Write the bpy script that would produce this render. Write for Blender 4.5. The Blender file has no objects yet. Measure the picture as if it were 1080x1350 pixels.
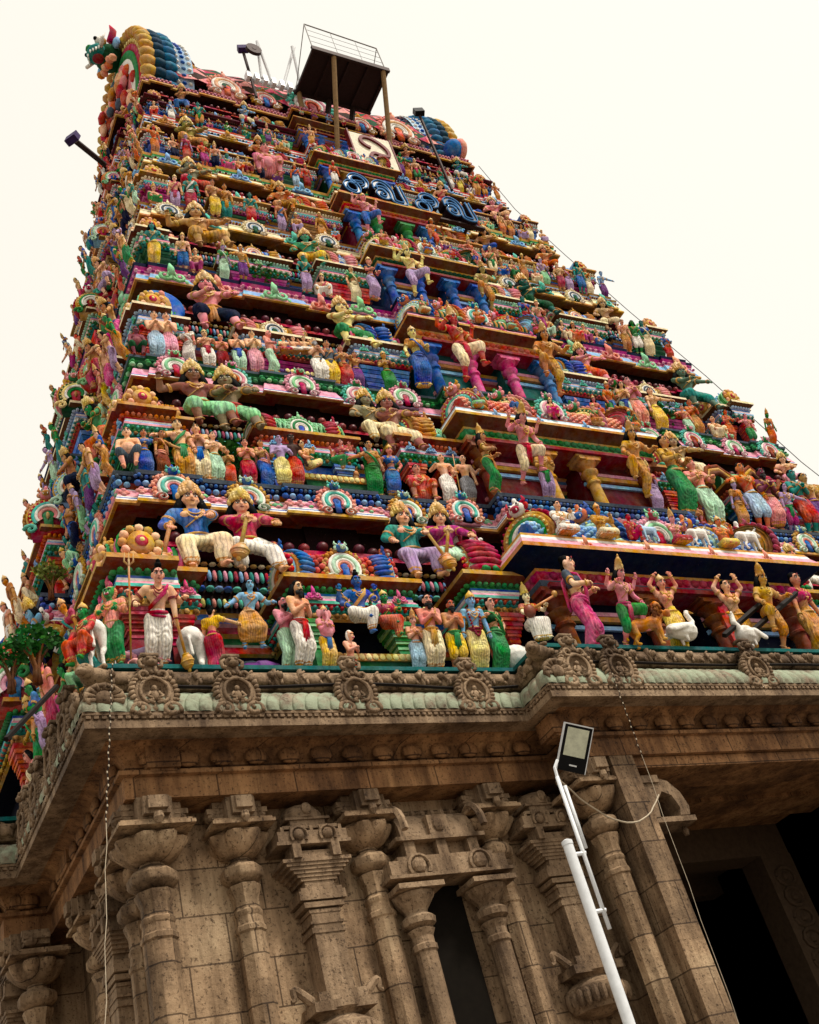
import bpy, math, random
import numpy as np
from mathutils import Matrix, Vector
random.seed(7)
PI = math.pi
SC = bpy.context.scene
COL = SC.collection
# ------------------------------------------------------------------ camera
YAW, PITCH, ROLL, FPX = 0.6208655, 0.6125506, -0.3050111, 1478.76
CAM = np.array([-12.4596, -10.7276, 1.6])
_f = np.array([math.sin(YAW)*math.cos(PITCH), math.cos(YAW)*math.cos(PITCH), math.sin(PITCH)])
_r = np.array([math.cos(YAW), -math.sin(YAW), 0.0]); _u = np.cross(_r, _f)
CR = math.cos(ROLL)*_r + math.sin(ROLL)*_u
CU = -math.sin(ROLL)*_r + math.cos(ROLL)*_u
cd = bpy.data.cameras.new('camera'); cam = bpy.data.objects.new('camera', cd); COL.objects.link(cam)
cd.sensor_fit = 'HORIZONTAL'; cd.sensor_width = 36; cd.lens = FPX/1080*36; cd.clip_start = .1; cd.clip_end = 3000
cam.matrix_world = Matrix(((CR[0], CU[0], -_f[0], CAM[0]), (CR[1], CU[1], -_f[1], CAM[1]), (CR[2], CU[2], -_f[2], CAM[2]), (0, 0, 0, 1)))
SC.camera = cam
# ------------------------------------------------------------------ light
SUN_EL, SUN_AZ = math.radians(56), math.radians(150)     # azimuth from +Y clockwise (towards +X)
w = bpy.data.worlds.new('World'); SC.world = w; w.use_nodes = True
nt = w.node_tree; nt.nodes.clear()
sky = nt.nodes.new('ShaderNodeTexSky'); sky.sky_type = 'NISHITA'; sky.sun_disc = False
sky.sun_elevation = SUN_EL; sky.sun_rotation = SUN_AZ
sky.air_density = 2.0; sky.dust_density = 6.0; sky.ozone_density = 1.0
hs = nt.nodes.new('ShaderNodeHueSaturation'); hs.inputs['Saturation'].default_value = .12
mx = nt.nodes.new('ShaderNodeMix'); mx.data_type = 'RGBA'; mx.inputs[0].default_value = .72
mx.inputs[7].default_value = (8.9, 8.45, 7.4, 1)        # bright even overcast
bg = nt.nodes.new('ShaderNodeBackground'); bg.inputs[1].default_value = .10
wo = nt.nodes.new('ShaderNodeOutputWorld')
nt.links.new(sky.outputs[0], hs.inputs['Color']); nt.links.new(hs.outputs[0], mx.inputs[6])
nt.links.new(mx.outputs[2], bg.inputs[0]); nt.links.new(bg.outputs[0], wo.inputs[0])
sl = bpy.data.lights.new('sun', 'SUN'); sl.energy = 2.4; sl.angle = math.radians(10); sl.color = (1, .92, .80)
so = bpy.data.objects.new('sun', sl); COL.objects.link(so)
sd = Vector((math.sin(SUN_AZ)*math.cos(SUN_EL), math.cos(SUN_AZ)*math.cos(SUN_EL), math.sin(SUN_EL)))
so.rotation_euler = sd.to_track_quat('Z', 'Y').to_euler(); so.location = (10, -30, 60)
SC.view_settings.view_transform = 'Standard'; SC.view_settings.look = 'None'
SC.view_settings.exposure = 0.46; SC.view_settings.gamma = 1.0
SC.cycles.max_bounces = 5; SC.cycles.diffuse_bounces = 3

def pix_ray(px, py):
    return _f + (px-540)/FPX*CR - (py-675)/FPX*CU
def at_y(px, py, y):
    d = pix_ray(px, py); return CAM + d*((y-CAM[1])/d[1])
def at_x(px, py, x):
    d = pix_ray(px, py); return CAM + d*((x-CAM[0])/d[0])

# ------------------------------------------------------------------ colours
def C(h):
    v = [int(h[i:i+2], 16)/255 for i in (0, 2, 4)]
    return tuple((x/12.92 if x <= .04045 else ((x+.055)/1.055)**2.4) for x in v) + (1.0,)
K = dict(navy=C('0d1638'), dnavy=C('0a0f22'), black=C('0a0a0b'), gold=C('c4913f'), dgold=C('8a6226'), ochre=C('c88a3c'), orange=C('d9652e'),
         rust=C('82401f'), red=C('c23a2a'), dred=C('8a2028'), maroon=C('5a1524'), crimson=C('b52848'), pink=C('e59ab0'), hotpink=C('d6488a'), rose=C('e48a8e'),
         salmon=C('e8937c'), magenta=C('a83078'), purple=C('6e3c86'), lilac=C('b49ac8'), blue=C('2f62b4'), sky=C('7fb2de'), lblue=C('a9c8e4'), teal=C('2a8c86'),
         turq=C('58c0ae'), green=C('2f8a4a'), dgreen=C('174f30'), lgreen=C('8ccf9a'), mint=C('b8e2c4'), leaf=C('2d6a28'), yellow=C('e8c440'), lemon=C('eedd8a'),
         cream=C('f0dfb4'), white=C('eeeae2'), grey=C('8f9096'), brown=C('6a3c22'), dbrown=C('3a2014'), peach=C('f0b68e'), skin=C('e8ae84'), tan=C('c98a5a'), slate=C('4e5a6a'))
# ------------------------------------------------------------------ materials
def new_mat(name):
    m = bpy.data.materials.new(name); m.use_nodes = True
    t = m.node_tree; t.nodes.clear()
    o = t.nodes.new('ShaderNodeOutputMaterial'); b = t.nodes.new('ShaderNodeBsdfPrincipled')
    t.links.new(b.outputs[0], o.inputs[0]); return m, t, b
def nnode(t, typ, **kw):
    n = t.nodes.new(typ)
    for k, v in kw.items(): setattr(n, k, v)
    return n
def noise(t, coord, scale, detail=4, rough=.6):
    n = t.nodes.new('ShaderNodeTexNoise'); n.inputs['Scale'].default_value = scale
    n.inputs['Detail'].default_value = detail; n.inputs['Roughness'].default_value = rough
    t.links.new(coord, n.inputs['Vector']); return n.outputs['Fac']
def ramp(t, fac, pts):
    r = t.nodes.new('ShaderNodeValToRGB'); e = r.color_ramp.elements
    while len(e) < len(pts): e.new(.5)
    for i, (p, c) in enumerate(pts):
        e[i].position = p; e[i].color = c if len(c) == 4 else (*c, 1)
    t.links.new(fac, r.inputs[0]); return r.outputs[0]
def mixc(t, a, b, fac, typ='MIX'):
    m = t.nodes.new('ShaderNodeMix'); m.data_type = 'RGBA'; m.blend_type = typ
    for s, v in ((6, a), (7, b), (0, fac)):
        if isinstance(v, (int, float, tuple)): m.inputs[s].default_value = v
        else: t.links.new(v, m.inputs[s])
    return m.outputs[2]
def paint_mat(name, rough, spec, grime, cloth=False):
    m, t, b = new_mat(name)
    oi = t.nodes.new('ShaderNodeObjectInfo'); at = t.nodes.new('ShaderNodeAttribute'); at.attribute_name = 'Col'
    base = mixc(t, oi.outputs['Color'], at.outputs['Color'], at.outputs['Alpha'])
    ge = t.nodes.new('ShaderNodeNewGeometry')
    n1 = noise(t, ge.outputs['Position'], 9.0, 6, .7)
    d1 = ramp(t, n1, [(.30, (grime, grime*.96, grime*.9)), (.55, (1, 1, 1))])
    base = mixc(t, base, d1, 1.0, 'MULTIPLY')
    mp = t.nodes.new('ShaderNodeMapping'); mp.inputs['Scale'].default_value = (7, 7, .9)
    t.links.new(ge.outputs['Position'], mp.inputs[0])
    n2 = noise(t, mp.outputs[0], 1.6, 5, .65)
    st = ramp(t, n2, [(.60, (1, 1, 1)), (.78, (.42, .37, .31))])       # rain streaks
    base = mixc(t, base, st, .65, 'MULTIPLY')
    n4 = noise(t, ge.outputs['Position'], 2.3, 3, .6)
    hv = t.nodes.new('ShaderNodeHueSaturation'); hr_ = t.nodes.new('ShaderNodeMapRange'); hr_.inputs[1].default_value = .3; hr_.inputs[2].default_value = .7; hr_.inputs[3].default_value = .470; hr_.inputs[4].default_value = .530
    t.links.new(n4, hr_.inputs[0]); t.links.new(hr_.outputs[0], hv.inputs['Hue'])
    n5 = noise(t, ge.outputs['Position'], 5.1, 5, .7)
    sr = t.nodes.new('ShaderNodeMapRange'); sr.inputs[1].default_value = .3; sr.inputs[2].default_value = .7; sr.inputs[3].default_value = .72; sr.inputs[4].default_value = 1.18
    t.links.new(n5, sr.inputs[0]); t.links.new(sr.outputs[0], hv.inputs['Saturation']); t.links.new(base, hv.inputs['Color']); base = hv.outputs[0]
    n6 = noise(t, ge.outputs['Position'], 21.0, 5, .75)
    ch = ramp(t, n6, [(.66, (0, 0, 0)), (.72, (1, 1, 1))]); base = mixc(t, base, (.42, .36, .29, 1), mixc(t, (0, 0, 0, 1), ch, .55))
    if cloth:
        tc = t.nodes.new('ShaderNodeTexCoord'); wv = t.nodes.new('ShaderNodeTexWave'); wv.bands_direction = 'X'; wv.inputs['Scale'].default_value = 9.0; wv.inputs['Distortion'].default_value = 5.0; wv.inputs['Detail Scale'].default_value = 1.2
        t.links.new(tc.outputs['Object'], wv.inputs['Vector']); wr = ramp(t, wv.outputs['Fac'], [(.0, (.50, .46, .46)), (.16, (1, 1, 1)), (.80, (1, 1, 1)), (.95, (1.25, 1.2, 1.1))]); base = mixc(t, base, wr, .8, 'MULTIPLY')
    t.links.new(base, b.inputs['Base Color']); b.inputs['Roughness'].default_value = rough
    b.inputs['Specular IOR Level'].default_value = spec
    n3 = noise(t, ge.outputs['Position'], 38.0, 3, .6)
    bp = t.nodes.new('ShaderNodeBump'); bp.inputs['Strength'].default_value = .25; bp.inputs['Distance'].default_value = .02
    t.links.new(n3, bp.inputs['Height']); t.links.new(bp.outputs[0], b.inputs['Normal'])
    return m
M_PAINT = paint_mat('painted_plaster', .70, .05, .55)
M_CLOTH = paint_mat('painted_plaster_drapery', .70, .05, .55, True)
M_GLOSS = paint_mat('gloss_enamel_paint', .40, .25, .7)
def stone_mat(name, c0, c1, c2, joints=True, moss=None):
    m, t, b = new_mat(name)
    ge = t.nodes.new('ShaderNodeNewGeometry'); P = ge.outputs['Position']
    a = noise(t, P, .9, 6, .65); col = ramp(t, a, [(.30, c0), (.50, c1), (.72, c2)])
    sp = noise(t, P, 26, 4, .75); dk = ramp(t, sp, [(.37, (.16, .12, .10)), (.45, (1, 1, 1))])
    col = mixc(t, col, dk, .8, 'MULTIPLY')
    mp = t.nodes.new('ShaderNodeMapping'); mp.inputs['Scale'].default_value = (3.2, 3.2, .35); t.links.new(P, mp.inputs[0])
    sk = noise(t, mp.outputs[0], 1.3, 6, .7); ss = ramp(t, sk, [(.42, (1, 1, 1)), (.62, (.20, .15, .11))])
    col = mixc(t, col, ss, .75, 'MULTIPLY')
    hgt = sp
    if joints:
        sx = t.nodes.new('ShaderNodeSeparateXYZ'); t.links.new(P, sx.inputs[0])
        ad = t.nodes.new('ShaderNodeMath'); ad.operation = 'ADD'; t.links.new(sx.outputs[0], ad.inputs[0]); t.links.new(sx.outputs[1], ad.inputs[1])
        nz = noise(t, P, .7, 2); mm = t.nodes.new('ShaderNodeMath'); mm.operation = 'MULTIPLY_ADD'; mm.inputs[1].default_value = .035
        t.links.new(nz, mm.inputs[0]); t.links.new(sx.outputs[2], mm.inputs[2])
        cb = t.nodes.new('ShaderNodeCombineXYZ'); t.links.new(ad.outputs[0], cb.inputs[0]); t.links.new(mm.outputs[0], cb.inputs[1])
        br = t.nodes.new('ShaderNodeTexBrick'); br.inputs['Scale'].default_value = 1; br.inputs['Mortar Size'].default_value = .011
        br.inputs['Brick Width'].default_value = .95; br.inputs['Row Height'].default_value = .52; br.inputs['Mortar Smooth'].default_value = .4
        br.inputs['Color1'].default_value = (1, .97, .93, 1); br.inputs['Color2'].default_value = (.62, .60, .57, 1); br.inputs['Mortar'].default_value = (.12, .09, .07, 1)
        t.links.new(cb.outputs[0], br.inputs['Vector']); col = mixc(t, col, br.outputs['Color'], .85, 'MULTIPLY')
    if moss:
        mn = noise(t, P, 2.4, 5, .7); mr = ramp(t, mn, [(.38, (0, 0, 0)), (.56, (1, 1, 1))])
        at = t.nodes.new('ShaderNodeAttribute'); at.attribute_name = 'Col'
        mu = t.nodes.new('ShaderNodeMath'); mu.operation = 'MULTIPLY'; t.links.new(mr, mu.inputs[0]); t.links.new(at.outputs['Fac'], mu.inputs[1])
        col = mixc(t, col, moss, mu.outputs[0])
    t.links.new(col, b.inputs['Base Color']); b.inputs['Roughness'].default_value = .82; b.inputs['Specular IOR Level'].default_value = .25
    n3 = noise(t, P, 14, 6, .7)
    bp = t.nodes.new('ShaderNodeBump'); bp.inputs['Strength'].default_value = .55; bp.inputs['Distance'].default_value = .035
    t.links.new(n3, bp.inputs['Height']); t.links.new(bp.outputs[0], b.inputs['Normal'])
    return m
M_STONE = stone_mat('weathered_granite', (.12, .074, .042), (.44, .300, .180), (.60, .45, .285))
M_CARVE = stone_mat('carved_granite', (.09, .055, .032), (.28, .188, .112), (.42, .30, .19), joints=False)
M_EAVE = stone_mat('warm_brown_eave_stone', (.11, .050, .022), (.33, .165, .070), (.52, .29, .13), joints=True)
M_KAPOTA = stone_mat('mossy_eave_stone', (.13, .09, .06), (.27, .20, .14), (.36, .285, .20), joints=False, moss=(.29, .33, .23, 1))
def plain_mat(name, col, rough=.5, metal=0.0, emit=None, var=.7):
    m, t, b = new_mat(name)
    ge = t.nodes.new('ShaderNodeNewGeometry'); n = noise(t, ge.outputs['Position'], 12, 5, .7)
    c = ramp(t, n, [(.3, tuple(x*var for x in col[:3])), (.6, col[:3])]); t.links.new(c, b.inputs['Base Color'])
    b.inputs['Roughness'].default_value = rough; b.inputs['Metallic'].default_value = metal
    b.inputs['Specular IOR Level'].default_value = .5 if rough < .4 else .08
    if emit: b.inputs['Emission Color'].default_value = (*emit[:3], 1); b.inputs['Emission Strength'].default_value = emit[3]
    return m
M_STEEL = plain_mat('dark_steel', C('3a2c2a'), .6, .3)
M_GALV = plain_mat('white_pole_paint', C('dcdfe2'), .38, var=.86)
M_BLACK = plain_mat('black_casing', C('151517'), .4)
M_GLASS = plain_mat('lamp_glass', C('c9ccb4'), .15)
M_WIRE = plain_mat('pale_cable', C('b9ab95'), .6)
M_DWIRE = plain_mat('dark_cable', C('1c1614'), .6)
M_TUBE = plain_mat('blue_neon_tube', C('3a78b4'), .55, 0, (.25, .50, .85, .05))
M_GROUND = plain_mat('street_paving', (.20, .17, .14), .9)
M_DARK = plain_mat('shaded_interior_stone', (.085, .056, .036), .9)  # granite darkened in colour to stand for the passage's shade
M_HOLE = plain_mat('niche_shade', (.008, .006, .004), .9)  # near-black colour painting the shade inside the niches

# ------------------------------------------------------------------ mesh builder
class MB:
    def __init__(s, col=None):
        s.v = []; s.f = []; s.c = []; s.col = col or (1, 1, 1, 0)
    def add(s, vs, fs, col=None):
        o = len(s.v); s.v.extend([tuple(map(float, p)) for p in vs]); c = col if col is not None else s.col
        for f in fs: s.f.append(tuple(i+o for i in f)); s.c.append(c)
    def addc(s, vs, fs, cs):
        o = len(s.v); s.v.extend([tuple(map(float, p)) for p in vs])
        for f, c in zip(fs, cs): s.f.append(tuple(i+o for i in f)); s.c.append(c)
    def box(s, x0, x1, y0, y1, z0, z1, col=None):
        vs = [(x, y, z) for z in (z0, z1) for y in (y0, y1) for x in (x0, x1)]
        s.add(vs, [(0, 2, 3, 1), (4, 5, 7, 6), (0, 1, 5, 4), (2, 6, 7, 3), (0, 4, 6, 2), (1, 3, 7, 5)], col)
    def cbox(s, c, d, col=None):
        s.box(c[0]-d[0]/2, c[0]+d[0]/2, c[1]-d[1]/2, c[1]+d[1]/2, c[2]-d[2]/2, c[2]+d[2]/2, col)
    def ball(s, c, r, seg=8, rings=5, col=None):
        if not hasattr(r, '__len__'): r = (r, r, r)
        vs = [(c[0], c[1], c[2]-r[2])]
        for i in range(1, rings):
            a = -PI/2+PI*i/rings
            for j in range(seg):
                b = 2*PI*j/seg; vs.append((c[0]+r[0]*math.cos(a)*math.cos(b), c[1]+r[1]*math.cos(a)*math.sin(b), c[2]+r[2]*math.sin(a)))
        vs.append((c[0], c[1], c[2]+r[2])); n = len(vs)-1; fs = []
        for j in range(seg):
            k = (j+1) % seg; fs.append((0, 1+k, 1+j)); fs.append((n, n-seg+j, n-seg+k))
            for i in range(rings-2): a = 1+i*seg; fs.append((a+j, a+k, a+seg+k, a+seg+j))
        s.add(vs, fs, col)
    def tube(s, pts, rad, seg=6, col=None, cap=True, closed=False, flat=1.0):
        P = [np.array(p, float) for p in pts]; n = len(P)
        if not hasattr(rad, '__len__'): rad = [rad]*n
        vs = []; prev = None
        for i in range(n):
            if closed: t = P[(i+1) % n]-P[i-1]
            else: t = P[min(i+1, n-1)]-P[max(i-1, 0)]
            t = t/(np.linalg.norm(t)+1e-9)
            if prev is None:
                a = np.array((0, 0, 1.)) if abs(t[2]) < .9 else np.array((0, 1., 0)); u = np.cross(t, a)
            else: u = prev-t*(prev@t)
            u = u/(np.linalg.norm(u)+1e-9); prev = u; q = np.cross(t, u)
            for j in range(seg):
                b = 2*PI*j/seg; vs.append(P[i]+rad[i]*(math.cos(b)*u+flat*math.sin(b)*q))
        fs = []
        for i in range(n if closed else n-1):
            k = (i+1) % n
            for j in range(seg): l = (j+1) % seg; fs.append((i*seg+j, i*seg+l, k*seg+l, k*seg+j))
        if cap and not closed: fs.append(tuple(range(seg))[::-1]); fs.append(tuple((n-1)*seg+j for j in range(seg)))
        s.add(vs, fs, col)
    def capsule(s, a, ra, b, rb, seg=10):
        a = np.array(a, float); b = np.array(b, float); d = b-a; L = np.linalg.norm(d)+1e-9; d /= L
        pts = []; rr = []
        for k in (90, 65, 35): pts.append(a-d*ra*math.sin(math.radians(k))*.999); rr.append(max(ra*math.cos(math.radians(k)), ra*.05))
        pts += [a, b]; rr += [ra, rb]
        for k in (35, 65, 90): pts.append(b+d*rb*math.sin(math.radians(k))*.999); rr.append(max(rb*math.cos(math.radians(k)), rb*.05))
        s.tube(pts, rr, seg)
    def lathe(s, prof, c=(0, 0, 0), seg=16, cols=None, axis='z', col=None):
        vs = []; n = len(prof)
        for (r, h) in prof:
            for j in range(seg):
                b = 2*PI*j/seg+(PI/seg if seg <= 8 else 0)
                p = (r*math.cos(b), r*math.sin(b), h)
                if axis == 'x': p = (h, p[0], p[1])
                if axis == 'y': p = (p[0], h, p[1])
                vs.append((c[0]+p[0], c[1]+p[1], c[2]+p[2]))
        fs = []; cs = []
        for i in range(n-1):
            for j in range(seg): l = (j+1) % seg; fs.append((i*seg+j, i*seg+l, (i+1)*seg+l, (i+1)*seg+j)); cs.append(cols[i] if cols else (col or s.col))
        fs.append(tuple(range(seg))[::-1]); cs.append(cols[0] if cols else (col or s.col))
        fs.append(tuple((n-1)*seg+j for j in range(seg))); cs.append(cols[-1] if cols else (col or s.col))
        s.addc(vs, fs, cs)
    def sweep(s, path, prof, closed=False, col=None):
        """path: 2-D points, outward on the right; prof: [(out, z, colour of the strip that starts here)]"""
        P = [np.array(p, float) for p in path]; n = len(P); off = []
        for i in range(n):
            ns = []
            if closed or i > 0: d = P[i]-P[i-1]; ns.append(np.array((d[1], -d[0]))/(np.linalg.norm(d)+1e-9))
            if closed or i < n-1: d = P[(i+1) % n]-P[i]; ns.append(np.array((d[1], -d[0]))/(np.linalg.norm(d)+1e-9))
            if len(ns) == 1: off.append(ns[0])
            else: off.append((ns[0]+ns[1])/max(.3, 1+ns[0]@ns[1]))
        for i in range(n if closed else n-1):
            j = (i+1) % n
            for k in range(len(prof)-1):
                (o0, z0, c0), (o1, z1, _) = prof[k][:3], prof[k+1][:3]
                a = P[i]+off[i]*o0; b = P[j]+off[j]*o0; c = P[j]+off[j]*o1; d = P[i]+off[i]*o1
                s.add([(a[0], a[1], z0), (b[0], b[1], z0), (c[0], c[1], z1), (d[0], d[1], z1)], [(0, 1, 2, 3)], c0 or col or s.col)
    def xf(s, M, i0=0):
        for i in range(i0, len(s.v)):
            s.v[i] = tuple(M @ Vector(s.v[i]))
    def mesh(s, name, smooth=False, mat=None):
        me = bpy.data.meshes.new(name); me.from_pydata(s.v, [], s.f)
        if s.f:
            at = me.color_attributes.new('Col', 'FLOAT_COLOR', 'CORNER')
            arr = np.repeat(np.array(s.c, np.float32), [len(f) for f in s.f], axis=0); at.data.foreach_set('color', arr.ravel())
        if smooth is True: me.shade_smooth()
        elif smooth: 
            me.shade_smooth(); me.set_sharp_from_angle(angle=smooth)
        if mat: me.materials.append(mat)
        return me
    def build(s, name, mat, parent=None, smooth=False, color=None):
        return obj(name, s.mesh(name, smooth, mat), parent, color)
def obj(name, me, parent=None, color=None, loc=None, rz=0, sc=None, ry=0, rx=0):
    o = bpy.data.objects.new(name, me); COL.objects.link(o)
    if parent: o.parent = parent
    if color: o.color = color
    if loc is not None: o.location = loc
    if rz or ry or rx: o.rotation_euler = (rx, ry, rz)
    if sc is not None: o.scale = sc if hasattr(sc, '__len__') else (sc, sc, sc)
    return o
def tag(o, label=None, cat=None, group=None, kind=None):
    if label: o['label'] = label
    if cat: o['category'] = cat
    if group: o['group'] = group
    if kind: o['kind'] = kind
    return o
def thing(name, label, cat, loc=(0, 0, 0), rz=0, group=None):
    o = bpy.data.objects.new(name, None); COL.objects.link(o); o.location = loc; o.rotation_euler = (0, 0, rz); o.empty_display_size = .2
    return tag(o, label, cat, group)
# ------------------------------------------------------------------ the tower's levels
ZF = [8.41, 12.35, 15.82, 19.22, 22.24, 25.15, 27.68, 30.15]      # floor of each ledge
ZE = [11.74, 15.25, 18.67, 21.74, 24.68, 27.26, 29.76]             # gold edge of the cornice above it
FY = [.25, 1.32, 2.22, 2.93, 3.64, 4.27, 4.80, 5.12]               # front edge of each ledge (y)
WX = [9.40, 8.61, 7.80, 7.19, 6.59, 6.03, 5.58, 5.28]              # half length of each ledge (x)
YC = 7.5                                                            # the tower's middle in depth
SS = [(ZE[i]-ZF[i])/3.33 for i in range(7)]
DH = [.30, .26, .23, .215, .205, .20, .20, .20]                          # half width of the middle bay / half length
# ------------------------------------------------------------------ ground
g = MB(); g.add([(-600, -600, 0), (600, -600, 0), (600, 600, 0), (-600, 600, 0)], [(0, 1, 2, 3)])
tag(g.build('ground', M_GROUND), kind='structure')
TOWER = thing('temple_tower', 'tall tapering temple gateway tower of brightly painted figures over a brown granite base', 'temple tower')
FRONT = Matrix.Identity(4)
LEFT = Matrix(((0, 1, 0, 0), (-1, 0, 0, YC), (0, 0, 1, 0), (0, 0, 0, 1)))      # local (u, v, z) -> world (v, YC-u, z)
RIGHT = Matrix(((0, -1, 0, 0), (1, 0, 0, YC), (0, 0, 1, 0), (0, 0, 0, 1)))     # local (u, v, z) -> world (-v, YC+u, z)
SIDES = {'front': FRONT, 'left': LEFT, 'right': RIGHT}
def part(name, me, side, u, v, z, parent=None, rz=0, sc=None, color=None):
    M = SIDES[side]; p = M @ Vector((u, v, z)); ang = {'front': 0, 'left': -PI/2, 'right': PI/2}[side]
    return obj(name, me, parent or TOWER, color, p, ang+rz, sc)
def base_path(e, back=15.0):
    """plan of the stone base, e = inset from the eave's edge"""
    W = 9.66-e; F = e; d = 3.98-e; fd = -.63+e; l = 3.6-e; lw = 10.26-e
    return [(-W, back), (-W, YC+l), (-lw, YC+l), (-lw, YC-l), (-W, YC-l), (-W, F), (-d, F), (-d, fd), (d, fd), (d, F), (W, F), (W, back)]
def along(path, step, start=.3):
    for i in range(len(path)-1):
        p = np.array(path[i]); q = np.array(path[i+1]); d = q-p; L = np.linalg.norm(d); d /= L; n = max(1, int(round((L-2*start)/step)))
        if L < .5: continue
        for k in range(n+1): yield p+d*(start+(L-2*start)*k/n), math.atan2(d[1], d[0])
# walls below, leaving the gateway open
b = MB()
we = .95
Wp = base_path(we); iA = Wp.index((-(3.98-we), -.63+we))
lp = Wp[:iA+1]+[(-2.62, -.63+we), (-2.62, 9)]
rp = [(2.62, 9), (2.62, -.63+we)]+Wp[iA+1:]
for pth, base in ((lp, lp[:-1]), (rp, rp[1:])):
    b = MB(); b.sweep(pth, [(0, -.02, None), (0, 7.0, None)])
    b.sweep(base, [(.55, 0, None), (.55, .5, None), (.35, .6, None), (.35, 1.0, None), (.5, 1.1, None), (.5, 1.35, None), (.2, 1.5, None), (.2, 2.2, None), (.42, 2.3, None), (.42, 2.5, None), (.1, 2.62, None), (.1, 3.0, None), (.22, 3.06, None), (.22, 3.2, None), (0, 3.26, None)])
    b.build('stone_wall', M_STONE, TOWER)
# gateway passage: lining with its shade put into the colour, inner frame, ceiling slabs
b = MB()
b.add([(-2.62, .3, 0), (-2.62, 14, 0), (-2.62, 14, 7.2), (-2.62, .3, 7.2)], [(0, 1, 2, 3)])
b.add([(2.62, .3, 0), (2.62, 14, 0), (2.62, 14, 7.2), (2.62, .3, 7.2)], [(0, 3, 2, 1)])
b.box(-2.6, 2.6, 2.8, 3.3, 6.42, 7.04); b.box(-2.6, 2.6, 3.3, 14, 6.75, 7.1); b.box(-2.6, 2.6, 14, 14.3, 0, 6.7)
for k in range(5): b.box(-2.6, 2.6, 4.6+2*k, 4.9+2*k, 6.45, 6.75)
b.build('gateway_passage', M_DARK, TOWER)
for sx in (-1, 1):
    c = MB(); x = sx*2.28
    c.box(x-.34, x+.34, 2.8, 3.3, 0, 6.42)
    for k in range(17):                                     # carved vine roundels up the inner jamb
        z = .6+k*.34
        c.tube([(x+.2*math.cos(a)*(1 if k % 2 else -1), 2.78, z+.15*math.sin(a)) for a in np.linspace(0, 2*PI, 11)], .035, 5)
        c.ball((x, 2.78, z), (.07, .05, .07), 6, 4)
    c.build('carved_door_jamb', M_DARK, TOWER)  # inner jamb takes the same shade-darkened colour
b = MB()
b.box(-2.62, 2.62, -.06, .62, 6.72, 6.87); b.box(-2.62, 2.62, .62, 1.3, 6.84, 6.98); b.box(-2.62, 2.62, 1.3, 2.0, 6.78, 7.0); b.box(-2.62, 2.62, 2.0, 2.8, 6.95, 7.1)
b.build('gateway_lintel', M_EAVE, TOWER)
for sx in (-1, 1):
    b = MB(); x = sx*2.81
    b.box(x-.19, x+.19, -.12, .6, 0, 6.88)
    b.build('gateway_jamb', M_STONE, TOWER)
    c = MB(); x = sx*2.6; s_ = -sx                             # horseshoe corbel under the lintel
    pr = [(0, 0), (.12, 0), (.16, .22), (.30, .36), (.44, .30), (.50, .12), (.46, .02), (.62, .02), (.66, .14), (.60, .34), (.46, .50), (.26, .56), (0, .50)]
    vs = [(x+s_*a, yy, 6.02+h) for yy in (-.05, .35) for a, h in pr]; n = len(pr)
    c.add(vs, [(i, (i+1) % n, n+(i+1) % n, n+i) for i in range(n)]+[(0, 1, 2, 12), (2, 3, 11, 12), (3, 4, 10, 11), (4, 5, 9, 10), (5, 8, 9), (5, 6, 7, 8), (13, 25, 15, 14), (15, 25, 24, 16), (16, 24, 23, 17), (17, 23, 22, 18), (18, 22, 21), (18, 21, 20, 19)])
    c.box(min(x, x+s_*.7), max(x, x+s_*.7), -.05, .35, 5.96, 6.03); c.box(min(x, x+s_*.3), max(x, x+s_*.3), -.08, .4, 6.5, 6.6)
    c.lathe([(.03, -.06), (.05, 0), (.02, .06)], (x+s_*.62, .15, 5.9), 8)
    c.build('horseshoe_corbel', M_CARVE, TOWER)
# entablature over the walls: architrave, cove, eave, frieze (mitred round all the jogs)
b = MB(); pth = base_path(0)
b.sweep(pth, [(-1.0, 6.88, None), (-.5, 6.88, None), (-.5, 7.13, None), (-.44, 7.14, None), (-.44, 7.19, None), (-.56, 7.2, None), (-.54, 7.30, None), (-.46, 7.42, None), (-.34, 7.48, None), (-.30, 7.485, None)])
b.build('architrave', M_EAVE, TOWER)
b = MB(); b.sweep(pth, [(-.30, 7.485, None), (-.06, 7.47, None), (0, 7.47, None), (0, 7.56, None), (-.015, 7.565, None), (-.015, 7.62, None), (.01, 7.625, None), (.01, 7.66, None)])
b.build('eave_soffit', M_CARVE, TOWER)
m = MB()
bp_ = base_path(-.012)
for q in range(1, 10):
    for p, a in along(bp_[q:q+2], .085, .06):
        M = Matrix.Translation((p[0], p[1], 0)) @ Matrix.Rotation(a, 4, 'Z'); i0 = len(m.v); m.box(-.026, .026, -.004, .03, 7.578, 7.612); m.xf(M, i0)
m.build('eave_border', M_CARVE, TOWER)
# square block ends under the eave (they read as beam heads in the cove)
blk = MB(); blk.box(-.19, .19, -.10, .25, 0, .26); blk.box(-.15, .15, -.07, .2, -.03, 0)
blkm = blk.mesh('cove_block', mat=M_EAVE)
front_wing = [(-9.1, .48), (-8.62, .48)]
for (x, y, rz) in ((-8.72, .50, 0), (-3.6, -.10, 0), (3.6, -.10, 0), (8.72, .5, 0), (-9.14, 1.0, -PI/2), (-9.14, 3.2, -PI/2)):
    obj('beam_head', blkm, TOWER, None, (x, y, 7.2), rz)
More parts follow.
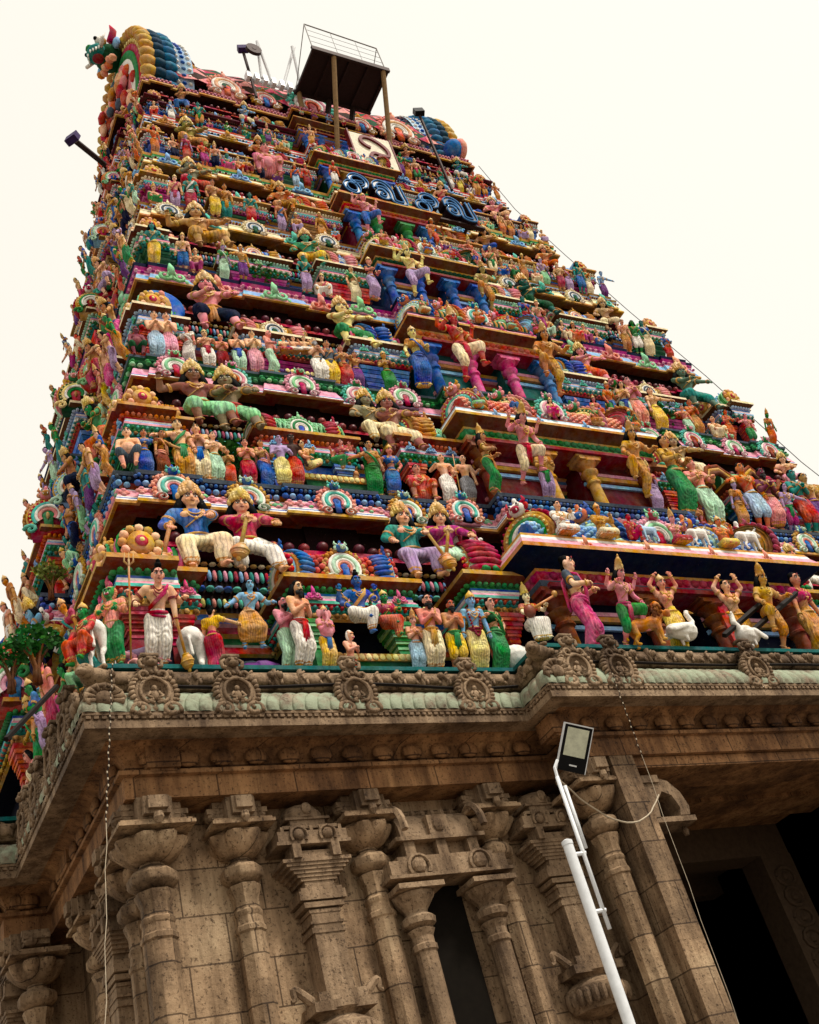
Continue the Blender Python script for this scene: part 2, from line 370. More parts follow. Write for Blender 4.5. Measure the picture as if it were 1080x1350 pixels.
# lotus-petal relief along the cove
bp_ = base_path(.47)
for q in range(2, 9):
    rel = MB()
    for p, a in along(bp_[q:q+2], .42, .35):
        M = Matrix.Translation((p[0], p[1], 0)) @ Matrix.Rotation(a, 4, 'Z'); i0 = len(rel.v)
        rel.ball((0, .0, 7.33), (.15, .05, .11), 8, 5); rel.xf(M, i0)
    if rel.f: rel.build('cove_relief', M_EAVE, TOWER, smooth=True)
# ribbed mossy eave (kapota)
kp = [(0.0, 7.66), (.015, 7.72), (-.02, 7.82), (-.09, 7.92), (-.20, 8.0), (-.34, 8.04)]
def ribbed(path, pitch=.16):
    m = MB(); P = [np.array(p, float) for p in path]
    for i in range(len(P)-1):
        p, q = P[i], P[i+1]; d = q-p; L = np.linalg.norm(d); d /= L; nrm = np.array((d[1], -d[0]))
        def mit(k):
            a = P[k]-P[k-1] if k > 0 else None; c = P[k+1]-P[k] if k < len(P)-1 else None
            if a is None or c is None: return nrm
            na = np.array((a[1], -a[0]))/np.linalg.norm(a); nc = np.array((c[1], -c[0]))/np.linalg.norm(c)
            return (na+nc)/max(.3, 1+na@nc)
        m0, m1 = mit(i), mit(i+1); nr = max(2, int(L/pitch)); N = nr*8; vs = []
        for k in range(N+1):
            t = k/N; wv = .028*abs(math.sin(PI*(t*nr)))**.6 if .0 < t < 1 else 0
            bs = p*(1-t)+q*t; mm = m0*(1-t)+m1*t
            for (o, z) in kp:
                sl = -.05*(z-7.66)                       # ribs lean a little
                vs.append((*(bs+mm*(o+wv)+d*sl), z+.0))
        r = len(kp); m.add(vs, [(k*r+j, (k+1)*r+j, (k+1)*r+j+1, k*r+j+1) for k in range(N) for j in range(r-1)], (1, 1, 1, 1))
    return m
ribbed(base_path(0)[1:11]).build('ribbed_eave', M_KAPOTA, TOWER, smooth=math.radians(50))
b = MB(); b.sweep(pth, [(-.34, 8.04, None), (-.5, 8.04, None), (-.5, 8.09, None), (-.26, 8.09, None), (-.22, 8.13, None), (-.20, 8.22, None), (-.23, 8.31, None), (-.29, 8.35, None), (-.5, 8.37, None)])
b.build('relief_frieze', M_CARVE, TOWER, smooth=math.radians(40))
rr = random.Random(3); bp_ = base_path(.21)                   # small crouching animals in relief
for q in range(1, 10):
    rel = MB()
    for p, a in along(bp_[q:q+2], .34, .3):
        M = Matrix.Translation((p[0], p[1], 0)) @ Matrix.Rotation(a, 4, 'Z'); i0 = len(rel.v); k_ = rr.uniform(.8, 1.15)
        rel.ball((0, 0, 8.2), (.13*k_, .05, .07*k_), 7, 4); rel.ball((.11*rr.choice((-1, 1)), -.03, 8.25), (.05, .05, .05), 6, 4)
        rel.tube([(-.09, -.01, 8.2), (-.1, -.03, 8.12)], .022, 5); rel.tube([(.07, -.01, 8.2), (.09, -.03, 8.12)], .022, 5)
        rel.tube([(-.14, -.02, 8.18), (-.18, -.03, 8.26), (-.12, -.03, 8.3)], .018, 5)
        if rr.random() < .35: rel.box(.15, .19, -.03, .05, 8.09, 8.34)
        rel.xf(M, i0)
    if rel.f: rel.build('animal_relief', M_CARVE, TOWER, smooth=True)
# the painted floor of the lowest ledge
b = MB(); tl = C('1f6464')
b.sweep(pth, [(-.5, 8.37, tl), (-.24, 8.37, tl), (-.24, 8.425, tl), (-3.0, 8.425, tl)])
b.build('ledge_floor', M_PAINT, TOWER)
# stone horseshoe medallions with lion masks on the eave
def stone_kudu(k):
    m = MB(); r = random.Random(k)
    pts = [(.0, .40)]
    m.lathe([(.30, .08), (.30, -.03), (.24, -.07), (.17, -.05), (.15, .0)], (0, 0, 0), 22, axis='y')
    for j in range(23):
        a = math.radians(-50+280*j/22); q = r.uniform(.85, 1.2); m.tube([(.26*math.cos(a), -.06, .27*math.sin(a)), (.31*math.cos(a+.06), -.05, .32*math.sin(a+.06)), (.345*math.cos(a+.16), -.02, .35*math.sin(a+.16))], (.030*q, .034*q, .012), 5)
    m.tube([(.19*math.cos(a), -.075, .20*math.sin(a)) for a in np.linspace(math.radians(-60), math.radians(240), 18)], .026, 6)
    m.ball((0, -.055, .055), (.04, .04, .045), 7, 5); m.ball((0, -.05, -.05), (.062, .04, .08), 7, 5)
    for s in (-1, 1):
        m.tube([(.05*s, -.06, -.0), (.105*s, -.07, -.06), (.04*s, -.08, -.1)], .022, 5); m.tube([(.03*s, -.06, -.11), (.10*s, -.08, -.14), (.02*s, -.07, -.17)], .028, 5)
        m.tube([(s*(.20+.12*math.cos(a)*(1-a/14)), -.05, -.25+.09*math.sin(a)*(1-a/14)) for a in np.linspace(-.5, 5.5, 14)], .04, 6)
        m.tube([(s*(.13+.06*math.cos(a)), -.08, .235+.06*math.sin(a)) for a in np.linspace(-2, 3.2, 9)], .026, 5)
        for q in range(4): m.ball((s*(.10+.06*q), -.05, -.31+.02*(q % 2)), (.035, .03, .03), 5, 4)
    m.box(-.33, .33, -.05, .1, -.36, -.30)
    m.box(-.10, .10, -.05, .12, .28, .40)                     # narrow neck and lion mask standing above
    m.ball((0, 0, .47), (.115, .10, .10), 9, 6); m.ball((0, -.085, .43), (.07, .06, .05), 8, 5); m.box(-.12, .12, -.05, .1, .55, .60)
    for s in (-1, 1):
        m.ball((s*.045, -.09, .495), (.03, .03, .028), 6, 4); m.tube([(s*.09, -.02, .52), (s*.15, -.03, .48), (s*.14, -.04, .40), (s*.09, -.05, .38)], .03, 5)
    return m.mesh('horseshoe_medallion', True, M_CARVE)
SK = [stone_kudu(k) for k in range(2)]
for k, x in enumerate((-8.86, -7.89, -6.36, -4.66)): obj('stone_horseshoe_medallion', SK[k % 2], TOWER, None, (x, .03, 7.9), 0, .86)
for k, x in enumerate((-3.42, -2.72, -.2, 2.5, 3.4)): obj('stone_horseshoe_medallion', SK[k % 2], TOWER, None, (x, -.60, 7.9), 0, .86)
for k, y in enumerate((.8, 1.6, 2.5, 3.3)): obj('stone_horseshoe_medallion', SK[k % 2], TOWER, None, (-9.63, y, 7.9), -PI/2, .86)
for k, y in enumerate((4.5, 5.7, 7.5)): obj('stone_horseshoe_medallion', SK[k % 2], TOWER, None, (-10.23, y, 7.9), -PI/2, .86)
# corner yali heads of the frieze
def yali_corner():
    m = MB(); m.ball((0, 0, 0), (.30, .20, .17), 12, 8); m.ball((-.22, -.14, .04), (.17, .15, .15), 10, 6); m.ball((-.32, -.24, -.03), (.12, .11, .07), 8, 5)
    m.ball((-.22, -.26, .10), .035, 6, 4); m.ball((-.33, -.12, .10), .035, 6, 4); m.tube([(.1, .05, .12), (.26, .12, .2), (.4, .1, .12), (.36, .02, .02)], (.07, .06, .05, .03), 7)
    for j in range(7): a = j*.45-1.3; m.ball((.02+.12*math.cos(a+1), .16*math.sin(a), .14+.05*math.cos(a)), (.06, .05, .05), 6, 4)
    return m.mesh('yali_head', True, M_CARVE)
YM = yali_corner()
for (x, y, rz) in ((-9.42, .24, 0), (-3.78, -.42, 0), (3.78, -.42, -PI/2), (9.42, .24, -PI/2), (-9.98, 4.12, 0)):
    obj('yali_head', YM, TOWER, None, (x, y, 8.24), rz, .62)
cw = MB()                                                       # carved corner leaf on the eave
for j in range(9):
    a = math.radians(-20+j*27); cw.tube([(.10*math.cos(a), -.02, .08*math.sin(a)), (.2*math.cos(a), -.05, .15*math.sin(a)), (.23*math.cos(a+.5), -.03, .17*math.sin(a+.5))], (.03, .04, .02), 5)
cw.ball((0, -.02, 0), (.12, .06, .1), 8, 5)
CWM = cw.mesh('corner_leaf', True, M_CARVE)
for (x, y, rz) in ((-9.42, .02, 0), (-3.78, -.62, 0), (3.78, -.62, 0)): obj('corner_leaf', CWM, TOWER, None, (x, y, 7.83), rz)
obj('corner_leaf', CWM, TOWER, None, (-9.66, .25, 7.83), -PI/2)
for y in np.arange(.35, 3.8, .22): obj('corner_leaf', CWM, TOWER, None, (-9.64, float(y), 7.86), -PI/2, .55)
# ---------------- pilasters and wall shrines
def pilaster_mesh():
    m = MB()
    m.lathe([(.25, 2.9), (.25, 3.3), (.185, 3.36), (.185, 5.42), (.205, 5.44), (.205, 5.49), (.185, 5.51), (.175, 5.60), (.19, 5.62), (.19, 5.66), (.17, 5.68), (.17, 5.80), (.215, 5.90), (.225, 5.94), (.17, 5.96)], seg=8)
    m.lathe([(.16, 5.96), (.20, 5.98), (.27, 6.02), (.285, 6.05), (.285, 6.12), (.255, 6.155), (.20, 6.18), (.145, 6.19), (.145, 6.26), (.19, 6.285)], seg=8)
    vs = []; n = 32                                          # fluted lotus cup
    for (r, z, a) in ((.15, 6.25, 0), (.24, 6.285, .01), (.32, 6.35, .02), (.375, 6.43, .045), (.385, 6.49, .06), (.28, 6.55, 0)):
        for j in range(n): b_ = 2*PI*j/n; q = r-a+a*2*abs(math.sin(b_*4)); vs.append((q*math.cos(b_), q*math.sin(b_), z))
    m.add(vs, [(i*n+j, i*n+(j+1) % n, (i+1)*n+(j+1) % n, (i+1)*n+j) for i in range(5) for j in range(n)])
    m.box(-.43, .43, -.43, .43, 6.55, 6.59); m.box(-.40, .40, -.40, .40, 6.59, 6.62)
    return m.mesh('pilaster', math.radians(35), M_STONE)
def corbel_mesh():
    m = MB(); m.box(-.2, .2, -.38, .2, 6.62, 6.88)
    for s in (-1, 1):
        for k, (a, z0, z1) in enumerate(((.34, 6.80, 6.87), (.42, 6.74, 6.80), (.36, 6.68, 6.74))): m.box(min(s*.2, s*a), max(s*.2, s*a), -.24+.01*k, .15, z0, z1)
        m.ball((s*.34, -.12, 6.73), (.09, .12, .07), 8, 5)
    m.box(-.15, .15, -.46, -.38, 6.66, 6.86); m.box(-.11, .11, -.52, -.46, 6.70, 6.84)
    m.lathe([(.02, 6.54), (.06, 6.60), (.05, 6.66)], (0, -.47, 0), 8)
    return m.mesh('corbel', None, M_CARVE)
PM, CM = pilaster_mesh(), corbel_mesh()
def pilaster(side, u, v, sc=1.0):
    o = part('stone_pilaster', PM, side, u, v, 0, sc=(sc*.86, sc*.86, 1)); c = obj('corbel', CM, o); return o
def kumbha(side, u, v):
    m = MB()
    def fl(w, z0, z1, d=.16): m.box(-w, w, -d-w*.35, .2, z0, z1)
    m.lathe([(.12, 4.0), (.34, 4.06), (.40, 4.18), (.38, 4.32), (.22, 4.42), (.30, 4.48)], (0, -.02, 0), 16)       # vase
    for j in range(14): a = PI+PI*j/13; m.ball((.39*math.cos(a), -.02+.39*math.sin(a), 4.2), (.05, .05, .11), 6, 4)
    fl(.36, 4.46, 4.56); fl(.28, 4.56, 4.66)
    for s in (-1, 1): m.tube([(s*(.30+.02*q+.11*(1-q/16)*math.cos(2.6-q*.42)), -.12, 4.66+.15*(1-q/16)*math.sin(-1.2+q*.42)) for q in range(14)], [.06-.0028*q for q in range(14)], 7)
    fl(.17, 4.66, 5.5); fl(.20, 5.28, 5.34); fl(.2, 5.38, 5.41); fl(.19, 5.5, 5.54); fl(.24, 5.56, 5.62); fl(.28, 5.64, 5.74); fl(.25, 5.74, 5.78); fl(.18, 5.78, 5.86)
    for k in range(5): fl(.22+.04*k, 5.86+.04*k, 5.90+.04*k)
    fl(.42, 6.06, 6.10); fl(.30, 6.10, 6.20)
    for s in (-1, 1): m.box(s*.24-.05, s*.24+.05, -.34, -.1, 6.10, 6.26)
    fl(.46, 6.26, 6.30); fl(.43, 6.30, 6.42)
    for s in (-1, 1): m.ball((s*.18, -.32, 6.37), (.07, .05, .07), 8, 5); m.tube([(s*.18+.1*math.cos(a), -.33, 6.36+.1*math.sin(a)) for a in np.linspace(-.6, 3.74, 9)], .02, 5)
    for k in range(7): m.box(-.38+k*.12, -.34+k*.12, -.3, -.1, 6.42, 6.48)
    fl(.34, 6.46, 6.50); fl(.22, 6.50, 6.58); fl(.28, 6.58, 6.61)
    m.lathe([(.26, 6.61), (.27, 6.68), (.20, 6.78), (.08, 6.82)], (0, -.02, 0), 12); m.ball((0, -.27, 6.70), (.07, .05, .08), 7, 5)
    part('wall_shrine', m.mesh('wall_shrine', math.radians(40), M_CARVE), side, u, v, 0)
def niche(side, u, v):
    m = MB()
    for s in (-1, 1):
        m.lathe([(.17, 2.8), (.17, 3.3), (.13, 3.36), (.13, 4.95), (.15, 4.97), (.15, 5.03), (.13, 5.05), (.13, 5.12), (.17, 5.2), (.12, 5.22), (.2, 5.26), (.21, 5.33), (.13, 5.39), (.14, 5.42), (.25, 5.55), (.27, 5.60), (.2, 5.61)], (s*.50, -.12, 0), 12)
        m.box(s*.50-.3, s*.50+.3, -.42, .15, 5.61, 5.67)
    m.box(-.85, .85, -.36, .2, 5.75, 5.79); m.box(-.80, .80, -.32, .2, 5.79, 5.97)
    for s in (-1, 0, 1):
        if s: m.ball((s*.42, -.33, 5.9), (.10, .05, .10), 8, 5); m.tube([(s*.42+.14*math.cos(a), -.34, 5.88+.14*math.sin(a)) for a in np.linspace(-.6, 3.74, 10)], .025, 5)
    m.box(-.66, .66, -.28, .2, 5.97, 6.03); m.box(-.5, .5, -.14, .2, 6.03, 6.22)
    for s in (-1, 0, 1): m.box(s*.44-.07, s*.44+.07, -.26, -.1, 6.03, 6.22)
    m.box(-.62, .62, -.3, .2, 6.22, 6.27)
    vs = []                                                    # wagon-vault roof
    for x in (-.52, .52):
        for a in np.linspace(0, PI, 9): vs.append((x, .05-.30*math.cos(PI-a)*-1, 6.27+.38*math.sin(a)))
    m.add(vs, [(i, i+1, 10+i, 9+i) for i in range(8)]+[tuple(range(9)), tuple(range(9, 18))])
    for k in range(7): m.ball((-.42+.14*k, .02, 6.67), (.05, .05, .06), 6, 4)
    for s in (-1, 1): m.tube([(s*.55, -.2+.3*math.cos(a)*.8, 6.3+.34*math.sin(a)) for a in np.linspace(0, PI, 9)], .05, 5)
    m.box(-.14, .14, -.3, 0, 6.27, 6.52); m.ball((0, -.29, 6.4), (.1, .05, .1), 8, 5)
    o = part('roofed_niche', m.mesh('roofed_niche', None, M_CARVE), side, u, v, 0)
    d = MB(); d.box(-.26, .26, .04, .10, 2.9, 5.75); obj('niche_recess', d.mesh('niche_recess', None, M_HOLE), o)  # flat dark box, the shade of a deep opening painted on
v0 = .88
for u in (-8.86, -7.85, -6.25, -4.50, 4.5, 6.25, 7.85, 8.86): pilaster('front', u, v0 if abs(u) < 8.5 else .84, 1.0 if abs(u) < 8.5 else 1.14)
pilaster('front', -3.22, .26); pilaster('front', 3.22, .26)
for u in (-7.05, -3.72, 3.72, 7.05): kumbha('front', u, .86)
for u in (-5.38, 5.38): niche('front', u, .86)
vl = -9.66+.88
for u in (YC-1.75, YC-3.3): pilaster('left', u, vl)
kumbha('left', YC-2.55, vl+.06)
for u in (3.05, 1.6, -1.6, -3.05): pilaster('left', u, -10.26+.88)
kumbha('left', 2.3, -10.26+.86); niche('left', 0, -10.26+.86)
# ------------------------------------------------------------------ painted ornaments
def ring_arc(m, r, th, y, col, a0=-40, a1=220, n=18, zc=0.0, flat=1.0, seg=6):
    m.tube([(r*math.cos(a), y, zc+r*math.sin(a)) for a in np.linspace(math.radians(a0), math.radians(a1), n)], th, seg, col, flat=flat)
def mask_face(m, c, r, col, col2):
    """small horned lion mask, facing -y"""
    x, y, z = c
    m.ball(c, (r, r*.8, r*.8), 9, 6, col); m.ball((x, y-r*.8, z-r*.3), (r*.55, r*.5, r*.38), 8, 5, col2)
    for s in (-1, 1):
        m.ball((x+s*r*.45, y-r*.7, z+r*.25), r*.26, 6, 4, K['white']); m.ball((x+s*r*.46, y-r*.92, z+r*.25), r*.12, 5, 3, K['black'])
        m.tube([(x+s*r*.6, y, z+r*.5), (x+s*r*1.1, y, z+r*.9), (x+s*r*.95, y, z+r*1.4)], (r*.28, r*.22, r*.05), 5, col2)
        m.ball((x+s*r*1.0, y, z), (r*.4, r*.2, r*.5), 6, 4, col2)
        m.ball((x+s*r*.3, y-r*1.1, z-r*.55), (r*.08, r*.08, r*.22), 5, 3, K['white'])
    m.ball((x, y, z+r*1.1), (r*.3, r*.25, r*.5), 6, 4, col)
def medallion(cols, mask=True, seed=0):
    """horseshoe medallion relief facing -y; width about 1, its base at z = 0"""
    a, b, c, d, e = [K[k] for k in cols]; m = MB(); zc = .42
    m.lathe([(.40, .06), (.40, -.03)], (0, 0, zc), 18, axis='y', col=b)
    m.box(-.36, .36, -.03, .06, 0, .25, b)
    for j in range(17):                                       # leafy flame border
        t = math.radians(-38+256*j/16); rr = .44+.03*(j % 2)
        m.ball((rr*math.cos(t), -.03, zc+rr*math.sin(t)), (.062, .055, .062), 6, 4, a)
        m.ball((rr*1.14*math.cos(t+.1), -.02, zc+rr*1.14*math.sin(t+.1)), (.035, .035, .04), 5, 3, a)
    ring_arc(m, .35, .045, -.05, K['white'], zc=zc); ring_arc(m, .28, .05, -.07, c, zc=zc); ring_arc(m, .205, .035, -.07, K['white'], zc=zc)
    ring_arc(m, .15, .035, -.06, e, zc=zc)
    m.ball((0, -.04, zc), (.12, .05, .13), 8, 5, d); m.box(-.07, .07, -.08, 0, .08, zc, d)
    for s in (-1, 1):                                         # volutes
        m.tube([(s*(.30+.15*(1-q/13)*math.cos(q*.75)), -.06, .12+.13*(1-q/13)*math.sin(q*.75)) for q in range(12)], [.045-.002*q for q in range(12)], 5, c if seed % 2 else a)
        m.tube([(s*(.30+.15*(1-q/13)*math.cos(q*.75)), -.10, .12+.13*(1-q/13)*math.sin(q*.75)) for q in range(12)], .013, 4, K['white'])
    if mask: mask_face(m, (0, -.09, zc+.50), .13, d if cols[3] != 'dred' else K['green'], c)
    else:
        m.ball((0, -.04, zc+.52), (.07, .06, .12), 6, 4, a); m.ball((0, -.04, zc+.67), (.035, .035, .08), 5, 3, a)
    return m.mesh('medallion', True, M_PAINT)
def scroll_boss(col, col2):
    """small curled ornament facing -y, one unit wide"""
    m = MB(); 
    for s in (-1, 1):
        m.tube([(s*(.22+.24*(1-q/14)*math.cos(q*.8+2.2)), -.05, .26+.24*(1-q/14)*math.sin(q*.8+2.2)) for q in range(14)], [.085-.004*q for q in range(14)], 5, col)
        m.ball((s*.23, -.06, .27), .07, 6, 4, col2); m.ball((s*.46, -.02, .1), (.09, .06, .12), 6, 4, col)
    m.tube([(0, -.05, .3), (0, -.08, .6), (0, -.03, .95)], (.13, .12, .03), 6, col); m.ball((0, -.12, .52), (.06, .05, .08), 6, 4, col2)
    m.box(-.5, .5, -.05, .04, 0, .08, col2)
    return m.mesh('scroll_ornament', True, M_PAINT)
def gable_arch(cols, length=.34):
    """horseshoe end of a vault, its face towards -y, radius about .5; rim runs back along +y"""
    a, b, c, d, e = [K[k] for k in cols]; m = MB(); zc = .42; n = 21
    for j in range(n):                                        # big rounded scallops, long along y
        t = math.radians(-35+250*j/(n-1)); m.ball((.50*math.cos(t), length*.5, zc+.50*math.sin(t)), (.055, length*.56, .055), 7, 5, a if j % 2 else tuple(x*.8 for x in a[:3])+(1,))
    for r0, r1, y0, cc in ((.46, .40, -.02, K['gold']), (.41, .33, -.05, b), (.34, .26, -.07, c), (.27, .21, -.08, K['white']), (.22, .13, -.06, d)):
        A = np.linspace(math.radians(-38), math.radians(218), 22); vs = []
        for t in A:
            for r, y in ((r0, length), (r0, y0), (r1, y0), (r1, length)): vs.append((r*math.cos(t), y, zc+r*math.sin(t)))
        m.add(vs, [(i*4+j, i*4+4+j, i*4+4+j+1, i*4+j+1) for i in range(21) for j in range(3)], cc)
    for j in range(16): t = math.radians(-30+240*j/15); m.ball((.37*math.cos(t), -.06, zc+.37*math.sin(t)), .025, 5, 3, K['lemon'])
    m.lathe([(.44, length*.9), (.44, .03)], (0, 0, zc), 20, axis='y', col=b); m.box(-.38, .38, .03, length*.9, .0, .2, b)
    m.ball((0, .0, zc), (.15, .06, .15), 8, 5, e); m.box(-.09, .09, -.04, .06, .10, zc, e); m.ball((0, -.07, zc-.03), (.04, .04, .10), 6, 4, K['gold'])
    for s in (-1, 1): m.tube([(s*(.36+.14*(1-q/12)*math.cos(q*.8)), -.05, .10+.12*(1-q/12)*math.sin(q*.8)) for q in range(11)], [.05-.002*q for q in range(11)], 5, c)
    mask_face(m, (0, -.04, zc+.56), .15, d, a)
    return m.mesh('gable_arch', True, M_PAINT)
MED = [medallion(c, True, k) for k, c in enumerate((('salmon', 'pink', 'turq', 'blue', 'rose'), ('gold', 'rose', 'mint', 'blue', 'salmon'), ('pink', 'lilac', 'lgreen', 'crimson', 'white'), ('turq', 'green', 'pink', 'dred', 'orange')))]
MEDP = [medallion(c, False, k) for k, c in enumerate((('gold', 'pink', 'salmon', 'blue', 'rose'), ('salmon', 'rose', 'peach', 'orange', 'white'), ('sky', 'blue', 'lblue', 'blue', 'sky'), ('lgreen', 'turq', 'green', 'blue', 'white'), ('cream', 'lemon', 'slate', 'dgreen', 'lblue')))]
SCR = {k: scroll_boss(K[k], K[c]) for k, c in (('hotpink', 'rose'), ('sky', 'blue'), ('turq', 'green'), ('salmon', 'red'), ('gold', 'dgold'), ('lgreen', 'pink'))}
GAB = [gable_arch(c) for c in (('orange', 'red', 'lgreen', 'pink', 'blue'), ('crimson', 'gold', 'green', 'white', 'dred'), ('ochre', 'crimson', 'turq', 'rose', 'green'), ('blue', 'sky', 'mint', 'orange', 'crimson'), ('rose', 'dgreen', 'lemon', 'green', 'red'))]
# ------------------------------------------------------------------ vault (barrel) roofs
def barrel(length, r, kind, c1, c2):
    """along x from 0 to length, axis at z = 0"""
    m = MB(); a, b = K[c1], K[c2]; nr = 14
    nx = max(4, int(length/(r*.22))) if kind == 'rope' else max(4, int(length/(r*.3)))
    if kind == 'plain': nx = 6
    if kind == 'rope':
        for i in range(nx):
            for j, (f, sc) in enumerate(((.0, .90), (.25, 1.0), (.5, 1.02), (.75, 1.0))):
                pass
        N = nx*4; vs = []; cs = []; fs = []
        for i in range(N+1):
            for j in range(nr):
                t = 2*PI*j/nr; k = r*(.93+.08*abs(math.sin(PI*i/4+ .0))); tw = .10*length/nx*0
                vs.append((length*i/N + math.sin(t)*r*.10, k*math.cos(t), k*math.sin(t)))
        for i in range(N):
            for j in range(nr): q = (j+1) % nr; fs.append((i*nr+j, i*nr+q, (i+1)*nr+q, (i+1)*nr+j)); cs.append(a if (i//4) % 2 == 0 else b)
        m.addc(vs, fs, cs)
    else:
        m.lathe([(r*.94, 0), (r*.94, length)], (0, 0, 0), nr, axis='x', col=b if kind != 'plain' else a)
        if kind == 'scale':
            for i in range(nx):
                for j in range(9):
                    t = math.radians(75+j*24)+(.2 if i % 2 else 0); p = r*.95
                    m.ball((length*(i+.5)/nx, p*math.cos(t), p*math.sin(t)), (length/nx*.55, r*.14, r*.15), 6, 4, a if (i+j) % 3 else tuple(x*1.25 for x in a[:3])+(1,))
        if kind == 'lattice':
            for i in range(nx):
                for s in (-1, 1):
                    x0 = length*(i+.5-s*1.0)/nx; x1 = length*(i+.5+s*1.0)/nx
                    m.tube([(min(length, max(0, x0+(x1-x0)*q/5)), r*.97*math.cos(math.radians(100+160*q/5-30)), r*.97*math.sin(math.radians(100+160*q/5-30))) for q in range(6)], r*.075, 5, a)
                m.ball((length*(i+.5)/nx, -r*.93, r*.2), r*.12, 6, 4, a)
        if kind == 'plain':
            for i in range(nx): m.lathe([(r*.97, length*i/nx+.02), (r*1.0, length*(i+.5)/nx), (r*.97, length*(i+1)/nx-.02)], (0, 0, 0), nr, axis='x', col=a)
    return m
def vault_cap():
    m = MB()
    m.lathe([(.0, -.16), (.3, -.15), (.34, -.05), (.34, .1)], (0, 0, 0), 12, axis='x', col=K['gold'])
    for j in range(12): t = 2*PI*j/12; m.ball((-.06, .42*math.cos(t), .42*math.sin(t)), (.1, .12, .12), 6, 4, K['peach'] if j % 2 else K['gold'])
    m.ball((-.17, 0, 0), (.06, .16, .16), 8, 5, K['crimson']); m.ball((-.2, 0, 0), (.06, .07, .07), 6, 4, K['lemon'])
    return m.mesh('vault_end_rosette', True, M_PAINT)
CAPM = vault_cap()
def beads(m, path, out, z, r, pitch, cols, seg=6, rings=4, skip=.02, only=None):
    for i in range(len(path)-1):
        if only and not only(path[i], path[i+1]): continue
        p, q = np.array(path[i], float), np.array(path[i+1], float); d = q-p; L = np.linalg.norm(d)
        if L < pitch*.8: continue
        d /= L; nm = np.array((d[1], -d[0])); n = max(1, int(L/pitch)); ang = math.atan2(d[1], d[0])
        for k in range(n):
            c = p+d*(L*(k+.5)/n)+nm*out; col = cols[k % len(cols)]
            ex, ey = (r[0], r[1]) if abs(d[0]) > .5 else (r[1], r[0])
            m.ball((c[0], c[1], z), (ex, ey, r[2]), seg, rings, col)
# ------------------------------------------------------------------ ledges
def spans(i):
    f = DH[i]; W = WX[i]
    l = [(-.965, -.84, .07), (-.70, -.50, .07), (-.40, -f-.005, .12)]
    return [(a*W, b*W, o) for a, b, o in l], f*W
def ledge_path(i, e=0.0, jog=True):
    """plan of ledge i (closed, outward on the right); e = inset"""
    W, F = WX[i]-e, FY[i]+e; B = 2*YC-F; pts = [(-W, B)]
    h = YC-FY[i]; dl = .5*h-e
    jo = .42 if i else .6
    pts += [(-W, YC+dl), (-W-jo, YC+dl), (-W-jo, YC-dl), (-W, YC-dl), (-W, F)]
    sp, dw = spans(i); fr = []
    if i == 0: dw = 3.98
    for a, b, o in sp[:2]: fr += [(a+e, F), (a+e, F-o), (b-e, F-o), (b-e, F)]
    jd = .63 if i == 0 else .34
    fr += [(-dw+e, F), (-dw+e, F-jd)]
    fr = fr+[(-x, y) for x, y in fr[::-1]]
    pts += fr+[(W, F), (W, YC-dl), (W+jo, YC-dl), (W+jo, YC+dl), (W, YC+dl), (W, B)]
    return pts
G = 'gold'
LEDGE = {   # strips from the gold edge upwards: (share of the height, out, colour), then bead rows (share, out, colours)
 1: ([(.00, 0, 'gold'), (.07, .0, 'dgold'), (.10, -.01, 'white'), (.15, -.02, 'blue'), (.20, -.035, 'white'), (.24, -.04, 'pink'), (.50, -.09, 'white'), (.53, -.10, 'navy'), (.60, -.13, 'blue'), (.74, -.13, 'navy'), (.90, -.05, 'slate'), (1.0, -.03, 'slate')], [(.665, -.095, ('blue', 'sky'), .048), (.84, -.075, ('blue', 'slate'), .03)], ('rose', 'lgreen', 'pink')),
 2: ([(.00, 0, 'rust'), (.05, .0, 'white'), (.10, -.01, 'blue'), (.15, -.02, 'pink'), (.50, -.08, 'magenta'), (.54, -.10, 'dgreen'), (.78, -.10, 'green'), (.84, -.07, 'dgreen'), (.92, -.04, 'slate'), (1.0, -.03, 'slate')], [(.62, -.07, ('green', 'lgreen'), .05), (.74, -.08, ('green', 'dgreen'), .04)], None),
 3: ([(.00, 0, 'gold'), (.09, .0, 'white'), (.13, -.02, 'sky'), (.42, -.06, 'lblue'), (.48, -.08, 'pink'), (.56, -.08, 'magenta'), (.66, -.09, 'pink'), (.72, -.08, 'magenta'), (.86, -.05, 'navy'), (1.0, -.03, 'slate')], [(.60, -.06, ('pink', 'magenta'), .035)], None),
 4: ([(.00, 0, 'gold'), (.10, .0, 'ochre'), (.16, -.02, 'cream'), (.44, -.05, 'dgreen'), (.50, -.06, 'cream'), (.58, -.06, 'teal'), (.66, -.08, 'pink'), (.74, -.07, 'sky'), (.86, -.05, 'dgold'), (1.0, -.03, 'brown')], [(.70, -.05, ('gold', 'rust'), .03)], None),
 5: ([(.00, 0, 'gold'), (.10, .0, 'dgreen'), (.18, -.02, 'cream'), (.40, -.05, 'gold'), (.50, -.06, 'maroon'), (.62, -.08, 'white'), (.70, -.07, 'green'), (.84, -.05, 'gold'), (1.0, -.03, 'dbrown')], [(.56, -.05, ('lgreen', 'maroon'), .03)], None),
 6: ([(.00, 0, 'gold'), (.08, .0, 'lblue'), (.30, -.04, 'navy'), (.46, -.07, 'navy'), (.56, -.07, 'white'), (.66, -.06, 'red'), (.78, -.05, 'white'), (.88, -.04, 'red'), (1.0, -.03, 'brown')], [(.40, -.04, ('sky', 'navy'), .035)], None),
 7: ([(.00, 0, 'gold'), (.20, .0, 'maroon'), (.5, -.03, 'pink'), (.8, -.06, 'maroon'), (1.0, -.05, 'maroon')], [(.62, -.02, ('pink', 'rose'), .04)], None)}
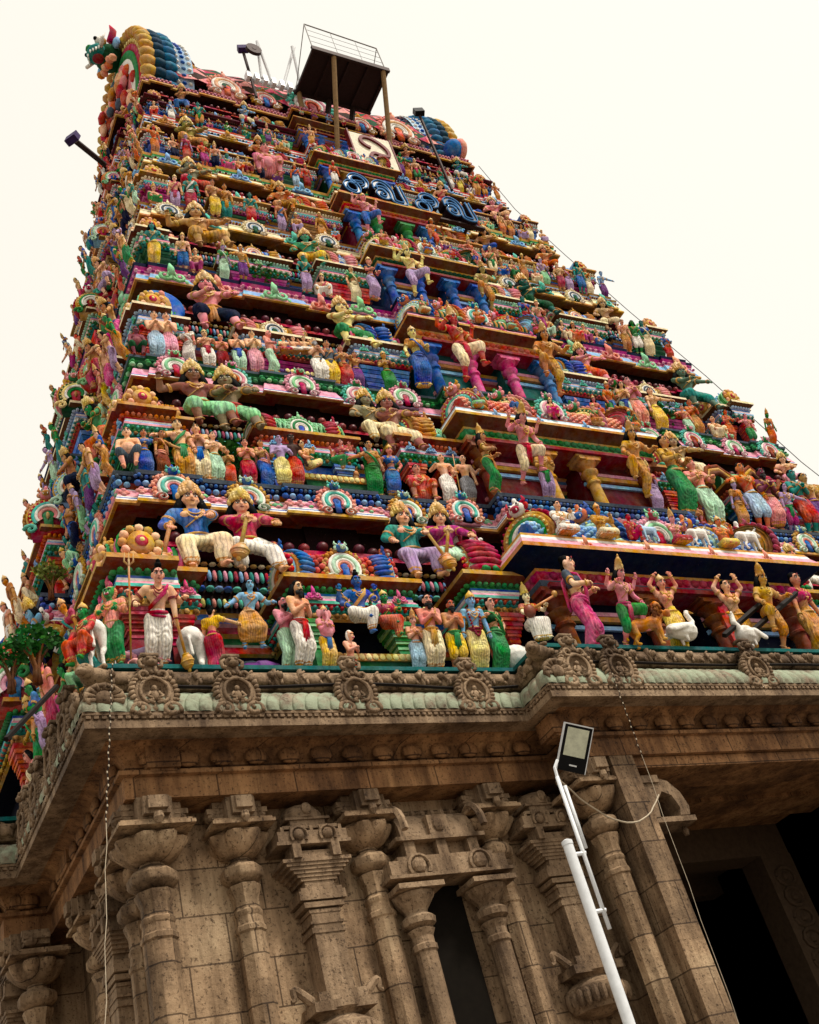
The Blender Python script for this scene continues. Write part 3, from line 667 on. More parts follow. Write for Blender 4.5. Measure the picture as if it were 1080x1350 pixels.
SOFF = ['rust', 'rust', 'rust', 'brown', 'dgold', 'dgold', 'brown', 'dbrown']
def visible_edge(a, b): return a[1] < YC+1 and b[1] < YC+3 and not (a[0] > 0 and abs(a[0]-b[0]) < .01)
for i in range(1, 8):
    strips, rows, panel = LEDGE[i]; z0 = ZE[i-1]; h = ZF[i]-z0 if i < 7 else .30; pth = ledge_path(i) if i < 7 else ledge_path(i)
    prof = [(-.33, z0+.07, K[SOFF[i]]), (-.05, z0, K['gold']), (0, z0, K[strips[0][2]])]+[(o, z0+h*f, K[c]) for f, o, c in strips[1:]]
    prof[2] = (0, z0, K[strips[0][2]]); prof.append((-.30, z0+h+.01, K['slate']))
    m = MB(); m.sweep(pth, prof, True)
    Wi, Fi, jl = WX[i]-.12, FY[i]+.12, .5*(YC-FY[i])-.12
    m.box(-Wi, Wi, Fi, 2*YC-Fi, z0+.075, z0+h-.012, K[SOFF[i]])
    for sg in (-1, 1): m.box(min(sg*(Wi-.2), sg*(Wi+.30)), max(sg*(Wi-.2), sg*(Wi+.30)), YC-jl, YC+jl, z0+.09, z0+h-.02, K[SOFF[i]])
    lg = m.build('ledge', M_PAINT, TOWER)
    m = MB()
    for f, o, cc, r in rows: beads(m, pth, o, z0+h*f, (r*1.15, r*1.1, r*.95 if r < .05 else r*.8), r*2.4, [K[c] for c in cc], only=visible_edge)
    if panel:
        rr = random.Random(i); pc = [K[c] for c in panel]
        beads(m, pth, -.055, z0+h*.37, (.10, .03, .045), .17, [pc[0], pc[0], pc[2], pc[2], pc[1], pc[1], pc[1]], only=visible_edge)
        beads(m, pth, -.05, z0+h*.43, (.05, .035, .03), .17, [pc[2], pc[0], pc[0], pc[1], pc[1], pc[0], pc[2]], only=visible_edge)
        beads(m, pth, -.045, z0+h*.30, (.045, .03, .025), .17, [pc[0], pc[2], pc[1], pc[1], pc[0]], only=visible_edge)
    m.build('bead_moulding', M_PAINT, lg, smooth=True)
    # medallions along the cornice
    if i < 7:
        sp, dw = spans(i); W = WX[i]; sz = min(.66, h*1.15)
        if i in (1, 2): me = [MED[(i-1)*2], MED[(i-1)*2+1]]
        elif i == 3: me = [SCR['lgreen'], SCR['salmon']]
        elif i == 4: me = [MEDP[4], SCR['turq']]
        elif i == 5: me = [SCR['sky'], SCR['gold']]
        else: me = [SCR['gold'], SCR['sky']]
        us = [-.90, -.765, -.60, -.45, -.33]
        for k, f in enumerate(us+[-x for x in us]):
            o = next((oo for a, b_, oo in sp if a < -abs(f)*W < b_), 0)
            part('ledge_medallion', me[k % 2], 'front', f*W, FY[i]-o+.03, z0+.02, lg, sc=(sz, sz, sz*.92))
        hl = YC-FY[i]
        for k, u in enumerate((hl*.82, hl*.64)): part('ledge_medallion', me[k % 2], 'left', u, -W+.03, z0+.02, lg, sc=(sz, sz, sz*.92))
# ------------------------------------------------------------------ walls between the ledges
WALLC = ['navy', 'dgreen', 'dnavy', 'maroon', 'dnavy', 'maroon', 'dnavy']
for i in range(7):
    s = SS[i]; z = ZF[i]; pth = ledge_path(i+1, .40*s); nv = K[WALLC[i]]; ma = C('3a0d18'); db = C('1c0d0c')
    prof = [(0, z-.02, K['dnavy']), (0, z+1.05*s, K['gold']), (.05, z+1.08*s, K['red']), (.05, z+1.18*s, K['white']), (.08, z+1.2*s, K['dgreen']), (.08, z+1.3*s, K['gold']), (.14, z+1.34*s, K['dred']), (.14, z+1.44*s, K['pink']), (.2, z+1.47*s, K['blue']), (.2, z+1.56*s, K['gold']), (.26, z+1.6*s, ma), (.05, z+1.66*s, ma), (0, z+1.7*s, db), (0, z+2.7*s, ma), (.18*s, z+2.72*s, K['crimson']), (.18*s, z+2.80*s, db), (0, z+2.84*s, db), (0, ZE[i]+.1, None)]
    m = MB(); m.sweep(pth, prof, True); wl = m.build('tier_wall', M_PAINT, TOWER)
    m = MB(); r = .095*s
    beads(m, pth, .16*s, z+2.8*s+r*.9, (r, r, r*.95), r*2.5, [K['maroon'], K['dred']], 9, 6, only=visible_edge)
    m.build('red_ball_frieze', M_GLOSS, wl, smooth=True)
    m = MB()
    beads(m, pth, .03*s, z+2.40*s, (.036*s, .04*s, .10*s), .080*s, [K[c] for c in ('teal', 'pink', 'turq', 'crimson', 'sky', 'rose')], 7, 5, only=visible_edge)
    beads(m, pth, .03*s, z+2.60*s, (.06*s, .05*s, .03*s), .12*s, [K['gold'], K['cream']], 6, 4, only=visible_edge)
    beads(m, pth, .04*s, z+2.16*s, (.07*s, .07*s, .04*s), .13*s, [K['sky'], K['blue'], K['turq']], 6, 4, only=visible_edge)
    beads(m, pth, .03*s, z+1.92*s, (.034*s, .04*s, .08*s), .078*s, [K[c] for c in ('rose', 'turq', 'lemon', 'teal')], 7, 5, only=visible_edge)
    m.build('petal_frieze', M_PAINT, wl, smooth=True)
# ------------------------------------------------------------------ pavilions
def flared_pilaster(col, col2):
    m = MB()
    for (w, z0, z1, c) in ((.50, 0, .08, col2), (.36, .08, .16, col), (.26, .16, .62, col), (.30, .62, .66, col2), (.30, .66, .70, col), (.38, .70, .74, col2), (.42, .74, .79, col), (.50, .79, .83, col2), (.56, .83, .89, col), (.66, .89, .94, col2), (.70, .94, 1.0, col)):
        m.box(-w/2, w/2, -w/2, w/2, z0, z1, c)
    return m.mesh('niche_pilaster', None, M_PAINT)
PILM = {k: flared_pilaster(K[k], K[c]) for k, c in (('dred', 'crimson'), ('green', 'lgreen'), ('magenta', 'rose'), ('blue', 'sky'), ('red', 'orange'), ('dgold', 'gold'), ('dgreen', 'green'))}
ENT = [  # entablature colours bottom to top for each tier
 ['gold', 'teal', 'red', 'turq', 'pink', 'white', 'blue', 'green', 'lgreen', 'gold'],
 ['teal', 'green', 'turq', 'pink', 'sky', 'white', 'crimson', 'orange', 'rose', 'gold'],
 ['red', 'teal', 'white', 'sky', 'pink', 'white', 'blue', 'lblue', 'turq', 'cream'],
 ['teal', 'green', 'white', 'rose', 'sky', 'magenta', 'turq', 'mint', 'pink', 'cream'],
 ['magenta', 'rose', 'sky', 'teal', 'white', 'turq', 'pink', 'cream', 'blue', 'gold'],
 ['blue', 'white', 'pink', 'teal', 'sky', 'green', 'magenta', 'white', 'turq', 'gold'],
 ['blue', 'sky', 'dbrown', 'maroon', 'maroon', 'dred', 'maroon', 'dbrown', 'maroon', 'maroon']]
PIL = [('dred', 'green', 'red'), ('dgreen', 'blue', 'red'), ('red', 'magenta', 'blue'), ('dgreen', 'magenta', 'red'), ('magenta', 'dgreen', 'dgold'), ('blue', 'magenta', 'dgreen'), ('blue', 'red', 'green')]
BAR = [[('rope', 'green', 'hotpink'), ('scale', 'red', 'maroon'), ('scale', 'red', 'maroon'), ('scale', 'sky', 'blue')],
       [('lattice', 'gold', 'lemon'), ('lattice', 'lgreen', 'dgreen'), ('lattice', 'lgreen', 'dgreen'), ('scale', 'salmon', 'red')],
       [('rope', 'lgreen', 'green'), ('rope', 'gold', 'dgold'), ('rope', 'hotpink', 'crimson'), ('rope', 'ochre', 'dgreen')],
       [('rope', 'peach', 'crimson'), ('rope', 'sky', 'blue'), ('rope', 'sky', 'blue'), ('rope', 'red', 'rose')],
       [('plain', 'sky', 'blue'), ('rope', 'red', 'white'), ('rope', 'rose', 'red'), ('rope', 'red', 'rose')],
       [('plain', 'blue', 'blue'), ('plain', 'sky', 'blue'), ('rope', 'salmon', 'red'), ('rope', 'red', 'rose')],
       [('plain', 'maroon', 'dred'), ('plain', 'maroon', 'dred'), ('plain', 'maroon', 'dred'), ('plain', 'maroon', 'dred')]]
_bm = {}
def barrel_part(side, i, kind, u0, u1, v, z, r, parent):
    key = (kind, round(u1-u0, 2), round(r, 2))
    if key not in _bm: _bm[key] = barrel(u1-u0, r, *kind).mesh('vault_roof', math.radians(60), M_PAINT)
    return part('vault_roof', _bm[key], side, u0, v, z, parent)
def pavilion(side, i, u0, u1, vf, vw, kind, mid=True, zt=1.66, gab=None):
    """kind 0 corner, 1 middle, 2 inner; vf front plane, vw wall plane"""
    s = SS[i]; z = ZF[i]; E = [K[c] for c in ENT[i]]+[K[('rust', 'rust', 'brown', 'brown', 'dgold', 'brown', 'maroon')[i]]]; p3 = [(u0, vw), (u0, vf), (u1, vf), (u1, vw)]; k0 = zt-1.66
    m = MB(); wd = u1-u0
    b0 = 1.02+k0
    prof = [(-.40*s, z, K['dnavy']), (-.40*s, z+b0*s, K['dnavy'])]
    st = [(-.10, 0, 0), (-.06, .02, 0), (-.06, .10, 1), (-.03, .12, 1), (-.03, .20, 2), (.02, .22, 3), (.02, .27, 4), (-.02, .33, 5), (-.02, .37, 6), (-.02, .41, 7), (-.04, .50, 10), (.13, .57, 9), (.13, .64, 9), (.07, .65, 9)]
    for o, dz, c in st: prof.append((o*s, z+(b0+dz)*s, E[c]))
    prof.append((-.45*s, z+(b0+.66)*s, E[9]))
    sid = SIDES[side]
    m.sweep(p3, prof); body = None
    j = PIL[i][kind]
    if i >= 3 or (i == 2 and kind != 0):                       # stepped bracket-like bodies on the upper tiers
        c1, c2 = K[j], tuple(min(1, x*1.5+.03) for x in K[j][:3])+(1,)
        for q in range(9):
            o = -.34+.027*q; zz = z+(.18+q*(b0-.2)/9)*s; m.sweep(p3, [(o*s, zz, c1 if q % 2 else c2), ((o+.03)*s, zz+(b0-.2)/9*s*.75, c1), ((o)*s, zz+(b0-.2)/9*s, c1)])
        m.sweep(p3, [(-.2*s, z, c2), (-.2*s, z+.1*s, c1), (-.36*s, z+.16*s, c1)])
    m.xf(Matrix(sid)); body = obj('pavilion', m.mesh('pavilion', None, M_PAINT), TOWER)
    d = MB()                                                     # dentils and beads on the entablature
    beads(d, p3, -.0*s, z+(b0+.16)*s, (.028*s, .05*s, .035*s), .08*s, [E[2], E[1]], 5, 3)
    beads(d, p3, .01*s, z+(b0+.46)*s, (.045*s, .06*s, .04*s), .10*s, [E[7], E[7]], 6, 4)
    beads(d, p3, -.03*s, z+(b0+.055)*s, (.045*s, .035*s, .04*s), .11*s, [E[0], K['dgold']], 5, 4)
    d.xf(Matrix(sid)); d.build('bead_moulding', M_PAINT, body, smooth=True)
    if not (i >= 3 or (i == 2 and kind != 0)):
        for uu in (u0+.30*s, u1-.30*s):
            o = part('niche_pilaster', PILM[j], side, uu, vf+.24*s, z, body, sc=(.62*s, .62*s, b0*s))
    sc_ = list(SCR.values())
    if wd > .9*s:
        for f in ((.15, .5, .85) if i < 3 else (.5,)): part('scroll_ornament', SCR[('hotpink', 'sky', 'turq', 'lgreen', 'salmon', 'sky', 'gold')[i]], side, u0+wd*f, vf-.05*s, z+(b0+.26)*s, body, sc=.24*s)
    r = .31*s; zc = z+(b0+.66)*s+r*.92; vc = vf+.38*s
    barrel_part(side, i, BAR[i][kind], u0+.08*s, u1-.08*s, vc, zc, r, body)
    if gab is None:
        part('vault_end_rosette', CAPM, side, u0+.08*s, vc, zc, body, sc=.56*s)
        o = part('vault_end_rosette', CAPM, side, u1-.08*s, vc, zc, body, rz=PI, sc=.56*s)
    else:
        for uu, rz in ((u0+(.30 if kind == 2 else .12)*s, -PI/2+.25), (u1-(.30 if kind == 2 else .12)*s, PI/2-.25)): part('gable_arch', GAB[gab], side, uu, vc, zc-r*1.15, body, rz=rz, sc=(.95*s, 1.0*s, .95*s) if kind == 2 else (.78*s, .8*s, .78*s))
    if mid: part('roof_medallion', (MEDP[0], MED[1])[kind % 2] if i == 0 else MEDP[(i+kind*2) % 5] if i < 4 else SCR[('salmon', 'sky', 'turq')[(i+kind) % 3]], side, (u0+u1)/2, vc-r*.9, zc-r*1.0, body, sc=(.66*s if i == 0 else .6*s))
    return body
for i in range(7):
    s = SS[i]; sp, dw = spans(i); W = WX[i]; vw = FY[i+1]+.40*s; vf = FY[i]+.40*s
    for sg in (-1, 1):
        for kind, (a, b_, o) in enumerate(sp):
            u0, u1 = (a, b_) if sg < 0 else (-b_, -a)
            pavilion('front', i, u0, u1, vf-(.1 if kind == 2 else 0), vw, kind, gab=(i+1) % 5 if kind == 2 else (i*3+3) % 5 if kind == 1 else None, zt=1.66+(.15 if kind == 2 else 0))
    h = YC-FY[i]; vwl = -WX[i+1]+.40*s; vfl = -WX[i]+.40*s
    pavilion('left', i, h-.135*W, h-.02*W, vfl, vwl, 0)
    pavilion('left', i, .50*h+.1, .50*h+.13*W+.1 if .50*h+.13*W+.1 < h-.17*W else h-.17*W, vfl, vwl, 1)
    pavilion('left', i, -.40*h, .40*h, vfl-.5*s, vwl, 2, gab=(i*2+1) % 5, zt=2.05)
    pavilion('right', i, -h+.02*W, -h+.135*W, vfl, vwl, 0)
    pavilion('right', i, -.40*h, .40*h, vfl-.5*s, vwl, 2, gab=(i*2+1) % 5, zt=2.05)
# ------------------------------------------------------------------ middle bays with their doorways
def door_pillar():
    m = MB(); m.lathe([(.20, 0), (.20, .10), (.15, .12), (.13, .55), (.17, .57), (.17, .60), (.13, .62), (.13, .68), (.20, .73), (.21, .76), (.13, .79), (.17, .83), (.25, .88), (.25, .90)], seg=10)
    m.box(-.3, .3, -.22, .22, .90, .95); m.box(-.36, .36, -.2, .2, .95, 1.0)
    return m.mesh('door_pillar', math.radians(40), M_PAINT)
DPM = door_pillar()
DCOL = ['rust', 'gold', 'hotpink', 'blue', 'green', 'dgold', 'blue']
DBEAD = ['crimson', 'green', 'orange', 'dgreen', 'red', 'green', 'maroon']
DZ = [1.72, 2.0, 2.2, 2.25, 2.25, 2.25, 2.1]
for i in range(7):
    s = SS[i]; z = ZF[i]; dw = DH[i]*WX[i]-.1; vw = FY[i+1]+.30*s; vf = FY[i]-(.12 if i == 0 else .10*s); zt = DZ[i]; bc = K[DBEAD[i]]; ow = .46*s if i else .55
    m = MB()
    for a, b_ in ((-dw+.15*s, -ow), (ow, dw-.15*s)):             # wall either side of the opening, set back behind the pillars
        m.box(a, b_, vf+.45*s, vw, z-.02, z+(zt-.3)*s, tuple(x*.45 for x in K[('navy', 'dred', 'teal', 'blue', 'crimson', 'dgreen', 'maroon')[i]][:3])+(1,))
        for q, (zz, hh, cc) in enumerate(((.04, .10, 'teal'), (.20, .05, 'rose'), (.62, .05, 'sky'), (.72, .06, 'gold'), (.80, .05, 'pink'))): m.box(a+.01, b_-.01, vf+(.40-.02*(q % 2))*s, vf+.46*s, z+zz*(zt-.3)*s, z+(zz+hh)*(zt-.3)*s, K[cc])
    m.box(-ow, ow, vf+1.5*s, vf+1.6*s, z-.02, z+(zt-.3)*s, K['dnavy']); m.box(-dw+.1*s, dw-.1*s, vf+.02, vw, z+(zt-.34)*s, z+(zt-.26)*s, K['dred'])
    p3 = [(-dw, vw), (-dw, vf+.1*s), (dw, vf+.1*s), (dw, vw)]
    gd = K['gold'] if i != 0 else K['ochre']
    oh = .42 if i == 0 else .30
    m.sweep(p3, [(-.3*s, z+(zt-.3)*s, K['dbrown']), (0, z+(zt-.3)*s, K['slate'] if i == 0 else gd), (.03, z+(zt-.2)*s, bc), (.03, z+(zt-.04)*s, K['gold']), (.05, z+zt*s, K['navy'] if i == 0 else K['brown']), (oh*s, z+(zt+.14)*s, gd), (oh*s, z+(zt+.21)*s, K['dgold']), ((oh-.02)*s, z+(zt+.22)*s, K[('pink', 'white', 'pink', 'cream', 'maroon', 'cream', 'maroon')[i]]), ((oh-.1)*s, z+(zt+.36)*s, K[('white', 'lblue', 'maroon', 'dgreen', 'gold', 'red', 'dred')[i]]), ((oh-.12)*s, z+(zt+.42)*s, K[('gold', 'rust', 'navy', 'white', 'orange', 'white', 'maroon')[i]]), ((oh-.14)*s, z+(zt+.48)*s, K['slate']), (-.6*s, z+(zt+.48)*s, K['slate'])])
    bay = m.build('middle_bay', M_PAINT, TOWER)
    d = MB(); beads(d, p3, .03, z+(zt-.115)*s, (.085*s, .06*s, .075*s), .17*s, [bc, tuple(x*.75 for x in bc[:3])+(1,)], 8, 5)
    d.build('petal_moulding', M_PAINT, bay, smooth=True)
    for u, c in ((-ow-.12*s, DCOL[i]), (ow+.12*s, DCOL[i]), (-dw+.30*s, 'rust' if i in (0, 1) else 'blue'), (dw-.30*s, 'rust' if i in (0, 1) else 'blue')):
        part('door_pillar', DPM, 'front', u, vf+.28*s, z, bay, sc=(.95*s, .95*s, (zt-.3)*s), color=K[c])
    r = .30*s; zc = z+(zt+.48)*s+r*.9; vc = vf+.35*s
    if i == 4: continue                                      # the neon letters stand here instead of a vault
    if i < 6:
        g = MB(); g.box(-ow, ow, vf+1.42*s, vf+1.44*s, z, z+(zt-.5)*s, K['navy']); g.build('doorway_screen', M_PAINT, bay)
        barrel_part('front', i, BAR[i][3], -dw*.92, dw*.92, vc, zc, r, bay)
        for f, rz in ((-.88, -PI/2), (-.42, -PI/2), (.42, -PI/2), (.88, PI/2)): part('gable_arch', GAB[(i+(1 if abs(f) > .5 else 3)) % 5], 'front', dw*f, vc, zc-r*1.2, bay, rz=rz+.5, sc=(1.0*s, .95*s, 1.0*s))
        part('roof_medallion', MED[(i+2) % 4], 'front', 0, vc-r*1.05, zc-r, bay, sc=.8*s)
        for f in (-.7, -.25, .25, .7): part('scroll_ornament', SCR[('salmon', 'sky', 'hotpink', 'gold', 'turq', 'gold')[i]], 'front', dw*f, vf+.1*s-oh*s+.06*s, z+(zt+.18)*s, bay, sc=.28*s)
# ------------------------------------------------------------------ the wagon roof at the top
m = MB(); R0, zc = 2.25, 30.7; xL = 4.75; nx, na = 24, 20; vs = []; fs = []; cs = []
for k in range(nx+1):
    for a in range(na+1):
        t = PI*a/na; rr = R0*(1+.03*(k % 2)); vs.append((-xL+2*xL*k/nx, YC-rr*math.cos(t)*1.0, zc+rr*math.sin(t)*1.15))
for k in range(nx):
    for a in range(na):
        i0 = k*(na+1)+a; q = (i0, i0+na+1, i0+na+2, i0+1); up = (a+k) % 2
        c1, c2 = (K['crimson'], K['dgreen']) if k % 4 < 2 else (K['rose'], K['dbrown'])
        if up: fs += [(q[0], q[1], q[2]), (q[0], q[2], q[3])]
        else: fs += [(q[0], q[1], q[3]), (q[1], q[2], q[3])]
        cs += [c1, c2]
m.addc(vs, fs, cs); roof = m.build('wagon_roof', M_PAINT, TOWER)
m = MB(); m.sweep([(-4.78, 2*YC-5.6), (-4.78, 5.62), (4.78, 5.62), (4.78, 2*YC-5.6)], [(0, 30.02, K['maroon']), (0, 30.2, K['gold']), (.06, 30.24, K['gold']), (.06, 30.32, K['pink']), (-.6, 30.36, K['pink'])], True); m.build('roof_plinth', M_PAINT, TOWER)
def roof_gable():
    """face of the wagon roof's end, towards -y, radius about 2.4"""
    m = MB(); zc = 0.0; R_ = 2.05; n = 33
    for j in range(n):
        t = math.radians(-28+236*j/(n-1)); c = K['slate'] if j % 2 else K['dgreen']
        for q, (dy, cc) in enumerate(((.05, C('c99a48')), (.42, C('1d4258')), (.80, C('2c6c96')))):
            m.ball((R_*math.cos(t), dy, R_*math.sin(t)*1.1), (.155-.015*q, .32, .16-.015*q), 9, 6, cc)
    A = np.linspace(math.radians(-30), math.radians(210), 40)
    for r0, r1, y0, cc in ((1.99, 1.7, .95, K['lblue']), (1.95, 1.75, -.05, K['gold']), (1.76, 1.6, -.1, K['crimson']), (1.6, 1.4, -.15, K['green']), (1.4, 1.1, -.15, K['white']), (1.1, .7, -.1, K['rose'])):
        vs = []
        for t in A:
            for r, y in ((r0, 1.0 if y0 < .9 else 1.7), (r0, y0), (r1, y0), (r1, 1.0 if y0 < .9 else 1.7)): vs.append((r*math.cos(t), y, r*math.sin(t)*1.1))
        m.add(vs, [(i*4+j, i*4+4+j, i*4+5+j, i*4+1+j) for i in range(39) for j in range(3)], cc)
    for j in range(40):
        t = math.radians(-28+236*j/39)
        [m.ball((2.0*math.cos(t), 1.12+.22*q, 2.2*math.sin(t)), (.05, .10, .05), 5, 3, K['blue'] if q % 2 else K['white']) for q in range(3)]; m.ball((1.85*math.cos(t), -.08, 2.02*math.sin(t)), (.06, .05, .06), 5, 3, K['lemon'])
    rr = random.Random(8)
    for q in range(90):
        a, r = rr.uniform(0, 2*PI), 1.35*rr.random()**.6; m.ball((r*math.cos(a), -.15-.5*rr.random()*(1.4-r), r*math.sin(a)-.1), (.12+.1*rr.random(), .14, .13+.12*rr.random()), 7, 5, K[rr.choice(('orange', 'salmon', 'red', 'rose', 'ochre', 'slate', 'crimson', 'peach'))])
    m.lathe([(1.5, .0), (1.5, .3)], (0, 0, 0), 20, axis='y', col=K['maroon'])
    return m.mesh('roof_gable', True, M_PAINT)
RG = roof_gable()
obj('roof_gable', RG, TOWER, None, (-5.0, YC, 31.55), -PI/2, (1.17, .80, 1.17)); obj('roof_gable', RG, TOWER, None, (5.0, YC, 31.35), PI/2, (1.1, .78, 1.1))
def big_mask():
    m = MB(); gr = K['green']
    m.ball((0, .1, 0), (.66, .66, .55), 14, 9, K['dgreen']); m.ball((0, -.5, -.12), (.52, .45, .3), 12, 7, K['teal']); m.ball((0, -.45, -.46), (.26, .26, .08), 12, 6, K['dred'])
    m.ball((0, -.85, .05), (.2, .15, .16), 8, 5, gr)
    for s in (-1, 1):
        m.ball((s*.40, -.45, .30), .22, 10, 7, K['white']); m.ball((s*.44, -.62, .32), .11, 8, 5, K['black']); m.ball((s*.4, -.42, .34), (.26, .24, .24), 9, 6, K['gold'])
        m.ball((s*.42, -.55, .30), .2, 10, 7, K['white']); m.ball((s*.46, -.73, .31), .10, 8, 5, K['black'])
        m.tube([(s*.5, 0, .5), (s*.85, 0, .9), (s*.8, -.1, 1.4)], (.2, .16, .03), 7, K['crimson']); m.ball((s*.8, .1, .1), (.25, .15, .35), 8, 5, K['sky'])
        for q in range(4): m.tube([(s*(.12+.12*q), -.86+.08*q, -.28), (s*(.12+.12*q), -.88+.08*q, -.5)], (.06, .01), 5, K['white'])
        m.tube([(s*.45, -.5, -.2), (s*.8, -.6, -.1), (s*.95, -.5, .2)], (.1, .09, .02), 6, K['white'])
    for q in range(7): a = PI*q/6; m.ball((.6*math.cos(a), .2, .45+.35*math.sin(a)), (.17, .16, .3), 7, 5, (K['salmon'], K['blue'], K['green'])[q % 3])
    for q in range(6): m.ball(((q-2.5)*.22, -.1+.05*(q % 2), -.75-.1*(q % 2)), (.16, .2, .2), 7, 5, (K['orange'], K['salmon'], K['peach'])[q % 3])
    return m.mesh('roof_lion_mask', True, M_PAINT)
BMK = big_mask()
obj('roof_lion_mask', BMK, TOWER, None, (-5.45, 6.9, 33.7), -PI/2+.2, .66); obj('roof_lion_mask', BMK, TOWER, None, (5.6, 7.3, 33.9), PI/2, .7)
for x, k, sz in ((-2.7, 1, 1.15), (-1.5, 0, .95), (0, 3, 1.5), (1.6, 0, .95), (2.9, 1, 1.4)):
    obj('roof_medallion', MEDP[k] if k < 2 else MED[k], TOWER, None, (x, 5.30, 30.3), 0, sz)
m = MB()
for x in (-3.7,): m.ball((x, 5.45, 31.5), (.32, .25, .2), 10, 6, K['gold']); m.lathe([(.18, 31.6), (.26, 31.7), (.2, 31.85)], (x, 5.45, 0), 10, col=K['brown'])
m.ball((4.75, 5.25, 30.55), (.30, .42, .40), 12, 8, K['blue']); m.ball((4.98, 5.2, 30.6), (.22, .40, .42), 12, 8, K['salmon'])
m.build('roof_boss', M_PAINT, roof, smooth=True)

for i in range(6):                                            # horseshoe arches standing out on the tower's left end
    h = YC-FY[i]; s = SS[i]; W = WX[i]
    for k, (u, dv, zz, q) in enumerate(((.41*h, -.05, 1.90, .95), (.57*h, .16, 1.80, .9))):
        part('gable_arch', GAB[(i*2+k) % 5], 'left', u, -W+dv, ZF[i]+zz*s, rz=PI/2-.35 if k != 1 else PI/2-.6, sc=q*s)
m = MB(); m.box(.66, .86, FY[0]-.02, FY[0]+.20, ZF[0], ZF[0]+1.45, K['red']); m.build('red_door_post', M_PAINT, TOWER)
# ------------------------------------------------------------------ sculpted figures
V3 = lambda *a: np.array(a, float)
def ik(a, b, l1, l2, pole):
    d = b-a; L = np.linalg.norm(d); dn = d/(L+1e-9); L = min(L, (l1+l2)*.999); x = (l1*l1-l2*l2+L*L)/(2*L); h = math.sqrt(max(0, l1*l1-x*x))
    p = V3(*pole); p = p-dn*(p@dn); p = p/(np.linalg.norm(p)+1e-9)
    return a+dn*x+p*h, a+dn*L
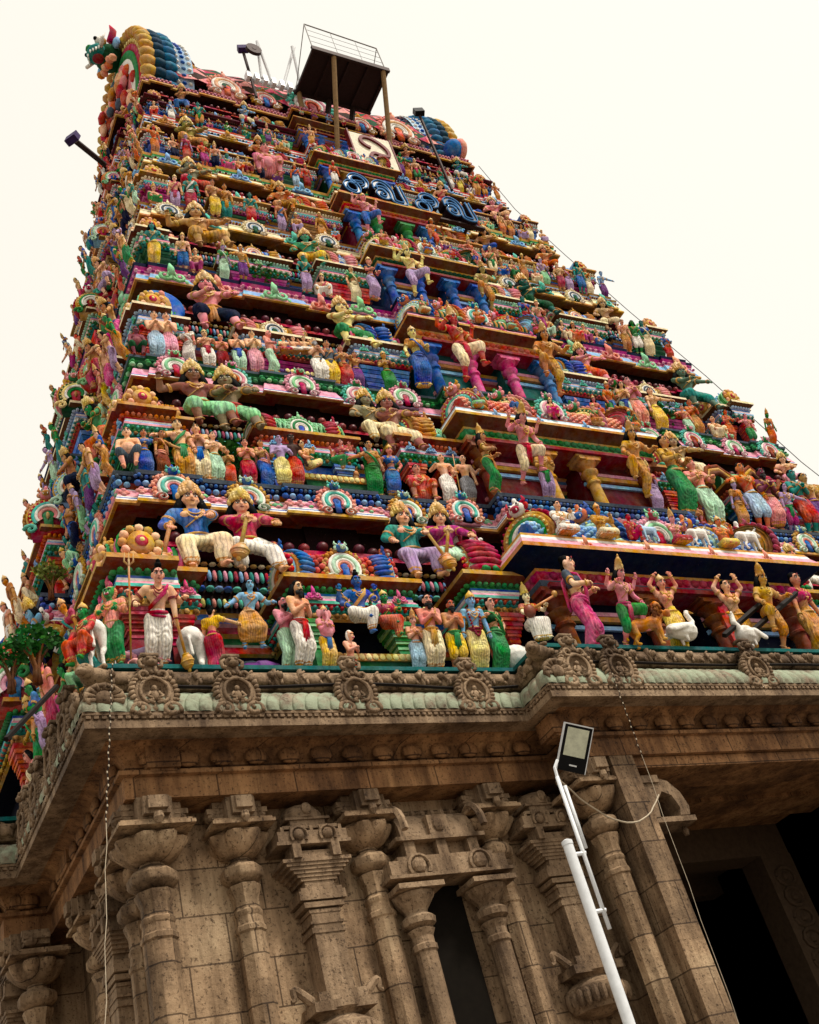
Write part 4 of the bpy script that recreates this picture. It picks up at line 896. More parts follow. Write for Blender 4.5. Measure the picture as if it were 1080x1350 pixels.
# pose: hip, sideways/forward lean, hand targets (viewer's left, right), elbow poles, feet, knee poles, upper extra hands
POSES = {
 'stand':   dict(hip=(0, 0, .50), hands=((-.21, -.07, .43), (.21, -.07, .43))),
 'sway':    dict(hip=(.03, 0, .50), lean=(-.03, 0), hands=((-.19, -.10, .50), (.16, -.14, .66)), feet=((-.05, -.02, .03), (.08, -.05, .03))),
 'namaste': dict(hip=(0, 0, .50), hands=((-.016, -.15, .70), (.016, -.15, .70))),
 'bless4':  dict(hip=(.02, 0, .50), hands=((-.15, -.16, .66), (.17, -.08, .46)), hands2=((-.27, -.05, .86), (.27, -.05, .86))),
 'staff':   dict(hip=(.01, 0, .50), hands=((-.24, -.12, .62), (.20, -.06, .44)), hands2=((-.30, -.02, .74), (.29, -.06, .70))),
 'akimbo':  dict(hip=(.03, 0, .50), hands=((-.18, -.13, .72), (.155, -.03, .55)), poles=((-.6, .3, -.5), (1, .4, 0))),
 'point':   dict(hip=(0, 0, .50), lean=(.02, 0), hands=((-.17, -.09, .46), (.42, -.14, .66))),
 'pointl':  dict(hip=(0, 0, .50), lean=(-.02, 0), hands=((-.42, -.14, .66), (.17, -.09, .46))),
 'carry':   dict(hip=(0, 0, .50), hands=((-.09, -.20, .63), (.11, -.20, .63))),
 'armsup':  dict(hip=(.02, 0, .50), lean=(-.04, 0), hands=((-.13, -.05, 1.02), (.13, -.05, 1.02)), poles=((-1, 0, .2), (1, 0, .2))),
 'dance':   dict(hip=(0, 0, .47), lean=(.05, 0), hands=((-.33, -.10, .58), (.36, -.10, .62)), feet=((-.10, -.02, .03), (.14, -.04, .03)), kp=((-.6, -1, 0), (.6, -1, 0))),
 'step':    dict(hip=(0, 0, .50), lean=(-.02, 0), hands=((-.24, -.14, .80), (.20, -.18, .56)), hands2=((-.30, -.03, .90), (.29, -.03, .90)), feet=((-.07, -.02, .03), (.17, -.20, .22)), kp=((-.2, -1, 0), (.5, -1, .3))),
 'step2':   dict(hip=(0, 0, .50), lean=(.02, 0), hands=((-.20, -.18, .56), (.28, -.18, .68)), feet=((-.17, -.20, .22), (.07, -.02, .03)), kp=((-.5, -1, .3), (.2, -1, 0))),
 'giant':   dict(hip=(0, .06, .30), hands=((.0, -.20, .47), (.22, -.19, .40)), feet=((-.08, -.15, -.04), (.20, -.20, -.10)), kp=((-.25, -1, .9), (.5, -.7, .9))),
 'giant2':  dict(hip=(0, .06, .30), lean=(-.02, .02), hands=((-.22, -.10, .36), (.05, -.24, .42)), feet=((-.10, -.16, -.07), (.11, -.17, -.04)), kp=((-.5, -1, .6), (.4, -1, .9))),
 'giant3':  dict(hip=(0, .06, .28), lean=(-.02, 0), hands=((-.32, -.02, .62), (.26, -.16, .40)), feet=((-.06, -.16, -.06), (.23, -.18, -.08)), kp=((-.2, -1, .9), (.5, -.8, .8))),
 'lotus':   dict(hip=(0, .05, .09), hands=((-.13, -.20, .20), (.10, -.17, .36)), feet=((.09, -.17, .05), (-.09, -.19, .05)), kp=((-1, -.5, 0), (1, -.5, 0))),
 'veena':   dict(hip=(0, .05, .28), hands=((-.16, -.18, .36), (.20, -.18, .50)), feet=((-.08, -.17, .0), (.08, -.20, .0)), kp=((-.3, -1, .2), (.3, -1, .2))),
 'throne':  dict(hip=(0, .05, .28), lean=(.02, 0), hands=((-.19, -.08, .36), (.16, -.16, .42)), hands2=((-.24, .0, .60), (.24, .0, .60)), feet=((.07, -.18, .18), (.05, -.17, -.0)), kp=((-1, -.8, .1), (.3, -1, .3))),
 'perch':   dict(hip=(0, .05, .24), hands=((-.15, -.13, .26), (.14, -.16, .30)), feet=((-.08, -.16, -.02), (.09, -.18, .0)), kp=((-.4, -1, .5), (.4, -1, .5))),
 'squat':   dict(hip=(0, .04, .14), hands=((-.15, -.18, .22), (.15, -.18, .22)), feet=((-.16, -.10, .03), (.16, -.10, .03)), kp=((-.8, -1, .9), (.8, -1, .9))),
 'kneel':   dict(hip=(0, .06, .16), lean=(0, .02), hands=((-.016, -.16, .36), (.016, -.16, .36)), feet=((-.08, .20, .03), (.08, .20, .03)), kp=((-.3, -1, -.4), (.3, -1, -.4))),
}
HEADZ = .415                                                        # head centre above the hip
def skeleton(pose, sex='m', fat=0):
    p = POSES[pose]; H = V3(*p['hip']); lx, ly = p.get('lean', (0, 0)); j = dict(hip=H)
    j['waist'] = H+V3(lx*.4, -ly*.4, .11); j['chest'] = H+V3(lx*.8, -ly*.8, .225); j['neck'] = H+V3(lx, -ly, .315); j['head'] = H+V3(lx*1.1, -ly-.012, HEADZ)
    sw = .132 if sex == 'm' else .108
    po = p.get('poles', ((-.7, .5, -.6), (.7, .5, -.6))); kp = p.get('kp', ((-.15, -1, 0), (.15, -1, 0))); ft = p.get('feet', ((-.062, 0, .03), (.062, -.01, .03)))
    for k, s in enumerate((-1, 1)):
        sh = j['chest']+V3(s*sw, .01, .052); e, h = ik(sh, V3(*p['hands'][k]), .165, .16, po[k]); j['sh', k], j['el', k], j['ha', k] = sh, e, h
        if 'hands2' in p: e, h = ik(sh+V3(s*.01, .03, .0), V3(*p['hands2'][k]), .15, .14, (s*.8, .2, -.8)); j['el2', k], j['ha2', k] = e, h
        hp = H+V3(s*.062, 0, -.02); kn, an = ik(hp, V3(*ft[k])+V3(0, .02, .02), .235, .235, kp[k]); j['hp', k], j['kn', k], j['an', k] = hp, kn, an
    return j
def to_mesh(mb, voxel, it=2):
    me = mb.mesh('tmp'); o = bpy.data.objects.new('tmp', me); COL.objects.link(o)
    m = o.modifiers.new('r', 'REMESH'); m.mode = 'VOXEL'; m.voxel_size = voxel
    m = o.modifiers.new('s', 'SMOOTH'); m.iterations = it; m.factor = .5
    dg = bpy.context.evaluated_depsgraph_get(); r = bpy.data.meshes.new_from_object(o.evaluated_get(dg))
    bpy.data.objects.remove(o); bpy.data.meshes.remove(me)
    n = len(r.vertices); co = np.empty(n*3, np.float32); r.vertices.foreach_get('co', co); co = co.reshape(-1, 3)
    nl = len(r.loops); lv = np.empty(nl, np.int32); r.loops.foreach_get('vertex_index', lv)
    ls = np.empty(len(r.polygons), np.int32); lt = ls.copy(); r.polygons.foreach_get('loop_start', ls); r.polygons.foreach_get('loop_total', lt)
    faces = [tuple(lv[a:a+b]) for a, b in zip(ls, lt)]
    bpy.data.meshes.remove(r)
    return co.astype(float), faces
def fin(name, co, faces, extra=None, cols=None, mat=None):
    """mesh from arrays (+ an MB of extra pieces); cols: per-vertex rgba or None"""
    vs = [tuple(c) for c in co]; fs = list(faces); fc = [(1, 1, 1, 0)]*len(fs)
    if cols is not None: fc = [tuple(cols[f[0]]) for f in fs]
    if extra:
        o = len(vs); vs += extra.v; fs += [tuple(i+o for i in f) for f in extra.f]; fc += extra.c
    me = bpy.data.meshes.new(name); me.from_pydata(vs, [], fs)
    at = me.color_attributes.new('Col', 'FLOAT_COLOR', 'CORNER'); at.data.foreach_set('color', np.repeat(np.array(fc, np.float32), [len(f) for f in fs], axis=0).ravel())
    me.shade_smooth(); me.materials.append(mat or (M_CLOTH if 'garment' in name else M_PAINT)); return me
def fingers(m, wr, ha, s):
    """five curled fingers rooted in the palm at ha"""
    d = ha-wr; d /= np.linalg.norm(d)+1e-9; up = V3(0, 0, 1) if abs(d[2]) < .8 else V3(0, -1, 0); sd = np.cross(d, up); sd /= np.linalg.norm(sd); nr = np.cross(sd, d)
    for q in range(4):
        b = ha+d*.012+sd*(q-1.5)*.0125; L = (.034, .042, .039, .030)[q]
        m.tube([b, b+d*L*.6+nr*.002, b+d*L*.95-nr*.012, b+d*L*.85-nr*.026], (.0078, .0074, .0066, .005), 5)
    b = ha-d*.012+sd*(.024*s); m.tube([b, b+d*.018+sd*.018*s-nr*.004, b+d*.036+sd*.016*s-nr*.012], (.0085, .008, .0055), 5)
_cache = {}
def body(pose, sex='m', fat=0, head='human', big=False):
    key = ('b', pose, sex, fat, head, big)
    if key in _cache: return _cache[key]
    j = skeleton(pose, sex, fat); m = MB(); f = sex == 'f'; c = m.capsule; H = j['hip']
    m.ball(H+V3(0, .0, 0), (.100 if f else .092, .075, .075), 12, 8); c(H, .078, j['waist'], .062 if f else .075); c(j['waist'], .062 if f else .076, j['chest']-V3(0, 0, .02), .078 if f else .09)
    m.ball(j['chest'], (.105 if f else .125, .075, .085), 12, 8)
    for k, s in enumerate((-1, 1)):
        if f: m.ball(j['chest']+V3(s*.048, -.065, -.012), (.046, .046, .044), 10, 7)
        else: m.ball(j['chest']+V3(s*.052, -.055, .012), (.055, .035, .042), 10, 7)
        c(j['chest']+V3(s*.05, .01, .05), .05, j['sh', k], .046)
        c(j['sh', k], .046 if not f else .038, j['el', k], .034 if not f else .03); c(j['el', k], .035 if not f else .03, j['ha', k], .024); m.ball(j['ha', k], (.028, .028, .028), 8, 6)
        if ('el2', k) in j: c(j['sh', k], .042, j['el2', k], .032); c(j['el2', k], .032, j['ha2', k], .023); m.ball(j['ha2', k], .028, 8, 6)
        c(j['hp', k], .076, j['kn', k], .052); c(j['kn', k], .05, j['an', k], .03); m.ball(j['kn', k]*.6+j['an', k]*.4+V3(0, .014, 0), (.044, .046, .07), 8, 6)
        a = j['an', k]; dn = V3(s*.25, -1, 0); dn /= np.linalg.norm(dn); c(a+V3(0, .012, -.018), .028, a+dn*.085+V3(0, 0, -.03), .02)
    if fat: m.ball(j['waist']+V3(0, -.045, .0), (.125, .12, .12), 12, 8)
    c(j['chest']+V3(0, 0, .06), .045, j['head']-V3(0, -.01, .05), .036)
    hd = j['head']; k_ = 1.08 if big else 1.0
    def hb(o, r): m.ball(hd+V3(*o)*k_, tuple(x*k_ for x in r), 12, 8)
    if head == 'human':
        hb((0, .004, .012), (.056, .066, .068)); hb((0, -.016, -.03), (.044, .046, .046)); hb((0, -.045, -.062), (.018, .016, .014))
        c(hd+V3(0, -.060, .022)*k_, .008, hd+V3(0, -.076, -.012)*k_, .0125); hb((0, -.052, .034), (.042, .014, .010))
        for s in (-1, 1): hb((s*.058, .008, -.002), (.010, .02, .028)); hb((s*.028, -.046, -.018), (.018, .016, .016))
        hb((0, -.058, -.034), (.02, .012, .009))
    elif head == 'elephant':
        hb((0, 0, .015), (.072, .07, .075)); m.tube([hd+V3(0, -.06, .0), hd+V3(0, -.10, -.06), hd+V3(-.01, -.115, -.13), hd+V3(-.05, -.12, -.19), hd+V3(-.08, -.13, -.18)], (.036, .032, .026, .02, .016), 9)
        for s in (-1, 1): m.ball(hd+V3(s*.10, .015, -.01), (.06, .018, .075), 10, 7)
    else:                                                            # lion face
        hb((0, 0, .01), (.07, .07, .072)); hb((0, -.06, -.02), (.046, .045, .036)); hb((0, -.05, -.062), (.038, .04, .014)); hb((0, -.1, .0), (.016, .012, .012))
        for s in (-1, 1): hb((s*.062, .0, .055), (.02, .014, .028)); hb((s*.028, -.055, .04), (.022, .018, .018))
    co, fa = to_mesh(m, .0098 if big else .0115, 2)
    ex = MB()
    for k, s in enumerate((-1, 1)):
        fingers(ex, j['el', k], j['ha', k], s)
        if ('el2', k) in j: fingers(ex, j['el2', k], j['ha2', k], s)
        a = j['an', k]; dn = V3(s*.25, -1, 0); dn /= np.linalg.norm(dn); sd = V3(-dn[1], dn[0], 0)
        for q in range(5): b = a+dn*.095+sd*(q-2)*.011+V3(0, 0, -.036); ex.ball(b, (.0065, .012, .007), 5, 4)
    _cache[key] = fin('body', co, fa, ex); return _cache[key]
def face(pose, sex, big, lips, tilak, hairc, beard, head='human'):
    key = ('f', pose, sex, big, lips, tilak, beard, head, hairc)
    if key in _cache: return _cache[key]
    j = skeleton(pose, sex); hd = j['head']; k_ = 1.08 if big else 1.0; m = MB(); B = K[hairc]
    def b(o, r, c, n=7): m.ball(hd+V3(*o)*k_, tuple(x*k_ for x in r), n, 5, c)
    ez = .010; ey = -.0605 if head == 'human' else -.066
    for s in (-1, 1):
        b((s*.025, ey+.003, ez), (.0165, .006, .0075), K['white']); b((s*.025, ey-.0005, ez), (.0072, .0045, .0068), K['black'], 6)
        m.tube([hd+V3(s*.008, ey-.006, ez+.019)*k_, hd+V3(s*.025, ey-.007, ez+.026)*k_, hd+V3(s*.045, ey+.010, ez+.019)*k_], (.004*k_, .0052*k_, .003*k_), 5, B)
        m.tube([hd+V3(s*.009, ey-.005, ez+.007)*k_, hd+V3(s*.025, ey-.008, ez+.011)*k_, hd+V3(s*.043, ey+.008, ez+.006)*k_], .003*k_, 4, B)
    if head == 'human': b((0, -.069, -.0355), (.017, .006, .0055), K['crimson'] if lips else K['rust'])
    if tilak: b((0, -.066, .046), (.005, .005, .012), K['red'])
    if head == 'lion':
        b((0, -.1, -.042), (.03, .02, .012), K['crimson'])
        for s in (-1, 1): b((s*.02, -.105, -.035), (.006, .006, .014), K['white'])
    if beard in ('m', 'b'):
        for s in (-1, 1): m.tube([hd+V3(0, -.078, -.024)*k_, hd+V3(s*.02, -.072, -.028)*k_, hd+V3(s*.042, -.056, -.018)*k_], (.006*k_, .0065*k_, .002*k_), 5, B)
    if beard == 'b':
        for q in range(11): t = -1.1+2.2*q/10; b((.048*math.sin(t), -.05*math.cos(t)-.012, -.056), (.015, .016, .026), B); 
        b((0, -.055, -.085), (.03, .022, .036), B)
    m2 = m.mesh('face_paint', True, M_GLOSS); _cache[key] = m2; return m2
def hair(pose, sex, big, kind):
    key = ('h', pose, sex, big, kind)
    if key in _cache: return _cache[key]
    j = skeleton(pose, sex); hd = j['head']; k_ = 1.08 if big else 1.0; m = MB(); rr = random.Random(5)
    def b(o, r, n=10): m.ball(hd+V3(*o)*k_, tuple(x*k_ for x in r), n, 7)
    b((0, .016, .026), (.062, .064, .064))
    if kind == 'bun': b((0, .05, .06), (.035, .035, .035)); b((0, .06, -.02), (.045, .03, .05))
    if kind == 'knot': b((0, .0, .095), (.038, .038, .034)); b((0, .0, .13), (.024, .024, .024))
    if kind in ('long', 'wild'):
        for q in range(14):
            t = PI*(q/13)-0.0; x = math.cos(t); y = abs(math.sin(t))*.05+.012
            a = hd+V3(x*.052, y, .03)*k_; d = hd+V3(x*.085, y+.02, -.06)*k_; e = hd+V3(x*.10, y+.03, -.125-.03*rr.random())*k_
            m.tube([a, d, e], (.03*k_, .034*k_, .014*k_), 7)
    if kind == 'mane':
        for q in range(20): t = 2*PI*q/20; b((.075*math.sin(t), .02, .075*math.cos(t)), (.026, .03, .026), 6)
    _cache[key] = m.mesh('hair', True, M_PAINT); return _cache[key]
def crown(pose, sex, big, kind):
    key = ('c', pose, sex, big, kind)
    if key in _cache: return _cache[key]
    j = skeleton(pose, sex); hd = j['head']; k_ = 1.08 if big else 1.0; m = MB(); z0 = .042
    if kind == 'leaf':                                               # broad leafy crown of the big guards
        m.lathe([(.066, z0), (.072, z0+.015), (.070, z0+.03), (.066, z0+.06), (.05, z0+.10), (.026, z0+.125), (.008, z0+.14)], (0, .008, 0), 16)
        for row, (n, r, z, h) in enumerate(((17, .068, z0+.024, .026), (15, .064, z0+.048, .024), (13, .056, z0+.072, .022), (10, .042, z0+.094, .020), (7, .028, z0+.114, .018))):
            for q in range(n): t = 2*PI*(q+row*.5)/n; m.ball((r*math.cos(t), .008+r*math.sin(t), z), (.0125, .0125, h*.75), 5, 4)
        m.ball((0, -.066, z0+.06), (.024, .014, .045), 7, 5)
        for s in (-1, 1): m.ball((s*.075, .01, z0), (.018, .03, .03), 6, 5)
        m.ball((0, .008, z0+.145), (.012, .012, .02), 6, 4)
    elif kind == 'tall':
        m.lathe([(.060, z0), (.066, z0+.012), (.060, z0+.022), (.062, z0+.03), (.054, z0+.055), (.058, z0+.06), (.048, z0+.085), (.052, z0+.09), (.040, z0+.115), (.043, z0+.12), (.022, z0+.145), (.012, z0+.165), (.016, z0+.172), (.003, z0+.19)], (0, .006, 0), 14)
        m.ball((0, -.058, z0+.03), (.02, .012, .032), 6, 5)
        for s in (-1, 1): m.ball((s*.064, .008, z0-.0), (.014, .022, .026), 6, 4)
    elif kind == 'cap':
        m.lathe([(.062, z0-.01), (.068, z0), (.06, z0+.03), (.045, z0+.05), (.02, z0+.07), (.006, z0+.09)], (0, .006, 0), 12)
    elif kind == 'turban':
        for q in range(4): m.tube([(.058*math.cos(t)*(1-.12*q), .006+.062*math.sin(t)*(1-.12*q), z0+.022*q-.004+.008*math.cos(t*2+q)) for t in np.linspace(0, 2*PI, 15)[:-1]], .019, 6, closed=True)
        m.ball((0, .006, z0+.05), (.045, .045, .03), 8, 5)
    if kind == 'leaf': m.v = [(v[0]*1.04, v[1]*1.04, z0+(v[2]-z0)*1.2) for v in m.v]
    for i in range(len(m.v)): v = m.v[i]; m.v[i] = (hd[0]+v[0]*k_, hd[1]+v[1]*k_, hd[2]+v[2]*k_)
    _cache[key] = m.mesh('crown', True, M_GLOSS); return _cache[key]
def ring(m, c, d, r, th, col=None, seg=9):
    d = d/(np.linalg.norm(d)+1e-9); u = np.cross(d, V3(0, 0, 1) if abs(d[2]) < .9 else V3(1, 0, 0)); u /= np.linalg.norm(u); w_ = np.cross(d, u)
    m.tube([c+r*(math.cos(t)*u+math.sin(t)*w_) for t in np.linspace(0, 2*PI, seg+1)[:-1]], th, 5, col, closed=True)
def jewels(pose, sex, big):
    key = ('j', pose, sex, big)
    if key in _cache: return _cache[key]
    j = skeleton(pose, sex); m = MB(); f = sex == 'f'; fr = .04 if not f else .034
    for k in (0, 1):
        for a, b, ks, rs in ((('sh', k), ('el', k), (.5, .58), fr), (('el', k), ('ha', k), (.86,), .026), (('kn', k), ('an', k), (.9,), .034)):
            for t in ks: p = j[a]*(1-t)+j[b]*t; ring(m, p, j[b]-j[a], rs+.006, .008)
        if ('el2', k) in j:
            p = j['sh', k]*.5+j['el2', k]*.5; ring(m, p, j['el2', k]-j['sh', k], .043, .008); p = j['el2', k]*.15+j['ha2', k]*.85; ring(m, p, j['ha2', k]-j['el2', k], .031, .007)
    ch = j['chest']
    for q, (w_, dz, dy) in enumerate(((.052, .035, -.062), (.066, .0, -.088), (.078, -.045, -.098))):
        m.tube([ch+V3(w_*math.sin(t), (-.01 if abs(math.sin(t)) > .9 else 0)+dy*abs(math.cos(t))**.7-.01, .085+(dz-.085)*abs(math.cos(t))**1.3) for t in np.linspace(-PI/2, PI/2, 11)], .0085 if q < 2 else .007, 5)
    m.ball(ch+V3(0, -.105, -.045), (.016, .01, .02), 6, 4)
    m.tube([ch+V3(.105, -.03, .06), ch+V3(.05, -.094, .01), ch+V3(-.02, -.09, -.07), ch+V3(-.075, -.05, -.12)], .006, 5)      # thread across the chest
    ring(m, j['hip']*.65+j['waist']*.35, V3(0, 0, 1), .092, .012, seg=16)
    _cache[key] = m.mesh('jewellery', True, M_GLOSS); return _cache[key]
def garment(pose, sex, kind, fat=0):
    key = ('g', pose, sex, kind, fat)
    if key in _cache: return _cache[key]
    j = skeleton(pose, sex); m = MB(); c = m.capsule; H = j['hip']
    if kind in ('shirt', 'blouse'):
        f = sex == 'f'
        m.ball(j['chest']+V3(0, 0, .0), (.117 if f else .138, .088, .09), 12, 8)
        if f:
            for s in (-1, 1): m.ball(j['chest']+V3(s*.048, -.067, -.012), (.054, .054, .05), 10, 7)
        c(j['chest'], .088 if f else .10, j['waist'] if kind == 'shirt' else j['chest']-V3(0, 0, .035), .072 if f else .086)
        if kind == 'shirt': c(j['waist'], .086, H, .1)
        for k, s in enumerate((-1, 1)):
            c(j['chest']+V3(s*.05, .01, .05), .058, j['sh', k], .056)
            t = .55 if kind == 'blouse' else 1.0; e = j['sh', k]*(1-t)+j['el', k]*t; c(j['sh', k], .055 if not f else .047, e, .044 if not f else .041)
            if kind == 'shirt': e2 = j['el', k]*.35+j['ha', k]*.65; c(j['el', k], .044, e2, .034)
        co, fa = to_mesh(m, .013, 2); cols = np.tile(np.array((1, 1, 1, 0.)), (len(co), 1)); r = fin('upper_garment', co, fa, None, cols)
        _cache[key] = r; return r
    m.ball(H, (.112, .092, .082), 12, 8); c(H, .088, H+V3(0, 0, .05), .086)
    stp = dict(dhoti=.78, shorts=.15, skirt=.95, lungi=.55, sari=.95)[kind]; L = []
    for k in (0, 1):
        kn, an = j['kn', k], j['an', k]; e = kn*(1-stp)+an*stp; L.append((j['hp', k], kn, e))
        c(j['hp', k], .088, kn, .07 if kind != 'shorts' else .072); c(kn, .07, e, .062 if kind in ('dhoti', 'lungi') else .068)
    if kind in ('skirt', 'sari', 'lungi'):
        for t in (.2, .4, .6, .8):
            a, b_, d = [L[0][q]*(1-t)+L[1][q]*t for q in range(3)]; c(a, .085, b_, .07); c(b_, .07, d, .066)
    elif kind == 'dhoti':
        for t in (.3, .5, .7): a, b_ = [L[0][q]*(1-t)+L[1][q]*t for q in range(2)]; c(a, .08, b_*.85+a*.15, .05)
    co, fa = to_mesh(m, .0125, 2)
    # pleats and a coloured hem
    x = co[:, 0]-H[0]; ang = np.arctan2(x, -(co[:, 1]-H[1]+.12)); dep = np.clip((H[2]+.02-co[:, 2])/.12, 0, 1)
    amp = .0065*dep; ph = np.sin(ang*(26 if kind in ('skirt', 'sari') else 20)+co[:, 2]*6)
    co[:, 1] -= amp*ph; co[:, 0] += amp*.5*ph*np.sign(x)
    cols = np.tile(np.array((1, 1, 1, 0.)), (len(co), 1))
    ex = MB(); tr = (.62, .30, .05, 1)
    z0 = co[:, 2].min(); lim = .035 if kind in ('skirt', 'sari', 'lungi', 'dhoti') else .0
    if lim: cols[co[:, 2] < z0+lim] = tr; cols[(co[:, 2] > z0+lim*1.5) & (co[:, 2] < z0+lim*1.9)] = tr
    _cache[key] = fin('lower_garment', co, fa, None, cols); return _cache[key]
def sash(pose, sex, kind):
    key = ('s', pose, sex, kind)
    if key in _cache: return _cache[key]
    j = skeleton(pose, sex); m = MB(); H = j['hip']; ch = j['chest']
    ring(m, H+V3(0, 0, .045), V3(0, 0, 1), .098, .018, seg=18); ring(m, H+V3(0, -.0, .02), V3(.1, -.15, 1), .102, .014, seg=18)
    if kind in ('tail', 'both'):
        for q in range(4):
            x = (q-1.5)*.017; L = .20+.03*(q % 2); b = H+V3(x, -.098, .03); m.tube([b, b+V3(x*.2, -.022, -.06), b+V3(x*.5, -.02, -.13), b+V3(x*.9, -.012, -L)], (.013, .016, .015, .017), 6)
    if kind in ('shawl', 'both'):
        for q in range(3):
            o = V3(.0, 0, -.012*q); s = 1
            m.tube([ch+V3(s*.10, .05, .04)+o, ch+V3(s*(.10-.008*q), -.02, .095)+o, ch+V3(s*.065, -.098, .03)+o, ch+V3(-s*.03, -.105, -.06)+o, ch+V3(-s*.1, -.05, -.13)+o], .014, 6)
    if kind == 'garland':
        for t in np.linspace(-PI/2, PI/2, 25): m.ball(ch+V3(.085*math.sin(t), -.115*abs(math.cos(t))**.5-.01, .08-.36*abs(math.cos(t))**1.2), .019, 6, 4)
    if kind == 'pallu':
        for q in range(4):
            o = V3(.012*q, 0, -.01*q); m.tube([H+V3(.09, -.06, .03)+o, ch+V3(.03, -.115, -.06)+o, ch+V3(-.06, -.10, .04)+o, ch+V3(-.09, .0, .085)+o, ch+V3(-.10, .09, .0)+o, ch+V3(-.1, .10, -.25)+o], .015, 6)
    _cache[key] = m.mesh('sash', True, M_PAINT); return _cache[key]
def mace(pose, k, up=False):
    key = ('m', pose, k, up)
    if key in _cache: return _cache[key]
    j = skeleton(pose); h = j['ha', k]+V3(0, -.012, 0); m = MB()
    e = V3(h[0]+.10*(1 if k else -1)*(1 if not up else .2), h[1]-.07, (h[2]-.40) if not up else .06)
    t = h+(h-e)*.12; m.tube([t, h, e*.8+h*.2], (.014, .015, .017), 8, K['gold'] if not up else K['dgold'])
    m.ball(e, (.068, .068, .078), 12, 8, K['ochre'] if not up else K['red'])
    ring(m, e+(h-e)*.17, h-e, .03, .012, K['gold']); ring(m, e, h-e, .068, .009, K['gold'], 14); ring(m, e+(e-h)*.1, h-e, .05, .009, K['gold'], 12)
    m.ball(e+(e-h)*.19, (.02, .02, .035), 6, 5, K['gold'])
    _cache[key] = m.mesh('mace', True, M_GLOSS); return _cache[key]
def staff(pose, k, trident):
    key = ('t', pose, k, trident); 
    if key in _cache: return _cache[key]
    j = skeleton(pose); h = j['ha2' if ('ha2', k) in j and trident else 'ha', k]+V3(0, -.02, 0); m = MB(); zt = 1.06 if trident else .95
    m.tube([(h[0]+.03, h[1], .0), (h[0], h[1], zt)], .011, 7, K['gold'])
    if trident:
        for s in (-1, 0, 1): m.tube([(h[0], h[1], zt-.06), (h[0]+s*.05, h[1], zt-.02), (h[0]+s*.045, h[1], zt+.07)], (.011, .011, .003), 6, K['gold'])
    _cache[key] = m.mesh('trident' if trident else 'staff', True, M_GLOSS); return _cache[key]
HT = {None: .0, 'leaf': .17, 'tall': .165, 'cap': .07, 'turban': .06}
ALL_LABELS = set()
def col_of(c): return K[c] if isinstance(c, str) else c
def figure(name, label, loc, height, pose='stand', skin='skin', low=('dhoti', 'white'), up=None, sh=None, sex='m', fat=0, head='human', hr='short', hc='black', cr=None, bd=None, jw='gold', ext=(), rz=0, group=None, cat='statue', big=False, tilak=True, crc=(.66, .40, .09, 1), tilt=0, lean=.2, slim=.86, flat=.85, side_=0.0):
    t = thing(name, label, cat, loc, rz, group); ALL_LABELS.add(label)
    j = skeleton(pose, sex); top = j['head'][2]+(.078+HT[cr])*(1.08 if big else 1); bot = min(j['an', 0][2], j['an', 1][2])-.055 if pose not in ('lotus', 'kneel', 'squat') else 0
    sc = height/(top-bot); R_ = Matrix.Rotation(lean, 3, (math.cos(side_), math.sin(side_), 0)) @ Matrix.Rotation(rz, 3, 'Z')
    if tilt: R_ = R_ @ Matrix.Rotation(tilt, 3, 'Y')
    t.scale = (sc*slim, sc*slim*flat, sc); t.rotation_euler = R_.to_euler(); t.location = Vector(loc)+R_ @ Vector((0, 0, -bot*sc))
    obj('body', body(pose, sex, fat, head, big), t, col_of(skin))
    if head != 'elephant' or 1: obj('face_paint', face(pose, sex, big, sex == 'f', tilak, 'black' if hc != 'grey' else 'grey', bd, head), t)
    if hr: obj('hair', hair(pose, sex, big, hr), t, col_of(hc))
    if cr: obj('crown', crown(pose, sex, big, cr), t, col_of(crc))
    if low: obj('lower_garment', garment(pose, sex, low[0], fat), t, col_of(low[1]))
    if up: obj('upper_garment', garment(pose, sex, up[0]), t, col_of(up[1]))
    if sh: obj('sash', sash(pose, sex, sh[0]), t, col_of(sh[1]))
    if jw: obj('jewellery', jewels(pose, sex, big), t, col_of(jw))
    for e in ext:
        if e[0] == 'mace': obj('mace', mace(pose, e[1], len(e) > 2), t)
        if e[0] == 'trident': obj('trident', staff(pose, e[1], True), t)
        if e[0] == 'staff': obj('staff', staff(pose, e[1], False), t)
    return t
